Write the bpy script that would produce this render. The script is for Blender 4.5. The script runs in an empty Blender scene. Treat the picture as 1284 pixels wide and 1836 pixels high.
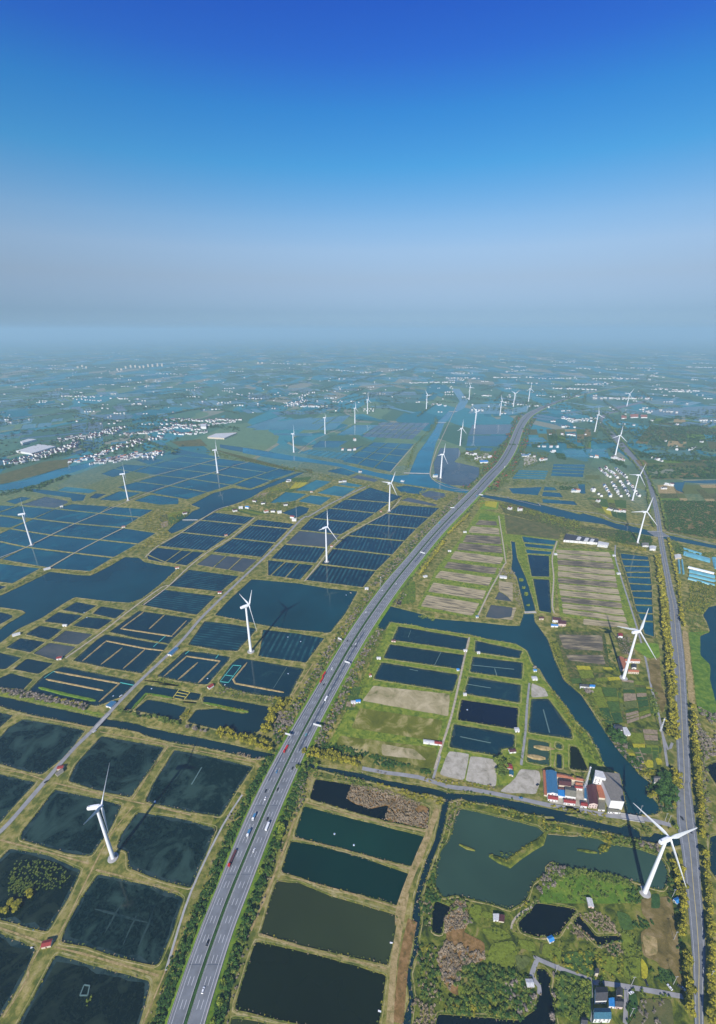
import bpy, math, random
import numpy as np
from mathutils import Vector, noise, geometry
R = math.radians
random.seed(7); rng = np.random.default_rng(7)
SC = bpy.context.scene
COL = SC.collection

# ---------------- camera ----------------
CAM_H = 540.0
PITCH = 22.3317
FPX = 793.62            # focal length in units of a 1284 x 1836 frame
cam_d = bpy.data.cameras.new('camera'); cam = bpy.data.objects.new('camera', cam_d); COL.objects.link(cam)
cam_d.sensor_fit = 'VERTICAL'; cam_d.sensor_height = 36.0; cam_d.sensor_width = 36.0*1284/1836
cam_d.lens = 36.0*FPX/1836
cam_d.clip_start = 1.0; cam_d.clip_end = 200000.0
cam.location = (0, 0, CAM_H); cam.rotation_euler = (R(90-PITCH), 0, 0)
SC.camera = cam

# ---------------- world, sun, exposure ----------------
SUN_EL, SUN_AZ = 36.0, 198.0     # azimuth of the sun, clockwise from +Y
w = bpy.data.worlds.new('World'); SC.world = w; w.use_nodes = True
nt = w.node_tree; nt.nodes.clear()
out = nt.nodes.new('ShaderNodeOutputWorld'); bg = nt.nodes.new('ShaderNodeBackground')
sky = nt.nodes.new('ShaderNodeTexSky'); sky.sky_type = 'NISHITA'; sky.sun_disc = False
sky.sun_elevation = R(SUN_EL); sky.sun_rotation = R(SUN_AZ)
sky.altitude = 500; sky.air_density = 1.0; sky.dust_density = 0.6; sky.ozone_density = 3.0
tc = nt.nodes.new('ShaderNodeTexCoord'); sep = nt.nodes.new('ShaderNodeSeparateXYZ')
ramp = nt.nodes.new('ShaderNodeValToRGB')
mul = nt.nodes.new('ShaderNodeMixRGB'); mul.blend_type = 'MULTIPLY'; mul.inputs[0].default_value = 1
nt.links.new(tc.outputs['Generated'], sep.inputs[0]); nt.links.new(sep.outputs['Z'], ramp.inputs[0])
SKY_RAMP = [(0.000, (0.275, 0.428, 0.750)), (0.034, (0.284, 0.378, 0.590)), (0.095, (0.519, 0.501, 0.565)), (0.143, (0.669, 0.658, 0.684)), (0.187, (0.601, 0.715, 0.766)), (0.269, (0.269, 0.726, 0.895)), (0.339, (0.178, 0.646, 0.970)), (0.399, (0.149, 0.460, 1.037)), (0.451, (0.128, 0.385, 1.053)), (1.000, (0.102, 0.308, 0.842))]
el = ramp.color_ramp.elements
el[0].position = SKY_RAMP[0][0]; el[0].color = (*SKY_RAMP[0][1], 1)
el[1].position = SKY_RAMP[-1][0]; el[1].color = (*SKY_RAMP[-1][1], 1)
for p_, c_ in SKY_RAMP[1:-1]:
    e = el.new(p_); e.color = (*c_, 1)
nt.links.new(sky.outputs[0], mul.inputs[1]); nt.links.new(ramp.outputs[0], mul.inputs[2])
nt.links.new(mul.outputs[0], bg.inputs[0]); nt.links.new(bg.outputs[0], out.inputs[0])
bg.inputs[1].default_value = 0.12
sd = bpy.data.lights.new('sun', 'SUN'); so = bpy.data.objects.new('sun', sd); COL.objects.link(so)
sd.energy = 5.0; sd.angle = R(0.53); sd.color = (1.0, 0.95, 0.87)
sv = Vector((math.sin(R(SUN_AZ))*math.cos(R(SUN_EL)), math.cos(R(SUN_AZ))*math.cos(R(SUN_EL)), math.sin(R(SUN_EL))))
so.rotation_euler = sv.to_track_quat('Z', 'Y').to_euler(); so.location = (0, 0, 900)
SC.view_settings.view_transform = 'Standard'; SC.view_settings.look = 'None'
SC.view_settings.exposure = 0.3; SC.view_settings.gamma = 1.0; SC.view_settings.use_curve_mapping = False
SC.cycles.volume_bounces = 1; SC.cycles.max_bounces = 5; SC.cycles.use_denoising = True
HAZE_DENSITY = 0.95e-4
HAZE_COLOR = (0.465, 0.680, 0.80)

# ---------------- survey: photograph point -> place on the level ground ----------------
_c, _s = math.cos(R(PITCH)), math.sin(R(PITCH))
def G(x, y, z=0.0):
    a = (x-642)/FPX; b = (y-918)/FPX
    t = (z-CAM_H)/(-_s-b*_c)
    return (a*t, (_c-b*_s)*t)
CROP = dict(A=(0,860,4.0125), B=(260,860,4.0125), C=(0,1140,4.0125), D=(260,1140,4.0125), E=(0,1420,4.0125), F=(0,1600,4.0125),
    g=(260,1420,4.0125), H=(420,1600,4.0125), I=(520,1340,4.0125), J=(560,1060,4.0125), K=(760,1100,4.0125), L=(720,1400,4.0125),
    M=(720,1596,4.0125), N=(964,1340,4.0125), O=(964,1596,4.0125), P=(964,1080,4.0125), Q=(964,860,4.0125), R=(720,860,4.0125),
    S=(480,860,4.0125), T=(240,720,4.0125), U=(500,720,4.0125), V=(740,720,4.0125), W=(964,720,4.0125), X=(300,600,3.776),
    Y=(620,600,3.776), Z=(944,600,3.776), c=(0,620,2.986), f=(960,1360,7.133), z=(0,0,1.0))
def px(s):
    cur = 'z'; o = []
    for tok in s.split():
        if ':' in tok:
            cur, tok = tok.split(':')
            if not tok: continue
        x, y = tok.split(','); c = CROP[cur]
        o.append((c[0]+float(x)/c[2], c[1]+float(y)/c[2]))
    return o
def gp(s, z=0.0): return [G(x, y, z) for x, y in px(s)]

# ---------------- materials ----------------
MATS = {}
class NB:
    def __init__(s, name):
        s.m = bpy.data.materials.new(name); s.m.use_nodes = True; s.nt = s.m.node_tree
        s.b = s.nt.nodes['Principled BSDF']; MATS[name] = s.m
        s.geo = None
    def n(s, t, **k):
        o = s.nt.nodes.new(t)
        for a, v in k.items(): setattr(o, a, v)
        return o
    def l(s, a, b): s.nt.links.new(a, b)
    def pos(s):
        if s.geo is None: s.geo = s.n('ShaderNodeNewGeometry')
        return s.geo.outputs['Position']
    def noise(s, scale, detail=4, rough=.55, vec=None, dist=0.0):
        o = s.n('ShaderNodeTexNoise'); o.inputs['Scale'].default_value = scale; o.inputs['Detail'].default_value = detail
        o.inputs['Roughness'].default_value = rough; o.inputs['Distortion'].default_value = dist
        s.l(vec if vec is not None else s.pos(), o.inputs['Vector']); return o.outputs['Fac']
    def ramp(s, fac, stops, interp='LINEAR'):
        o = s.n('ShaderNodeValToRGB'); e = o.color_ramp.elements; o.color_ramp.interpolation = interp
        while len(e) < len(stops): e.new(0.5)
        for i, (p_, c_) in enumerate(stops):
            e[i].position = p_; e[i].color = (*c_, 1) if len(c_) == 3 else c_
        s.l(fac, o.inputs[0]); return o.outputs[0]
    def mix(s, fac, a, b, mode='MIX'):
        o = s.n('ShaderNodeMixRGB', blend_type=mode)
        for i, v in ((0, fac), (1, a), (2, b)):
            if hasattr(v, 'links'): s.l(v, o.inputs[i])
            elif isinstance(v, (int, float)): o.inputs[i].default_value = v
            else: o.inputs[i].default_value = (*v, 1)
        return o.outputs[0]
    def bump(s, h, st=.3, dist=1.0):
        o = s.n('ShaderNodeBump'); o.inputs['Strength'].default_value = st; o.inputs['Distance'].default_value = dist
        s.l(h, o.inputs['Height']); s.l(o.outputs[0], s.b.inputs['Normal'])
    def fin(s, col, rough=.8, spec=.3, metal=0.0):
        if hasattr(col, 'links'): s.l(col, s.b.inputs['Base Color'])
        else: s.b.inputs['Base Color'].default_value = (*col, 1)
        if hasattr(rough, 'links'): s.l(rough, s.b.inputs['Roughness'])
        else: s.b.inputs['Roughness'].default_value = rough
        s.b.inputs['Specular IOR Level'].default_value = spec; s.b.inputs['Metallic'].default_value = metal
        return s.m
    def scaled(s, sx, sy, sz=1, rz=0, src=None):
        o = s.n('ShaderNodeMapping'); o.inputs['Scale'].default_value = (sx, sy, sz); o.inputs['Rotation'].default_value = (0, 0, rz)
        s.l(src if src is not None else s.pos(), o.inputs[0]); return o.outputs[0]
    def uv(s):
        o = s.n('ShaderNodeUVMap'); o.uv_map = 'uv'; return o.outputs[0]

def mk_ground():
    b = NB('ground')
    n1 = b.noise(.012, 5); n2 = b.noise(.09, 6, .65); n3 = b.noise(.6, 4, .7)
    near = b.ramp(n2, [(.32, (.045, .075, .012)), (.45, (.13, .145, .020)), (.53, (.29, .25, .06)), (.62, (.40, .32, .12)), (.72, (.47, .39, .22))])
    near = b.mix(b.ramp(n3, [(.35, (0,0,0)), (.65, (1,1,1))]), near, b.mix(.4, near, (.13, .12, .04)))
    # far plain: rectangular fields, two grids with a slight turn between them
    def fields(rz, sx, sy, off):
        v = b.scaled(sx, sy, 0, rz)
        o = b.n('ShaderNodeTexVoronoi'); o.distance = 'CHEBYCHEV'; o.inputs['Scale'].default_value = 1; o.inputs['Randomness'].default_value = .75
        b.l(v, o.inputs['Vector']); return o.outputs['Color'], o.outputs['Distance']
    c1, d1 = fields(R(30), 1/190, 1/520, 0); c2, d2 = fields(R(-52), 1/260, 1/640, 0)
    pick = b.ramp(b.noise(.0004, 2), [(.48, (0,0,0)), (.52, (1,1,1))])
    cc = b.mix(pick, c1, c2)
    sp = b.n('ShaderNodeSeparateColor'); b.l(cc, sp.inputs[0])
    pal = b.ramp(sp.outputs[0], [(0, (.055, .14, .095)), (.2, (.08, .18, .115)), (.34, (.13, .22, .12)), (.44, (.25, .26, .19)),
                                 (.50, (.07, .15, .09)), (.57, (.02, .16, .20)), (.72, (.04, .22, .26)), (.90, (.08, .18, .16))], 'CONSTANT')
    far = b.mix(b.ramp(b.noise(.03, 5, .6), [(.3, (.0,.0,.0)), (.7, (1,1,1))]), b.mix(.35, pal, (.05, .10, .06)), pal)
    dist = b.n('ShaderNodeVectorMath', operation='LENGTH'); b.l(b.pos(), dist.inputs[0])
    mr = b.n('ShaderNodeMapRange'); b.l(dist.outputs['Value'], mr.inputs[0]); mr.inputs[1].default_value = 1500; mr.inputs[2].default_value = 2300
    green = b.ramp(n1, [(.4, (0,0,0)), (.62, (1,1,1))])
    near = b.mix(b.mix(.6, green, (0,0,0)), near, (.06, .095, .02))
    col = b.mix(mr.outputs[0], near, far)
    b.bump(n3, .5, .6)
    return b.fin(col, .95, .1)
mk_ground()

def veg_ground(name, stops, scale=.12, stretch=None, bump=.5, detail=6):
    b = NB(name)
    vec = None
    if stretch: vec = b.scaled(stretch[0], stretch[1], 1, 0, b.uv())
    n = b.noise(1.0 if stretch else scale, detail, .62, vec, .6)
    f2 = b.noise(.7, 4, .7)
    c = b.ramp(n, stops)
    c = b.mix(b.mix(.7, b.ramp(f2, [(.35, (0,0,0)), (.7, (1,1,1))]), (0,0,0)), c, b.mix(1, c, (.45,.45,.4), 'MULTIPLY'))
    b.bump(f2, bump, .8)
    return b.fin(c, .95, .1)
veg_ground('grass', [(.3, (0.053,0.112,0.012)), (.5, (0.105,0.192,0.020)), (.68, (0.195,0.256,0.030)), (.8, (0.300,0.288,0.070))])
veg_ground('bright_grass', [(.3, (0.075,0.150,0.013)), (.5, (0.150,0.255,0.024)), (.75, (0.255,0.330,0.039))])
veg_ground('scrub', [(.3, (0.028,0.049,0.013)), (.45, (0.063,0.091,0.022)), (.58, (0.140,0.126,0.039)), (.72, (0.266,0.210,0.088))], .16)
veg_ground('straw', [(.3, (0.150,0.144,0.037)), (.48, (0.338,0.252,0.105)), (.7, (0.500,0.372,0.189))], .2)
veg_ground('rust_grass', [(.3, (0.098,0.078,0.024)), (.48, (0.224,0.130,0.042)), (.7, (0.364,0.221,0.096))], .2)
veg_ground('dry_bed', [(.34, (.08,.07,.052)), (.43, (.19,.16,.10)), (.50, (.38,.31,.18)), (.66, (.52,.43,.26))], stretch=(.022,.20))
veg_ground('mud_bed', [(.32, (.06,.052,.042)), (.48, (.13,.11,.08)), (.58, (.27,.22,.13)), (.70, (.42,.35,.22))], stretch=(.022,.12))
veg_ground('mossy_bed', [(.3, (0.084,0.101,0.013)), (.5, (0.154,0.162,0.022)), (.62, (0.364,0.311,0.121)), (.75, (0.504,0.419,0.220))], .035)
veg_ground('sand_bed', [(.3, (0.120,0.132,0.034)), (.42, (0.324,0.276,0.138)), (.62, (0.504,0.420,0.253)), (.8, (0.396,0.324,0.184))], .045)
veg_ground('gravel_yard', [(.24, (.15,.14,.10)), (.36, (.33,.30,.23)), (.55, (.45,.41,.33)), (.8, (.56,.51,.42))], .12, bump=.15)
veg_ground('olive_field', [(.3, (0.065,0.078,0.028)), (.5, (0.111,0.117,0.039)), (.68, (0.169,0.143,0.055)), (.78, (0.364,0.273,0.132))], .05)
veg_ground('brown_field', [(.3, (0.091,0.075,0.022)), (.5, (0.182,0.138,0.044)), (.7, (0.299,0.225,0.110))], .08)
veg_ground('dark_mud', [(.3, (.03,.025,.03)), (.6, (.06,.045,.05)), (.8, (.09,.07,.06))], .1)
for nme, c_ in (('crop_lime', (.12,.15,.018)), ('crop_green', (.05,.092,.02)), ('crop_deep', (.03,.07,.02)), ('crop_yellow', (.30,.27,.02)), ('crop_soil', (.22,.17,.11)), ('crop_olive', (.09,.11,.03))):
    veg_ground(nme, [(.3, tuple(v*.8 for v in c_)), (.55, tuple(v*1.4 for v in c_)), (.8, tuple(v*1.9 for v in c_))], .3)

veg_ground('bank_grass', [(.3, (.055,.10,.012)), (.48, (.15,.21,.022)), (.66, (.28,.30,.04)), (.8, (.42,.36,.10))], .15)
veg_ground('wet_meadow', [(.34, (.03,.045,.012)), (.44, (.07,.095,.014)), (.52, (.13,.155,.02)), (.60, (.20,.20,.035)), (.70, (.27,.21,.09))], .10)
veg_ground('bank_straw', [(.3, (.14,.15,.03)), (.45, (.32,.27,.10)), (.65, (.46,.38,.20))], .18)

def water(name, col, algae=None, amt=.5, scale=.03, stripes=None, rough=.06, ripple=.02):
    b = NB(name)
    n = b.noise(scale, 6, .62, None, 1.0)
    deep = tuple(v*.75 for v in col); sh = tuple(v*1.2 for v in col)
    c = b.ramp(b.noise(.006, 3), [(.35, deep), (.65, sh)])
    if algae:
        c = b.mix(b.ramp(n, [(amt, (0,0,0)), (min(.98, amt+.12), (.8,.8,.8))]), c, algae)
        n5 = b.noise(scale*9, 5, .7, None, 1.5)
        c = b.mix(b.ramp(n5, [(.48, (0,0,0)), (.72, (.5,.5,.5))]), c, algae)
    if stripes:
        wv = b.n('ShaderNodeTexWave'); wv.wave_type = 'BANDS'; wv.bands_direction = 'X' if stripes[0] == 'u' else 'Y'
        wv.inputs['Scale'].default_value = stripes[1]; wv.inputs['Distortion'].default_value = .8; wv.inputs['Detail'].default_value = 2
        wv.inputs['Detail Scale'].default_value = .3
        b.l(b.uv(), wv.inputs['Vector'])
        m = b.mix(1, b.ramp(wv.outputs['Fac'], [(.45, (0,0,0)), (.9, (.7,.7,.7))]), b.ramp(b.noise(.04, 3), [(.4, (.1,.1,.1)), (.6, (1,1,1))]), 'MULTIPLY')
        c = b.mix(m, c, stripes[2])
    if ripple: b.bump(b.noise(.35, 3, .6), ripple, .5)
    b.b.inputs['IOR'].default_value = 1.33
    return b.fin(c, rough, .5)
water('pond_margin', (.006,.022,.024), (.035,.062,.056), .42, .08)
water('canal_water', (.005,.026,.034))
water('lake_water', (.004,.044,.056))
water('wide_canal_water', (.012,.13,.18), rough=.12)
water('dark_pond', (.0015,.011,.010), (.032,.066,.052), .48, .022)
water('reed_pond', (.0015,.008,.006), (.022,.036,.022), .50, .03)
water('teal_pond', (.003,.026,.040), (.02,.065,.062), .58, .03)
water('row_pond', (.003,.026,.040), (.02,.06,.06), .62, .03, ('v', .045, (.03,.12,.12)))
water('net_pond', (.003,.026,.040), None, .6, .03, ('u', .03, (.03,.11,.11)))
water('blue_pond', (.004,.055,.078), (.010,.10,.115), .50, .012)
water('green_pond', (.003,.032,.020)); water('deep_green_pond', (.001,.021,.014))
water('olive_pond', (.028,.040,.014)); water('black_green_pond', (.006,.012,.004))
water('navy_pond', (.001,.006,.020)); water('black_pond', (.001,.006,.009))
water('grey_green_lake', (.032,.070,.046))
water('mud_pond', (.052,.068,.070), (.09,.095,.085), .5, .01, rough=.15)
water('pale_pond', (.020,.12,.135), (.04,.17,.16), .5, .01)

def plain(name, col, rough=.6, spec=.3, metal=0, var=.12, scale=.5):
    b = NB(name)
    c = b.ramp(b.noise(scale, 5, .65), [(.3, tuple(v*(1-var) for v in col)), (.7, tuple(min(1, v*(1+var)) for v in col))])
    return b.fin(c, rough, spec, metal)
plain('turbine_white', (.80,.81,.82), .35, .5, var=.03, scale=.05)
plain('asphalt', (.165,.175,.185), .85, .3, var=.22, scale=.12)
plain('asphalt_local', (.27,.265,.26), .9, .2, var=.2, scale=.1)
plain('concrete', (.36,.35,.33), .85, .2, var=.2, scale=.2)
plain('parapet_concrete', (.36,.34,.34), .85, .2, var=.15)
plain('asphalt_dark', (.07,.085,.11), .8, .3, var=.2, scale=.1)
plain('lane_paint', (.62,.63,.62), .7, .3, var=.12, scale=1.2)
plain('yellow_paint', (.55,.45,.18), .7, .3, var=.12, scale=1.2)
plain('dirt_track', (.40,.34,.25), .95, .1, var=.3, scale=.25)
plain('white_wall', (.72,.71,.68), .8, .3, var=.08); plain('cream_wall', (.58,.50,.38), .8, .3)
plain('pale_pink_wall', (.62,.48,.42), .8, .3)
def roofmat(name, col, sc=2.2):
    b = NB(name)
    wv = b.n('ShaderNodeTexWave'); wv.inputs['Scale'].default_value = sc; b.l(b.uv(), wv.inputs['Vector'])
    c = b.ramp(b.noise(.6, 5, .7), [(.3, tuple(v*.7 for v in col)), (.7, tuple(min(1, v*1.2) for v in col))])
    c = b.mix(b.mix(.35, (0,0,0), wv.outputs['Fac']), c, b.mix(1, c, (.5,.5,.5), 'MULTIPLY'))
    b.bump(wv.outputs['Fac'], .4, .1)
    return b.fin(c, .6, .3)
roofmat('slate_roof', (.055,.055,.062)); roofmat('maroon_roof', (.10,.035,.038)); roofmat('red_roof', (.30,.04,.035)); roofmat('orange_roof', (.42,.15,.075))
roofmat('blue_roof', (.05,.17,.30)); roofmat('bright_blue_roof', (.03,.25,.60)); roofmat('grey_roof', (.22,.20,.17)); roofmat('teal_roof', (.03,.14,.20)); roofmat('pale_roof', (.62,.62,.60))
roofmat('olive_roof', (.20,.19,.14))
plain('window_glass', (.03,.04,.05), .1, .6, var=.05); plain('blue_glass', (.06,.13,.18), .15, .6, var=.3, scale=.4)
plain('net_green', (.08,.42,.36), .7); plain('float_yellow', (.55,.45,.08), .7); plain('net_grey', (.10,.17,.16), .8)
plain('plastic_blue', (.05,.30,.65), .5); plain('greenhouse_film', (.13,.36,.42), .35, .5, var=.25, scale=.1); plain('film_white', (.65,.70,.72), .4, .5)
for nme, c_ in (('car_white', (.78,.78,.78)), ('car_dark', (.015,.017,.022)), ('car_red', (.50,.02,.02)), ('car_blue', (.06,.20,.36)), ('car_silver', (.42,.44,.46)), ('car_teal', (.10,.35,.38))):
    plain(nme, c_, .3, .5, var=.03)
plain('tyre', (.02,.02,.02), .9); plain('steel', (.45,.46,.48), .45, .5, .3); plain('sign_white', (.75,.76,.76), .5); plain('sign_blue', (.04,.20,.42), .5)
plain('bark', (.10,.075,.05), .95)

def foliage(name, stops):
    b = NB(name)
    if b.geo is None: b.pos()
    o = b.n('ShaderNodeObjectInfo')
    r1 = b.geo.outputs['Random Per Island']
    add = b.n('ShaderNodeMath', operation='MULTIPLY_ADD'); b.l(r1, add.inputs[0]); add.inputs[1].default_value = .42
    n = b.noise(.11, 4, .7); b.l(n, add.inputs[2])
    sub = b.n('ShaderNodeMath', operation='SUBTRACT'); b.l(add.outputs[0], sub.inputs[0]); sub.inputs[1].default_value = .2
    c = b.ramp(sub.outputs[0], stops)
    return b.fin(c, .75, .2)
foliage('leaf_far', [(.2, (.03,.07,.03)), (.5, (.06,.12,.05)), (.75, (.12,.17,.07))])
foliage('leaf_dark', [(.2, (0.015,0.042,0.010)), (.5, (0.033,0.083,0.014)), (.75, (0.068,0.136,0.022))])
foliage('leaf_olive', [(.2, (.065,.075,.010)), (.5, (.21,.20,.018)), (.75, (.42,.35,.03))])
foliage('leaf_lime', [(.2, (.06,.10,.012)), (.5, (.15,.20,.02)), (.75, (.30,.33,.04))])
foliage('leaf_green', [(.2, (0.038,0.068,0.012)), (.5, (0.095,0.144,0.022)), (.75, (0.209,0.234,0.036))])
foliage('twig_grey', [(.2, (0.096,0.083,0.063)), (.5, (0.208,0.173,0.133)), (.75, (0.352,0.285,0.224))])
foliage('reed_tan', [(.2, (.10,.08,.045)), (.5, (.25,.19,.11)), (.75, (.46,.36,.23))])
foliage('leaf_red', [(.2, (0.130,0.012,0.018)), (.5, (0.390,0.024,0.036)), (.75, (0.585,0.060,0.060))])

# ---------------- object helpers ----------------
def tag(o, label=None, cat=None, group=None, kind=None):
    if label: o['label'] = label
    if cat: o['category'] = cat
    if group: o['group'] = group
    if kind: o['kind'] = kind
    return o
def empty(name, loc=(0,0,0), rz=0):
    o = bpy.data.objects.new(name, None); COL.objects.link(o); o.location = loc; o.rotation_euler = (0, 0, rz)
    o.empty_display_size = 1; return o
def link(name, me, parent=None):
    o = bpy.data.objects.new(name, me); COL.objects.link(o)
    if parent: o.parent = parent
    return o
def mesh(name, vs, fs, mats, mi=None, uv=None, smooth=False):
    me = bpy.data.meshes.new(name); me.from_pydata(vs, [], fs)
    for m in (mats if isinstance(mats, (list, tuple)) else [mats]): me.materials.append(MATS[m])
    if mi is not None: me.polygons.foreach_set('material_index', mi)
    if uv is not None:
        l = me.uv_layers.new(name='uv')
        for lp in me.loops: l.data[lp.index].uv = uv[lp.vertex_index]
    if smooth: me.polygons.foreach_set('use_smooth', [True]*len(me.polygons))
    me.update(); return me
def copy_tree(o, parent=None):
    c = o.copy(); COL.objects.link(c); c.parent = parent
    for ch in list(o.children): copy_tree(ch, c)
    return c
class MB:
    def __init__(s): s.v = []; s.f = []; s.mi = []
    def add(s, vs, fs, m=0):
        k = len(s.v); s.v += [tuple(v) for v in vs]; s.f += [tuple(i+k for i in f) for f in fs]; s.mi += [m]*len(fs); return s
    def box(s, x0, x1, y0, y1, z0, z1, m=0):
        return s.add([(x0,y0,z0),(x1,y0,z0),(x1,y1,z0),(x0,y1,z0),(x0,y0,z1),(x1,y0,z1),(x1,y1,z1),(x0,y1,z1)],
              [(3,2,1,0),(4,5,6,7),(0,1,5,4),(1,2,6,5),(2,3,7,6),(3,0,4,7)], m)
    def tube(s, p0, p1, r0, r1, n=8, m=0, caps=True):
        p0 = Vector(p0); p1 = Vector(p1); d = (p1-p0).normalized()
        a = d.orthogonal().normalized(); b = d.cross(a)
        vs = [p0+r0*(a*math.cos(t)+b*math.sin(t)) for t in [2*math.pi*i/n for i in range(n)]] + [p1+r1*(a*math.cos(t)+b*math.sin(t)) for t in [2*math.pi*i/n for i in range(n)]]
        fs = [(i, (i+1) % n, n+(i+1) % n, n+i) for i in range(n)]
        if caps: fs += [tuple(range(n-1, -1, -1)), tuple(range(n, 2*n))]
        return s.add(vs, fs, m)
    def mesh(s, name, mats, smooth=False): return mesh(name, s.v, s.f, mats, s.mi, smooth=smooth)
    def build(s, name, mats, parent=None, smooth=False): return link(name, s.mesh(name, mats, smooth), parent)

def rnd_corner(poly, r):
    o = []; n = len(poly)
    for i in range(n):
        p = Vector(poly[i]); a = Vector(poly[i-1]); b = Vector(poly[(i+1) % n])
        la, lb = (a-p).length, (b-p).length
        if la < 1e-3 or lb < 1e-3: continue
        ta, tb = min(r, la*.3)/la, min(r, lb*.3)/lb
        o += [tuple(p+(a-p)*ta), tuple(p+((a-p)*ta+(b-p)*tb)*.22), tuple(p+(b-p)*tb)]
    return o
def wiggle(poly, step, amp, sc=.09):
    o = []; n = len(poly)
    for i in range(n):
        a = Vector(poly[i]); b = Vector(poly[(i+1) % n]); L = (b-a).length; k = max(1, min(60, int(L/step)))
        for j in range(k):
            q = a+(b-a)*j/k
            v = noise.noise_vector(Vector((q.x*sc, q.y*sc, 3.1))) + .5*noise.noise_vector(Vector((q.x*sc*3, q.y*sc*3, 9.1)))
            o.append((q.x+v.x*amp, q.y+v.y*amp))
    return o
def inset(poly, d):
    n = len(poly); A = sum(poly[i][0]*poly[(i+1) % n][1]-poly[(i+1) % n][0]*poly[i][1] for i in range(n))
    sg = 1 if A > 0 else -1; o = []
    for i in range(n):
        p0, p1, p2 = Vector(poly[i-1]), Vector(poly[i]), Vector(poly[(i+1) % n])
        e1 = (p1-p0).normalized(); e2 = (p2-p1).normalized()
        n1 = Vector((-e1.y, e1.x))*sg; n2 = Vector((-e2.y, e2.x))*sg
        m = n1+n2; k = 1+n1.dot(n2)
        o.append(tuple(p1 + (m/k if k > .3 else n1)*d))
    return o
def area(poly):
    n = len(poly); return abs(sum(poly[i][0]*poly[(i+1) % n][1]-poly[(i+1) % n][0]*poly[i][1] for i in range(n)))/2
def inside(p, poly):
    x, y = p; c = False; j = len(poly)-1
    for i in range(len(poly)):
        xi, yi = poly[i]; xj, yj = poly[j]
        if (yi > y) != (yj > y) and x < (xj-xi)*(y-yi)/(yj-yi)+xi: c = not c
        j = i
    return c
def cuv(poly):
    a = Vector(poly[0]); n = len(poly)
    e = (Vector(poly[1 % n])-a)
    return a, e
def sheet(name, poly, z, mat, ref=None, holes=None):
    """flat patch with uv in metres along / across the reference edge; holes: polygons that stay open"""
    ref = ref or poly
    a = Vector(ref[0]); e = (Vector(ref[1])-a).normalized(); p = Vector((-e.y, e.x))
    x0, x1 = min(q[0] for q in poly), max(q[0] for q in poly); y0, y1 = min(q[1] for q in poly), max(q[1] for q in poly)
    hs = [h for h in (holes or []) if h[0] < x1 and h[1] > x0 and h[2] < y1 and h[3] > y0]
    if hs:
        V = [Vector(q) for q in poly]; n = len(V); E_ = [(i, (i+1) % n) for i in range(n)]
        for h in hs: k = len(V); m_ = len(h[4]); V += [Vector(q) for q in h[4]]; E_ += [(k+i, k+(i+1) % m_) for i in range(m_)]
        ov, _, of, _, _, _ = geometry.delaunay_2d_cdt(V, E_, [], 0, 1e-3); fs = []
        for f in of:
            cc = (sum(ov[i].x for i in f)/3, sum(ov[i].y for i in f)/3)
            if inside(cc, poly) and not any(h[0] <= cc[0] <= h[1] and h[2] <= cc[1] <= h[3] and inside(cc, h[4]) for h in hs): fs.append(tuple(f))
        us = sorted({i for f in fs for i in f}); mp = {u: k for k, u in enumerate(us)}
        vs = [(ov[u].x, ov[u].y, z) for u in us]; fs = [tuple(mp[i] for i in f) for f in fs]
        if not fs: vs, fs = [(x0, y0, z), (x0+.01, y0, z), (x0, y0+.01, z)], [(0, 1, 2)]
    else:
        tris = geometry.tessellate_polygon([[Vector((x, y, 0)) for x, y in poly]])
        vs = [(x, y, z) for x, y in poly]; fs = []
        for t in tris:
            A = (vs[t[1]][0]-vs[t[0]][0])*(vs[t[2]][1]-vs[t[0]][1])-(vs[t[2]][0]-vs[t[0]][0])*(vs[t[1]][1]-vs[t[0]][1])
            if abs(A) < 1e-4: continue
            fs.append(t if A > 0 else (t[0], t[2], t[1]))
    uv = [((Vector(q[:2])-a).dot(e), (Vector(q[:2])-a).dot(p)) for q in vs]
    return link(name, mesh(name, vs, fs, mat, None, uv))
def catmull(pts, step=15.0):
    P = [Vector(p) for p in pts]; P = [P[0]*2-P[1]] + P + [P[-1]*2-P[-2]]; o = []
    for i in range(1, len(P)-2):
        k = max(2, int((P[i+1]-P[i]).length/step))
        for j in range(k):
            t = j/k
            o.append(.5*((2*P[i])+(-P[i-1]+P[i+1])*t+(2*P[i-1]-5*P[i]+4*P[i+1]-P[i+2])*t*t+(-P[i-1]+3*P[i]-3*P[i+1]+P[i+2])*t**3))
    o.append(P[-2]); return o
def ribbon_mesh(name, left, right, z, mat):
    n = len(left); vs = [(*p, z) for p in left]+[(*p, z) for p in right]; fs = []
    for i in range(n-1): fs.append((i, n+i, n+i+1, i+1))
    # face up
    a, b_, c = Vector(vs[fs[0][0]]), Vector(vs[fs[0][1]]), Vector(vs[fs[0][2]])
    if (b_-a).cross(c-a).z < 0: fs = [f[::-1] for f in fs]
    d = 0; uvl = []; 
    for i in range(n):
        if i: d += (Vector(left[i])-Vector(left[i-1])).length
        uvl.append(d)
    w = (Vector(left[0])-Vector(right[0])).length
    return mesh(name, vs, fs, mat, None, [(u, 0) for u in uvl]+[(u, w) for u in uvl])
def offs(c, i):
    a = c[max(0, i-1)]; b = c[min(len(c)-1, i+1)]; t = (b-a).normalized(); return Vector((-t.y, t.x))
def ribbon(name, pts, width, z, mat, step=15, wob=0, kind='structure'):
    c = catmull(pts, step)
    L = []; Rr = []
    for i, q in enumerate(c):
        k = width/2*(1+wob*noise.noise(Vector((q.x*.05, q.y*.05, 1))))
        nn = offs(c, i); L.append(tuple(q+nn*k)); Rr.append(tuple(q-nn*k))
    o = link(name, ribbon_mesh(name, L, Rr, z, mat)); return tag(o, kind=kind)
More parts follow.
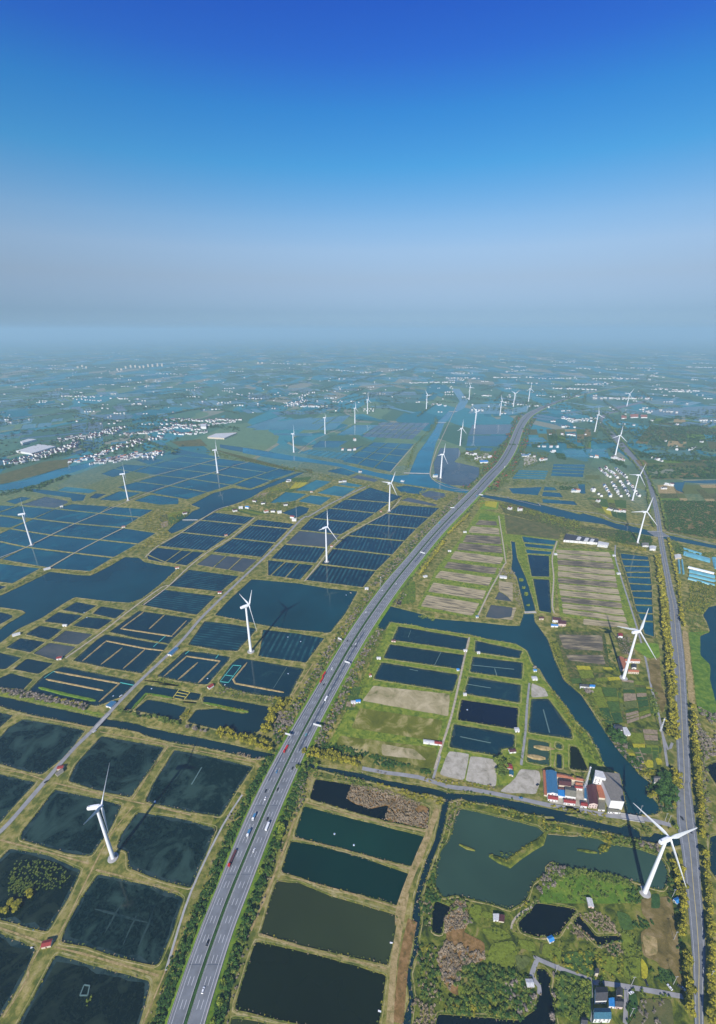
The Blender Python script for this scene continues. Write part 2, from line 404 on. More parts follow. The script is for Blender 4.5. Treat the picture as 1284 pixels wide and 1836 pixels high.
def bund(pts, width, h, mat, z0=-.9, name='embankment'):
    """a raised earth bank with sloping sides that follows a line"""
    P_ = [Vector(p) for p in pts]; c = []
    for a, b in zip(P_, P_[1:]):
        k = max(1, int((b-a).length/8)); c += [a+(b-a)*j/k for j in range(k)]
    c.append(P_[-1]); n = len(c); vs = []; fs = []
    for i, q in enumerate(c):
        nn = offs(c, i); k = 1+.35*noise.noise(Vector((q.x*.12, q.y*.12, 5)))
        e = .35 if i in (0, n-1) else 1
        for s_, hh in ((-1, z0), (-.55, h), (.55, h), (1, z0)):
            p = q+nn*s_*width/2*k*e; vs.append((p.x, p.y, hh))
        if i:
            b = i*4
            for j in range(3): fs.append((b-4+j, b-3+j, b+1+j, b+j))
    me = mesh(name, vs, fs, mat, None, [(v[0], v[1]) for v in vs])
    return tag(link(name, me), kind='structure')

# ---------------- ponds, lakes, canals (surveyed outlines) ----------------
PONDS = []     # (name, ground polygon, material)
def pond(mat, s, r=3, name='pond', wig=.55):
    P_ = gp(s); d = min(math.hypot(*p) for p in P_)
    q = rnd_corner(P_, r) if r else P_
    if d < 2600 and wig: q = wiggle(q, 7 if d < 1100 else 16, wig)
    PONDS.append((name, q, P_, mat))
def cells(mat, gap, s, alt=None):
    """polylines joined by |, ponds lie between neighbouring polylines"""
    rows = [gp(t) for t in s.split('|')]; k = 0
    for a, b in zip(rows, rows[1:]):
        for i in range(min(len(a), len(b))-1):
            q = [a[i], b[i], b[i+1], a[i+1]]
            if area(q) < 30: continue
            q2 = inset(q, gap/2)
            m = mat if not alt else (alt[k % len(alt)]); k += 1
            d = min(math.hypot(*p) for p in q2)
            q3 = rnd_corner(q2, 2)
            if d < 2600: q3 = wiggle(q3, 12, .45)
            PONDS.append(('pond', q3, q2, m))
def grid(mat, gap, nx, ny, s):
    """four surveyed corners divided evenly"""
    p = [Vector(v) for v in gp(s)]
    for i in range(nx):
        for j in range(ny):
            def at(u, v): return tuple((p[0]*(1-u)+p[1]*u)*(1-v)+(p[3]*(1-u)+p[2]*u)*v)
            q = [at(i/nx, j/ny), at((i+1)/nx, j/ny), at((i+1)/nx, (j+1)/ny), at(i/nx, (j+1)/ny)]
            q = inset(q, gap/2); PONDS.append(('pond', q, q, mat))

# west, middle distance
cells('blue_pond', 5, 'A:520,172 400,208 240,280 75,352 -90,425 -260,500|A:800,190 715,242 540,315 365,398 190,485 0,575|A:1115,215 1010,270 890,345 715,432 535,527 345,635')
cells('blue_pond', 5, 'A:890,345 715,432 535,527 345,640|A:1130,382 995,462 820,560 650,662')
pond('mud_pond', 'A:200,165 330,120 480,150 490,165 400,203 150,180')
pond('blue_pond', 'A:135,188 395,212 238,277 -40,248')
pond('blue_pond', 'A:0,262 60,268 200,292 70,345 -90,335'); pond('blue_pond', 'A:40,155 160,122 230,130 110,176')
pond('blue_pond', 'A:-30,182 120,188 -10,232 -90,225'); pond('blue_pond', 'A:-60,600 0,603 290,637 90,745 0,735 -60,730')
pond('teal_pond', 'A:-40,755 0,760 50,766 0,790 -40,800')
pond('lake_water', 'A:-200,940 -60,860 0,835 150,765 290,697 360,660 560,684 650,689 700,666 800,615 900,555 1000,560 1035,590 1140,610 1255,625 1265,650 1150,755 1020,855 940,885 780,875 540,845 480,878 400,928 300,995 130,1075 0,1175 -200,1260 -200,1150 0,1078 60,1032 188,957 160,940 0,917 -100,925', 4, 'lake')
pond('teal_pond', 'A:-60,950 0,950 85,972 90,990 0,1040 -60,1050')
pond('pale_pond', 'A:410,78 470,50 640,65 700,78 640,98'); pond('blue_pond', 'A:225,62 400,80 620,108 600,150 520,155 510,130 330,105 230,85')
pond('teal_pond', 'A:640,130 690,97 770,102 700,134'); pond('blue_pond', 'A:715,143 860,82 1020,92 930,128 850,152')
pond('blue_pond', 'A:965,150 1090,107 1284,133 1284,175 1150,180'); pond('blue_pond', 'A:870,65 960,32 1180,46 1040,88')
pond('blue_pond', 'A:1105,95 1215,53 1284,62 1284,122'); 
pond('teal_pond', 'A:450,937 550,877 700,905 600,963'); pond('teal_pond', 'A:728,908 905,938 830,1000 668,963')
pond('teal_pond', 'A:315,1020 420,950 600,975 500,1043'); pond('teal_pond', 'A:625,985 815,1005 710,1078 522,1050')
pond('teal_pond', 'A:185,1110 290,1047 450,1075 350,1153'); pond('mud_pond', 'A:475,1082 670,1110 560,1188 372,1160')
pond('teal_pond', 'A:45,1205 150,1137 328,1165 220,1243')
pond('mud_pond', 'C:240,125 360,47 548,77 420,180'); pond('teal_pond', 'C:-40,110 0,120 155,155 40,240 0,238 -60,230'); pond('canal_water', 'C:95,240 195,162 383,196 280,273')
pond('canal_water', 'C:-50,320 80,267 238,310 170,383 0,370 -50,362')
# grid of the far west block
cells('blue_pond', 5, 'T:450,365 350,392 240,425 110,462 -10,505|T:640,400 590,414 475,447 325,487 175,530')
cells('blue_pond', 5, 'T:620,408 475,447 325,487 175,530 20,575 -130,618|T:830,432 690,470 560,515 410,555 260,605 110,655|T:1045,480 960,510 815,555 705,600 535,652 385,705')
cells('blue_pond', 5, 'T:1045,480 860,543 715,600|T:1175,500 990,568 840,628')
pond('blue_pond', 'T:240,378 340,345 460,367 350,387'); cells('blue_pond', 5, 'T:100,395 0,418|T:230,420 110,455 |'.replace(' |', '') )
cells('blue_pond', 5, 'T:-60,450 -140,480 -240,520|T:110,460 -10,505 -150,545')
pond('lake_water', 'B:160,370 210,320 300,265 345,225 400,203 330,180 490,95 630,58 760,72 850,45 960,0 T:1180,512 1240,505 B:1040,0 860,70 770,125 690,160 600,190 500,230 390,285 280,352 190,390', 4, 'lake')
# west of the long lane
cells('net_pond', 5, 'B:500,232 395,290 265,378 95,478|B:795,268 718,322 595,414 445,514')
cells('net_pond', 5, 'B:812,282 755,325 630,420 475,520|B:1085,315 1040,352 940,455 845,560')
cells('teal_pond', 3, 'B:90,485 10,540 20,575|B:265,505 145,592 140,600|B:345,513 210,605 205,610|B:432,520 300,620 290,622')
cells('mud_pond', 3, 'B:478,532 365,612|B:590,545 490,632|B:700,558 600,650|B:815,572 710,668')
cells('row_pond', 6, 'B:315,640 160,768|B:690,690 545,812'); cells('row_pond', 6, 'B:130,782 -40,905|B:525,832 375,980')
pond('teal_pond', 'A:785,1095 1000,942 B:350,998 195,1150 A:1215,1183 1050,1155'); pond('teal_pond', 'C:525,178 700,25 760,-12 1000,25 1215,62 1190,92 1020,270 800,235')
pond('teal_pond', 'C:405,240 450,218 960,320 975,345 870,440 700,505 500,470 205,395 320,280')
pond('lake_water', 'B:500,975 620,850 770,714 1140,748 S:250,750 420,778 648,802 560,960 450,1100 400,1103 B:1284,1098 1050,1078 850,1046 640,1000', 4, 'lake')
pond('row_pond', 'B:430,1015 640,1040 795,1068 800,1080 665,1233 530,1225 310,1187'); pond('net_pond', 'B:848,1076 1100,1105 S:405,1137 D:1290,15 1158,193 815,145 830,100')
pond('teal_pond', 'D:290,105 440,120 612,150 602,175 450,350 370,345 230,320 85,288'); pond('teal_pond', 'D:680,155 1145,235 1030,450 780,420 560,365 530,330 620,200')
pond('canal_water', 'D:430,430 640,460 932,515 880,600 860,660 780,705 640,700 300,620 370,530 520,520 700,557 742,548 742,535 480,500 420,480 415,450')
pond('canal_water', 'C:880,535 1050,350 D:240,385 402,415 385,465 200,453 C:1160,440 1060,420 960,530')
pond('canal_water', 'C:965,535 1062,456 1160,470 D:200,487 300,512 240,610 60,585 C:1150,575')
# the long ditch canal
pond('canal_water', 'C:-200,400 0,432 300,497 560,552 745,592 1000,632 D:0,652 240,702 500,752 760,812 940,852 I:-60,60 90,98 200,130 520,187 700,237 1000,285 L:330,82 600,102 860,152 1040,192 1284,240 N:200,484 400,528 600,572 650,548 728,600 740,636 820,638 842,612 1000,645 1060,690 980,720 850,690 700,655 560,622 480,602 200,543 0,512 L:1100,268 900,233 700,180 560,160 430,128 345,145 L:310,300 282,420 230,560 180,700 130,850 M:135,180 135,240 120,350 128,420 90,500 62,600 80,720 90,780 60,1000 M:-10,1000 20,900 58,800 48,700 20,640 58,520 93,400 98,270 78,200 100,40 L:150,640 225,470 262,330 288,182 L:320,132 210,97 120,95 0,57 I:560,243 420,213 250,165 90,132 -60,110 D:920,872 780,882 600,842 400,797 200,767 0,717 C:1000,692 740,647 640,652 450,612 200,562 0,507 -200,470', 0, 'canal', .9)
# bottom left
pond('dark_pond', 'C:165,597 380,632 613,677 480,858 300,998 150,965 0,922 -60,900 -60,750 0,730 60,660'); pond('dark_pond', 'C:-90,535 0,547 98,570 0,658 -90,720')
pond('dark_pond', 'C:732,717 1000,767 1183,802 1080,960 940,1163 700,1110 492,1045 540,930'); pond('dark_pond', 'C:-60,975 0,992 263,1052 130,1190 E:0,222 -80,280')
pond('dark_pond', 'D:215,817 450,862 778,940 650,1130 545,1298 330,1268 0,1192 60,1060'); pond('dark_pond', 'E:395,-20 700,44 878,92 800,260 655,460 520,450 140,340 160,280 280,130')
pond('dark_pond', 'E:992,142 g:270,190 510,257 440,440 330,688 150,650 E:1080,607 922,545 915,430 835,400 880,290')
pond('reed_pond', 'E:70,405 330,447 583,562 500,750 340,1008 150,960 0,915 -90,880 -90,520 0,480')
pond('dark_pond', 'E:708,587 1100,672 g:278,757 200,1000 100,1243 40,1248 E:1100,1250 850,1190 640,1120 432,1078 480,960 600,740')
pond('reed_pond', 'F:-90,260 0,292 262,402 150,650 0,900 -90,1000'); pond('reed_pond', 'F:402,442 700,532 1068,632 1078,680 1000,960 930,1100 60,1100 130,947 300,640')
# right of the motorway, bottom
pond('black_pond', 'I:182,225 420,262 560,300 700,330 1005,430 990,588 700,533 400,448 140,370'); pond('green_pond', 'I:100,420 500,522 975,642 880,858 500,768 30,642')
pond('deep_green_pond', 'g:1050,357 I:0,670 200,702 470,770 862,910 782,1138 500,1058 g:1284,680 1100,610 975,575')
pond('olive_pond', 'g:945,637 1100,650 H:700,25 1183,165 1110,527 600,408 180,297 g:835,1010 890,800'); pond('black_green_pond', 'H:155,347 600,447 1095,592 1035,980 520,958 250,900 0,840 90,540')
pond('olive_pond', 'H:-20,902 200,932 400,985 400,1100 -60,1100')
pond('grey_green_lake', 'L:430,197 700,257 985,332 1040,383 1075,367 1284,388 N:62,615 110,602 440,657 510,693 700,722 880,782 930,860 942,960 900,1030 820,1008 760,983 650,950 520,918 380,888 200,868 120,832 60,890 L:1090,582 1062,640 940,740 900,850 782,930 700,898 500,848 385,820 300,840 245,760 250,620 280,510 340,430 370,330 400,215', 3, 'lake')
pond('black_pond', 'M:245,72 370,122 300,230 290,318 222,300 222,150'); pond('black_pond', 'M:835,230 950,122 970,87 1250,132 O:270,165 190,260 150,328 0,335 M:1060,348 950,330 860,298')
pond('black_pond', 'O:300,172 420,332 590,320 600,350 440,402 330,300 250,230'); pond('black_pond', 'M:265,887 560,912 860,932 960,862 1000,720 962,562 1030,560 1080,622 1062,720 1100,800 1102,910 1140,1080 220,1080')
# the wide river and the lake at the right edge
pond('lake_water', 'J:450,180 S:872,905 R:150,967 200,992 330,1007 540,1022 760,1047 850,1050 880,962 900,955 K:710,0 790,0 800,60 890,180 940,330 1010,480 1130,582 1170,640 1284,790 P:340,692 420,830 500,950 600,1090 700,1190 N:720,182 820,260 780,300 860,400 890,452 850,482 640,488 628,340 590,190 480,132 430,0 P:430,1060 370,940 280,860 200,742 60,562 0,472 K:870,482 780,352 740,262 660,217 450,182 330,152 100,117 0,102 J:760,247 560,222 520,282 450,252', 2, 'river')
pond('lake_water', 'R:790,440 815,447 830,562 870,652 900,722 940,852 965,943 890,948 860,820 830,702 790,642 800,562', 2, 'river')
pond('lake_water', 'P:1190,90 1232,32 1284,20 1400,0 1400,760 1284,722 1240,560 1242,450 1170,380 1172,240 1240,212 1222,150', 4, 'lake')
pond('canal_water', 'N:1240,640 1330,620 1330,1000 1242,880'); pond('black_pond', 'N:1200,132 1330,90 1330,330 1242,200')
# blocks right of the motorway
pond('teal_pond', 'J:620,250 1128,337 1110,428 577,350'); pond('teal_pond', 'J:560,380 1093,457 1075,563 512,480'); pond('teal_pond', 'J:500,510 1053,597 1010,723 442,630')
pond('teal_pond', 'K:372,192 708,267 690,323 367,275'); pond('teal_pond', 'K:352,307 713,352 705,473 332,420'); pond('teal_pond', 'K:327,452 698,512 690,643 292,575')
pond('navy_pond', 'K:272,617 678,677 670,833 242,765'); pond('teal_pond', 'K:217,792 653,867 650,960 555,975 548,1028 182,960')
pond('teal_pond', 'K:772,612 898,612 1058,832 1070,903 752,855'); pond('grey_green_lake', 'K:752,897 903,927 903,1098 742,1065'); pond('grey_green_lake', 'K:952,927 993,942 993,973 952,968')
pond('canal_water', 'K:957,1007 993,1012 993,1113 952,1108'); pond('black_green_pond', 'K:1052,947 1108,962 1188,1133 1052,1120')
pond('mud_pond', 'R:645,897 800,917 790,985 690,1000 605,988'); pond('mud_pond', 'R:703,802 760,835 798,878 672,860')
pond('blue_pond', 'R:867,407 1113,437 1100,468 880,448'); pond('blue_pond', 'R:887,457 1095,477 1085,500 892,482'); pond('blue_pond', 'R:895,500 1080,517 1073,538 902,528')
pond('teal_pond', 'R:907,537 1060,547 1063,698 937,695'); pond('teal_pond', 'R:947,712 1063,717 1078,958 992,943')
cells('blue_pond', 4, 'Q:590,525 600,570 615,620 630,665 640,700 655,745 670,800 685,845 695,900 715,955 740,1015 765,1110|Q:800,550 805,580 812,625 815,665 818,705 825,755 828,800 830,855 832,905 835,965 840,1020 845,1135')
pond('lake_water', 'R:470,95 600,107 900,152 1284,247 Q:330,240 450,272 560,312 700,337 830,372 920,392 1284,470 1400,490 1400,512 1284,497 920,427 830,407 700,382 560,352 480,322 250,290 0,230 R:1000,227 760,162 590,127 470,110', 0, 'canal')
# between the lane and the motorway
cells('net_pond', 5, 'S:735,52 560,138 445,203 310,275|S:975,120 880,165 780,240 670,312'); cells('mud_pond', 6, 'S:225,362 120,462|S:530,395 430,490'); cells('net_pond', 5, 'S:310,275 225,362|S:670,312 530,395'); cells('net_pond', 5, 'S:120,462 15,568|S:430,490 350,602')
cells('net_pond', 3, 'S:0,575 0,690|S:130,588 20,690|S:225,600 125,705|S:335,612 235,722')
cells('net_pond', 5, 'S:945,178 850,240 710,318 570,400 465,492 375,607 265,725|S:1245,200 1165,272 1078,350 990,440 900,542 785,655 690,778')
for s_ in ('S:10,170 130,87 285,102 200,150 150,160', 'S:192,78 350,0 460,12 330,80', 'S:217,155 310,110 460,127 380,183', 'S:352,95 480,42 638,62 540,123', 'S:500,35 560,15 690,40 650,53'): pond('pale_pond', s_)
pond('lake_water', 'S:100,237 230,187 300,202 280,240 210,273'); pond('mud_pond', 'S:960,150 1010,125 1230,180 1200,190'); pond('blue_pond', 'S:920,50 1000,40 1120,60 1090,105 960,90')
grid('blue_pond', 4, 3, 4, 'U:685,290 975,302 805,505 455,430'); grid('mud_pond', 3, 7, 4, 'U:740,147 1090,152 960,272 592,252')
pond('pale_pond', 'U:420,235 540,167 720,167 590,240'); grid('pale_pond', 3, 8, 1, 'U:220,342 550,372 480,425 140,370'); pond('blue_pond', 'U:230,330 300,280 500,282 420,330')
pond('blue_pond', 'U:480,355 560,330 620,312 540,357'); pond('blue_pond', 'U:340,500 450,475 560,512 500,533'); pond('mud_pond', 'U:512,545 570,527 718,560 690,578'); pond('blue_pond', 'U:840,603 1075,625 1010,663 860,640')
pond('mud_pond', 'U:1010,650 1100,632 1210,660 1190,680 1050,690'); pond('mud_pond', 'R:130,105 200,75 310,95 320,120 250,150')
pond('wide_canal_water', 'U:-260,330 0,372 430,442 560,472 700,507 850,532 935,525 1000,370 1060,290 1120,200 1150,140 1220,70 Y:730,520 770,450 740,400 712,365 770,365 830,450 800,500 U:1250,90 1190,160 1160,240 1130,300 1100,420 1082,515 1100,560 1300,622 V:440,640 400,665 V:140,620 U:1100,623 880,588 700,540 560,510 440,470 250,440 0,415 -260,370', 0, 'canal')
pond('mud_pond', 'V:160,530 150,440 200,332 330,332 350,380 300,432 480,472 480,540 400,608 260,600 170,562'); pond('blue_pond', 'V:400,242 700,242 620,323 385,320'); pond('mud_pond', 'V:430,165 720,162 690,235 400,238')
pond('blue_pond', 'V:380,332 480,327 440,355 382,355'); pond('blue_pond', 'V:490,327 580,332 560,358 482,355')
grid('blue_pond', 5, 1, 4, 'V:1010,445 1245,450 1230,545 990,535'); grid('pale_pond', 4, 1, 2, 'V:830,257 940,257 980,290 840,312'); grid('pale_pond', 4, 1, 4, 'V:760,490 980,495 955,560 710,555')
pond('blue_pond', 'V:690,622 930,612 900,673 720,660'); pond('blue_pond', 'R:1012,137 1238,152 1268,183 1017,165'); pond('blue_pond', 'V:950,610 1020,617 1040,638 940,640'); pond('blue_pond', 'V:940,647 1058,655 1083,690 930,680')
grid('pale_pond', 4, 1, 3, 'V:1080,347 1230,345 1270,400 1100,400'); grid('pale_pond', 4, 2, 2, 'W:170,345 500,335 520,400 200,402'); pond('blue_pond', 'W:290,592 340,592 345,663 305,660')
pond('lake_water', 'W:960,580 1060,577 1040,640 1058,658 1000,640'); pond('lake_water', 'W:1040,570 1300,560 1300,590 1200,590 1060,580'); pond('lake_water', 'W:740,60 1000,40 1500,20 1500,100 1100,102 900,100 800,82')
pond('wide_canal_water', 'c:-60,752 0,742 130,718 300,663 400,640 500,620 512,640 430,665 330,697 200,742 100,767 0,777 -60,790', 3, 'canal'); pond('lake_water', 'c:-60,600 60,602 0,650 -60,660'); pond('lake_water', 'c:350,585 500,532 540,540 430,580')
pond('lake_water', 'c:480,367 720,370 700,390 540,402', 3, 'lake'); pond('lake_water', 'Y:150,385 470,385 480,410 140,410', 3, 'lake'); pond('lake_water', 'X:530,410 600,400 700,410 690,440 560,440', 3, 'lake')
pond('lake_water', 'T:620,305 820,332 1000,362 1060,395 1000,397 700,350 620,330'); pond('pale_pond', 'T:800,185 1050,105 1110,110 890,195'); grid('pale_pond', 6, 5, 2, 'U:0,140 520,95 400,205 -200,205')
for s_ in ('T:880,160 1284,110 1284,190 1000,200', 'T:1000,225 1284,225 1284,250 1010,240', 'V:430,20 640,10 620,90 400,85', 'V:640,60 870,20 830,70 690,95'): pond('pale_pond', s_)

# ponds and flooded fields strewn over the far plain
rr = random.Random(77); FARP = []
for i in range(950):
    y_ = 638+160*rr.random()**1.5; x_ = rr.uniform(-60, 1344)
    if (y_ > 738 and 300 < x_ < 960) or (735 < x_ < 890 and y_ > 683): continue
    if y_ > 765 and x_ > 960: continue
    X, Y = G(x_, y_)
    if any((X-a)**2+(Y-b)**2 < 150**2 for a, b in FARP) : continue
    FARP.append((X, Y)); an = (R(30) if noise.noise(Vector((X*.0004, Y*.0004, 0))) > 0 else R(-52))+rr.gauss(0, .06)+(R(90) if rr.random() < .5 else 0)
    e = Vector((math.cos(an), math.sin(an))); n_ = Vector((-e.y, e.x)); L_, W_ = rr.uniform(80, 340), rr.uniform(30, 85)
    for k in range(rr.choice((1, 2, 3))):
        c_ = Vector((X, Y))+n_*(W_+8)*k
        q = [tuple(c_-e*L_/2-n_*W_/2), tuple(c_+e*L_/2-n_*W_/2), tuple(c_+e*L_/2+n_*W_/2), tuple(c_-e*L_/2+n_*W_/2)]
        PONDS.append(('pond', q, q, rr.choice(('pale_pond', 'lake_water', 'blue_pond', 'pale_pond', 'pale_pond', 'mud_pond'))))

def ccw(p):
    n = len(p); a = sum(p[i][0]*p[(i+1) % n][1]-p[(i+1) % n][0]*p[i][1] for i in range(n)); return p if a > 0 else p[::-1]
# ground: one sheet to the horizon with a pit under every pond, canal and lake
def build_ground():
    BIG = 90000.0
    vs = [Vector(v) for v in ((-BIG,-3000), (BIG,-3000), (BIG,BIG), (-BIG,BIG))]; edges = [(0,1), (1,2), (2,3), (3,0)]
    boxes = []
    for nm, q, ref, m in PONDS:
        k = len(vs); n = len(q); vs += [Vector(v) for v in q]; edges += [(k+i, k+(i+1) % n) for i in range(n)]
        boxes.append((min(p[0] for p in q), max(p[0] for p in q), min(p[1] for p in q), max(p[1] for p in q), q))
    ov, oe, of, _, _, _ = geometry.delaunay_2d_cdt(vs, edges, [], 0, 1e-3)
    keep = []
    for f in of:
        cxx = sum(ov[i].x for i in f)/len(f); cyy = sum(ov[i].y for i in f)/len(f)
        if not any(a <= cxx <= b and c <= cyy <= d and inside((cxx, cyy), q) for a, b, c, d, q in boxes): keep.append(f)
    edge = {}
    for f in keep:
        for i in range(len(f)):
            e = (f[i], f[(i+1) % len(f)]); edge[e] = 1
    V3 = [(v.x, v.y, 0.0) for v in ov]; F = [tuple(f) for f in keep]; low = {}
    def lo(i):
        if i not in low: low[i] = len(V3); V3.append((ov[i].x, ov[i].y, -1.6))
        return low[i]
    for (a, b) in list(edge):
        if (b, a) not in edge and max(abs(ov[a].x), abs(ov[a].y)) < BIG-1: F.append((b, a, lo(a), lo(b)))
    o = link('ground', mesh('ground', V3, F, 'ground')); tag(o, kind='structure')
build_ground()
for i, (nm, q, ref, m) in enumerate(PONDS):
    o = sheet(nm, ccw(q), -.75-.0008*i, m, ref=list(ref)); tag(o, kind='structure')
# grassy lip round every nearer pond, and the paler shallows inside the dark ones
def ring(polys, d0, z0, d1, z1, name, mat, ph=0.0, amp=.5):
    V = []; F = []
    for q in polys:
        q = ccw(q); n = len(q); k = len(V)
        for i in range(n):
            p0, p1, p2 = Vector(q[i-1]), Vector(q[i]), Vector(q[(i+1) % n]); e = (p2-p0)
            if e.length < 1e-4: e = Vector((1, 0))
            e.normalize(); nn = Vector((e.y, -e.x))      # outward
            m = 1+amp*noise.noise(Vector((p1.x*.07, p1.y*.07, ph)))
            a = p1+nn*d0; b = p1+nn*d1*m; V += [(a.x, a.y, z0), (b.x, b.y, z1)]
        for i in range(n): j = (i+1) % n; F.append((k+2*i, k+2*i+1, k+2*j+1, k+2*j) if d1 > d0 else (k+2*i, k+2*j, k+2*j+1, k+2*i+1))
    me = mesh(name, V, F, mat, None, [(v[0], v[1]) for v in V]); return tag(link(name, me), kind='structure')
near_p = [q for nm, q, ref, m in PONDS if min(math.hypot(*p) for p in q) < 1500]
ring(near_p, -.15, -.95, 1.5, .20, 'pond_bank', 'bank_grass', 1.0); ring(near_p, 1.2, .14, 2.2, .02, 'pond_bank', 'bank_straw', 1.0)
ring([q for nm, q, ref, m in PONDS if m in ('dark_pond', 'reed_pond', 'teal_pond', 'row_pond') and min(math.hypot(*p) for p in q) < 1000 and area(q) > 600], .0, -.735, -3.2, -.742, 'pond_shallows', 'pond_margin', 4.0, 1.2)
bed = link('ground_below_water', mesh('ground_below_water', [(-90000,-3000,-2.5),(90000,-3000,-2.5),(90000,90000,-2.5),(-90000,90000,-2.5)], [(0,1,2,3)], 'dark_mud')); tag(bed, kind='structure')

HOLES = [(min(q[0] for q in p[1]), max(q[0] for q in p[1]), min(q[1] for q in p[1]), max(q[1] for q in p[1]), p[1]) for p in PONDS]
# ---------------- patches of ground cover, raised a few centimetres ----------------
ZP = [0.03]
def patch(mat, s, name='field', r=4, wig=1.0, z=None):
    P_ = gp(s); q = rnd_corner(P_, r) if r else P_
    q = wiggle(q, 8, wig) if math.hypot(*P_[0]) < 2000 else q
    ZP[0] += .006
    o = sheet(name, ccw(q), z if z is not None else ZP[0], mat, ref=list(P_), holes=HOLES if (z is None or z > 0) and name not in ('drained_bed', 'yard') else None); return tag(o, kind='structure')
# broad covers
patch('wet_meadow', 'M:-10,1010 60,800 120,480 130,180 L:120,900 240,560 300,400 345,150 430,135 700,180 1000,240 1284,300 N:200,545 500,610 700,655 860,700 960,760 O:1050,0 1080,400 1110,700 1125,1010 0,1010', 'meadow', 3, z=.012)
patch('bank_grass', 'J:560,215 760,245 1130,325 1284,345 K:460,182 660,217 740,262 780,352 870,482 1284,1010 P:430,1060 N:480,132 0,150 K:600,1240 400,1240 J:700,1230 100,1130 330,700', 'meadow', 3, z=.012)
patch('wet_meadow', 'P:340,690 220,560 60,380 100,230 200,170 480,210 520,460 780,500 860,760 890,1000 890,1180 870,1284 700,1190 500,950', 'meadow', 3, z=.012)
patch('bank_grass', 'R:700,390 870,395 1130,430 1100,960 985,960 830,560', 'meadow', z=.018); patch('scrub', 'Q:565,500 810,545 850,1140 760,1140', 'meadow', z=.018)
patch('wet_meadow', 'g:560,0 700,0 560,240 330,720 150,1284 60,1284 240,720 440,330', 'meadow', z=.012)
patch('bank_grass', 'C:-60,395 0,400 300,460 750,560 760,600 300,500 0,440 -60,430', 'meadow', z=.012)
# strips of drained beds
patch('bank_grass', 'R:560,210 740,250 760,560 700,720 620,835 530,1000 110,930 250,640 420,430', 'meadow', z=.02); patch('bank_grass', 'Q:110,490 545,510 725,1070 160,980', 'meadow', z=.02)
patch('scrub', 'P:120,210 480,210 520,460 200,450', 'meadow', z=.02)
for s_, m in (('R:570,240 690,262 690,288 550,285', 'grass'), ('R:560,290 680,300 690,330 530,325', 'mud_bed'), ('R:505,335 700,350 705,395 480,380', 'dry_bed'), ('R:470,395 710,410 720,465 440,450', 'mud_bed'),
    ('R:420,455 720,480 725,530 400,505', 'mud_bed'), ('R:385,515 735,560 710,610 350,570', 'dry_bed'), ('R:335,590 690,635 670,680 305,635', 'mud_bed'), ('R:280,655 655,705 625,765 240,705', 'dry_bed'),
    ('R:230,740 610,800 580,865 190,805', 'dry_bed'), ('R:180,830 560,890 510,980 140,910', 'dry_bed'), ('J:440,680 990,740 980,900 360,790', 'sand_bed'), ('J:340,840 940,930 900,1080 280,985', 'mossy_bed'),
    ('P:150,230 460,240 475,350 190,335', 'mud_bed'), ('P:200,375 470,380 490,450 230,420', 'mud_bed'), ('R:700,730 800,740 800,880 760,835 700,798', 'dry_bed'), ('R:800,918 825,920 800,1010 600,992 690,1003 790,988', 'dry_bed')):
    patch(m, s_, 'drained_bed')
L_ = gp('Q:125,500 130,530 135,570 138,615 138,655 135,700 140,745 148,790 155,838 165,885 168,925 172,965')
R_ = gp('Q:520,520 540,560 552,600 562,650 570,695 578,740 588,785 600,832 612,882 622,932 640,985 655,1035')
for i in range(11):
    q = inset([L_[i], R_[i], R_[i+1], L_[i+1]], 2.6); ZP[0] += .006
    tag(sheet('drained_bed', ccw(wiggle(rnd_corner(q, 4), 8, 1)), ZP[0], ('dry_bed', 'dry_bed', 'mud_bed')[i % 3], ref=q), kind='structure')
patch('dry_bed', 'Q:330,1000 640,1035 660,1068 330,1045', 'drained_bed')
patch('mossy_bed', 'J:200,1040 900,1130 880,1280 160,1125'); patch('sand_bed', 'J:500,1100 740,1140 830,1220 500,1180', 'field'); patch('gravel_yard', 'K:180,990 330,1010 290,1205 110,1160', 'yard'); patch('gravel_yard', 'K:338,1025 500,1050 525,1080 518,1250 300,1208', 'yard')
patch('gravel_yard', 'K:700,1120 830,1130 840,1200 810,1300 545,1284 600,1240 650,1190', 'yard'); patch('gravel_yard', 'K:775,500 870,540 900,600 773,603', 'yard')
patch('gravel_yard', 'f:280,260 620,290 660,520 660,640 560,620 380,600 150,560 140,300', 'yard')
patch('olive_field', 'R:740,250 1160,350 1130,430 870,400 760,390'); patch('bright_grass', 'R:570,150 700,160 690,215 560,215')
patch('dark_mud', 'S:880,870 960,860 1030,740 1000,760 970,850 960,905 870,880'); patch('grass', 'S:1000,750 1060,730 1065,880 960,900'); patch('scrub', 'S:930,720 1040,700 1000,770 880,870')
patch('straw', 'P:1040,200 1080,215 1135,740 1090,720'); patch('grass', 'P:1085,215 1240,210 1170,240 1172,380 1240,450 1240,560 1284,720 1330,900 1150,780 1130,600'); patch('brown_field', 'P:800,420 880,400 890,600 930,700 900,800 850,700 810,560')
patch('bright_grass', 'P:700,300 780,290 870,300 880,400 790,400 700,340'); patch('scrub', 'P:560,240 640,250 690,370 600,380')
patch('scrub', 'Q:0,290 200,400 240,360 550,440 800,500 830,440 560,360 300,330 100,280 0,260'); patch('scrub', 'R:770,160 1284,300 1284,390 740,240 700,180')
patch('brown_field', 'O:740,60 960,50 985,200 1020,420 1045,680 1020,700 960,560 900,580 860,520 760,480 740,300 820,260 750,170'); patch('olive_field', 'O:740,780 960,790 980,1000 640,1000 720,860')
patch('grass', 'N:200,870 380,890 650,950 700,1010 730,1124 0,1124 60,960'); patch('rust_grass', 'M:380,70 470,90 480,240 440,300 600,380 600,500 430,560 410,760 360,740 290,640 250,480 330,350 300,230')
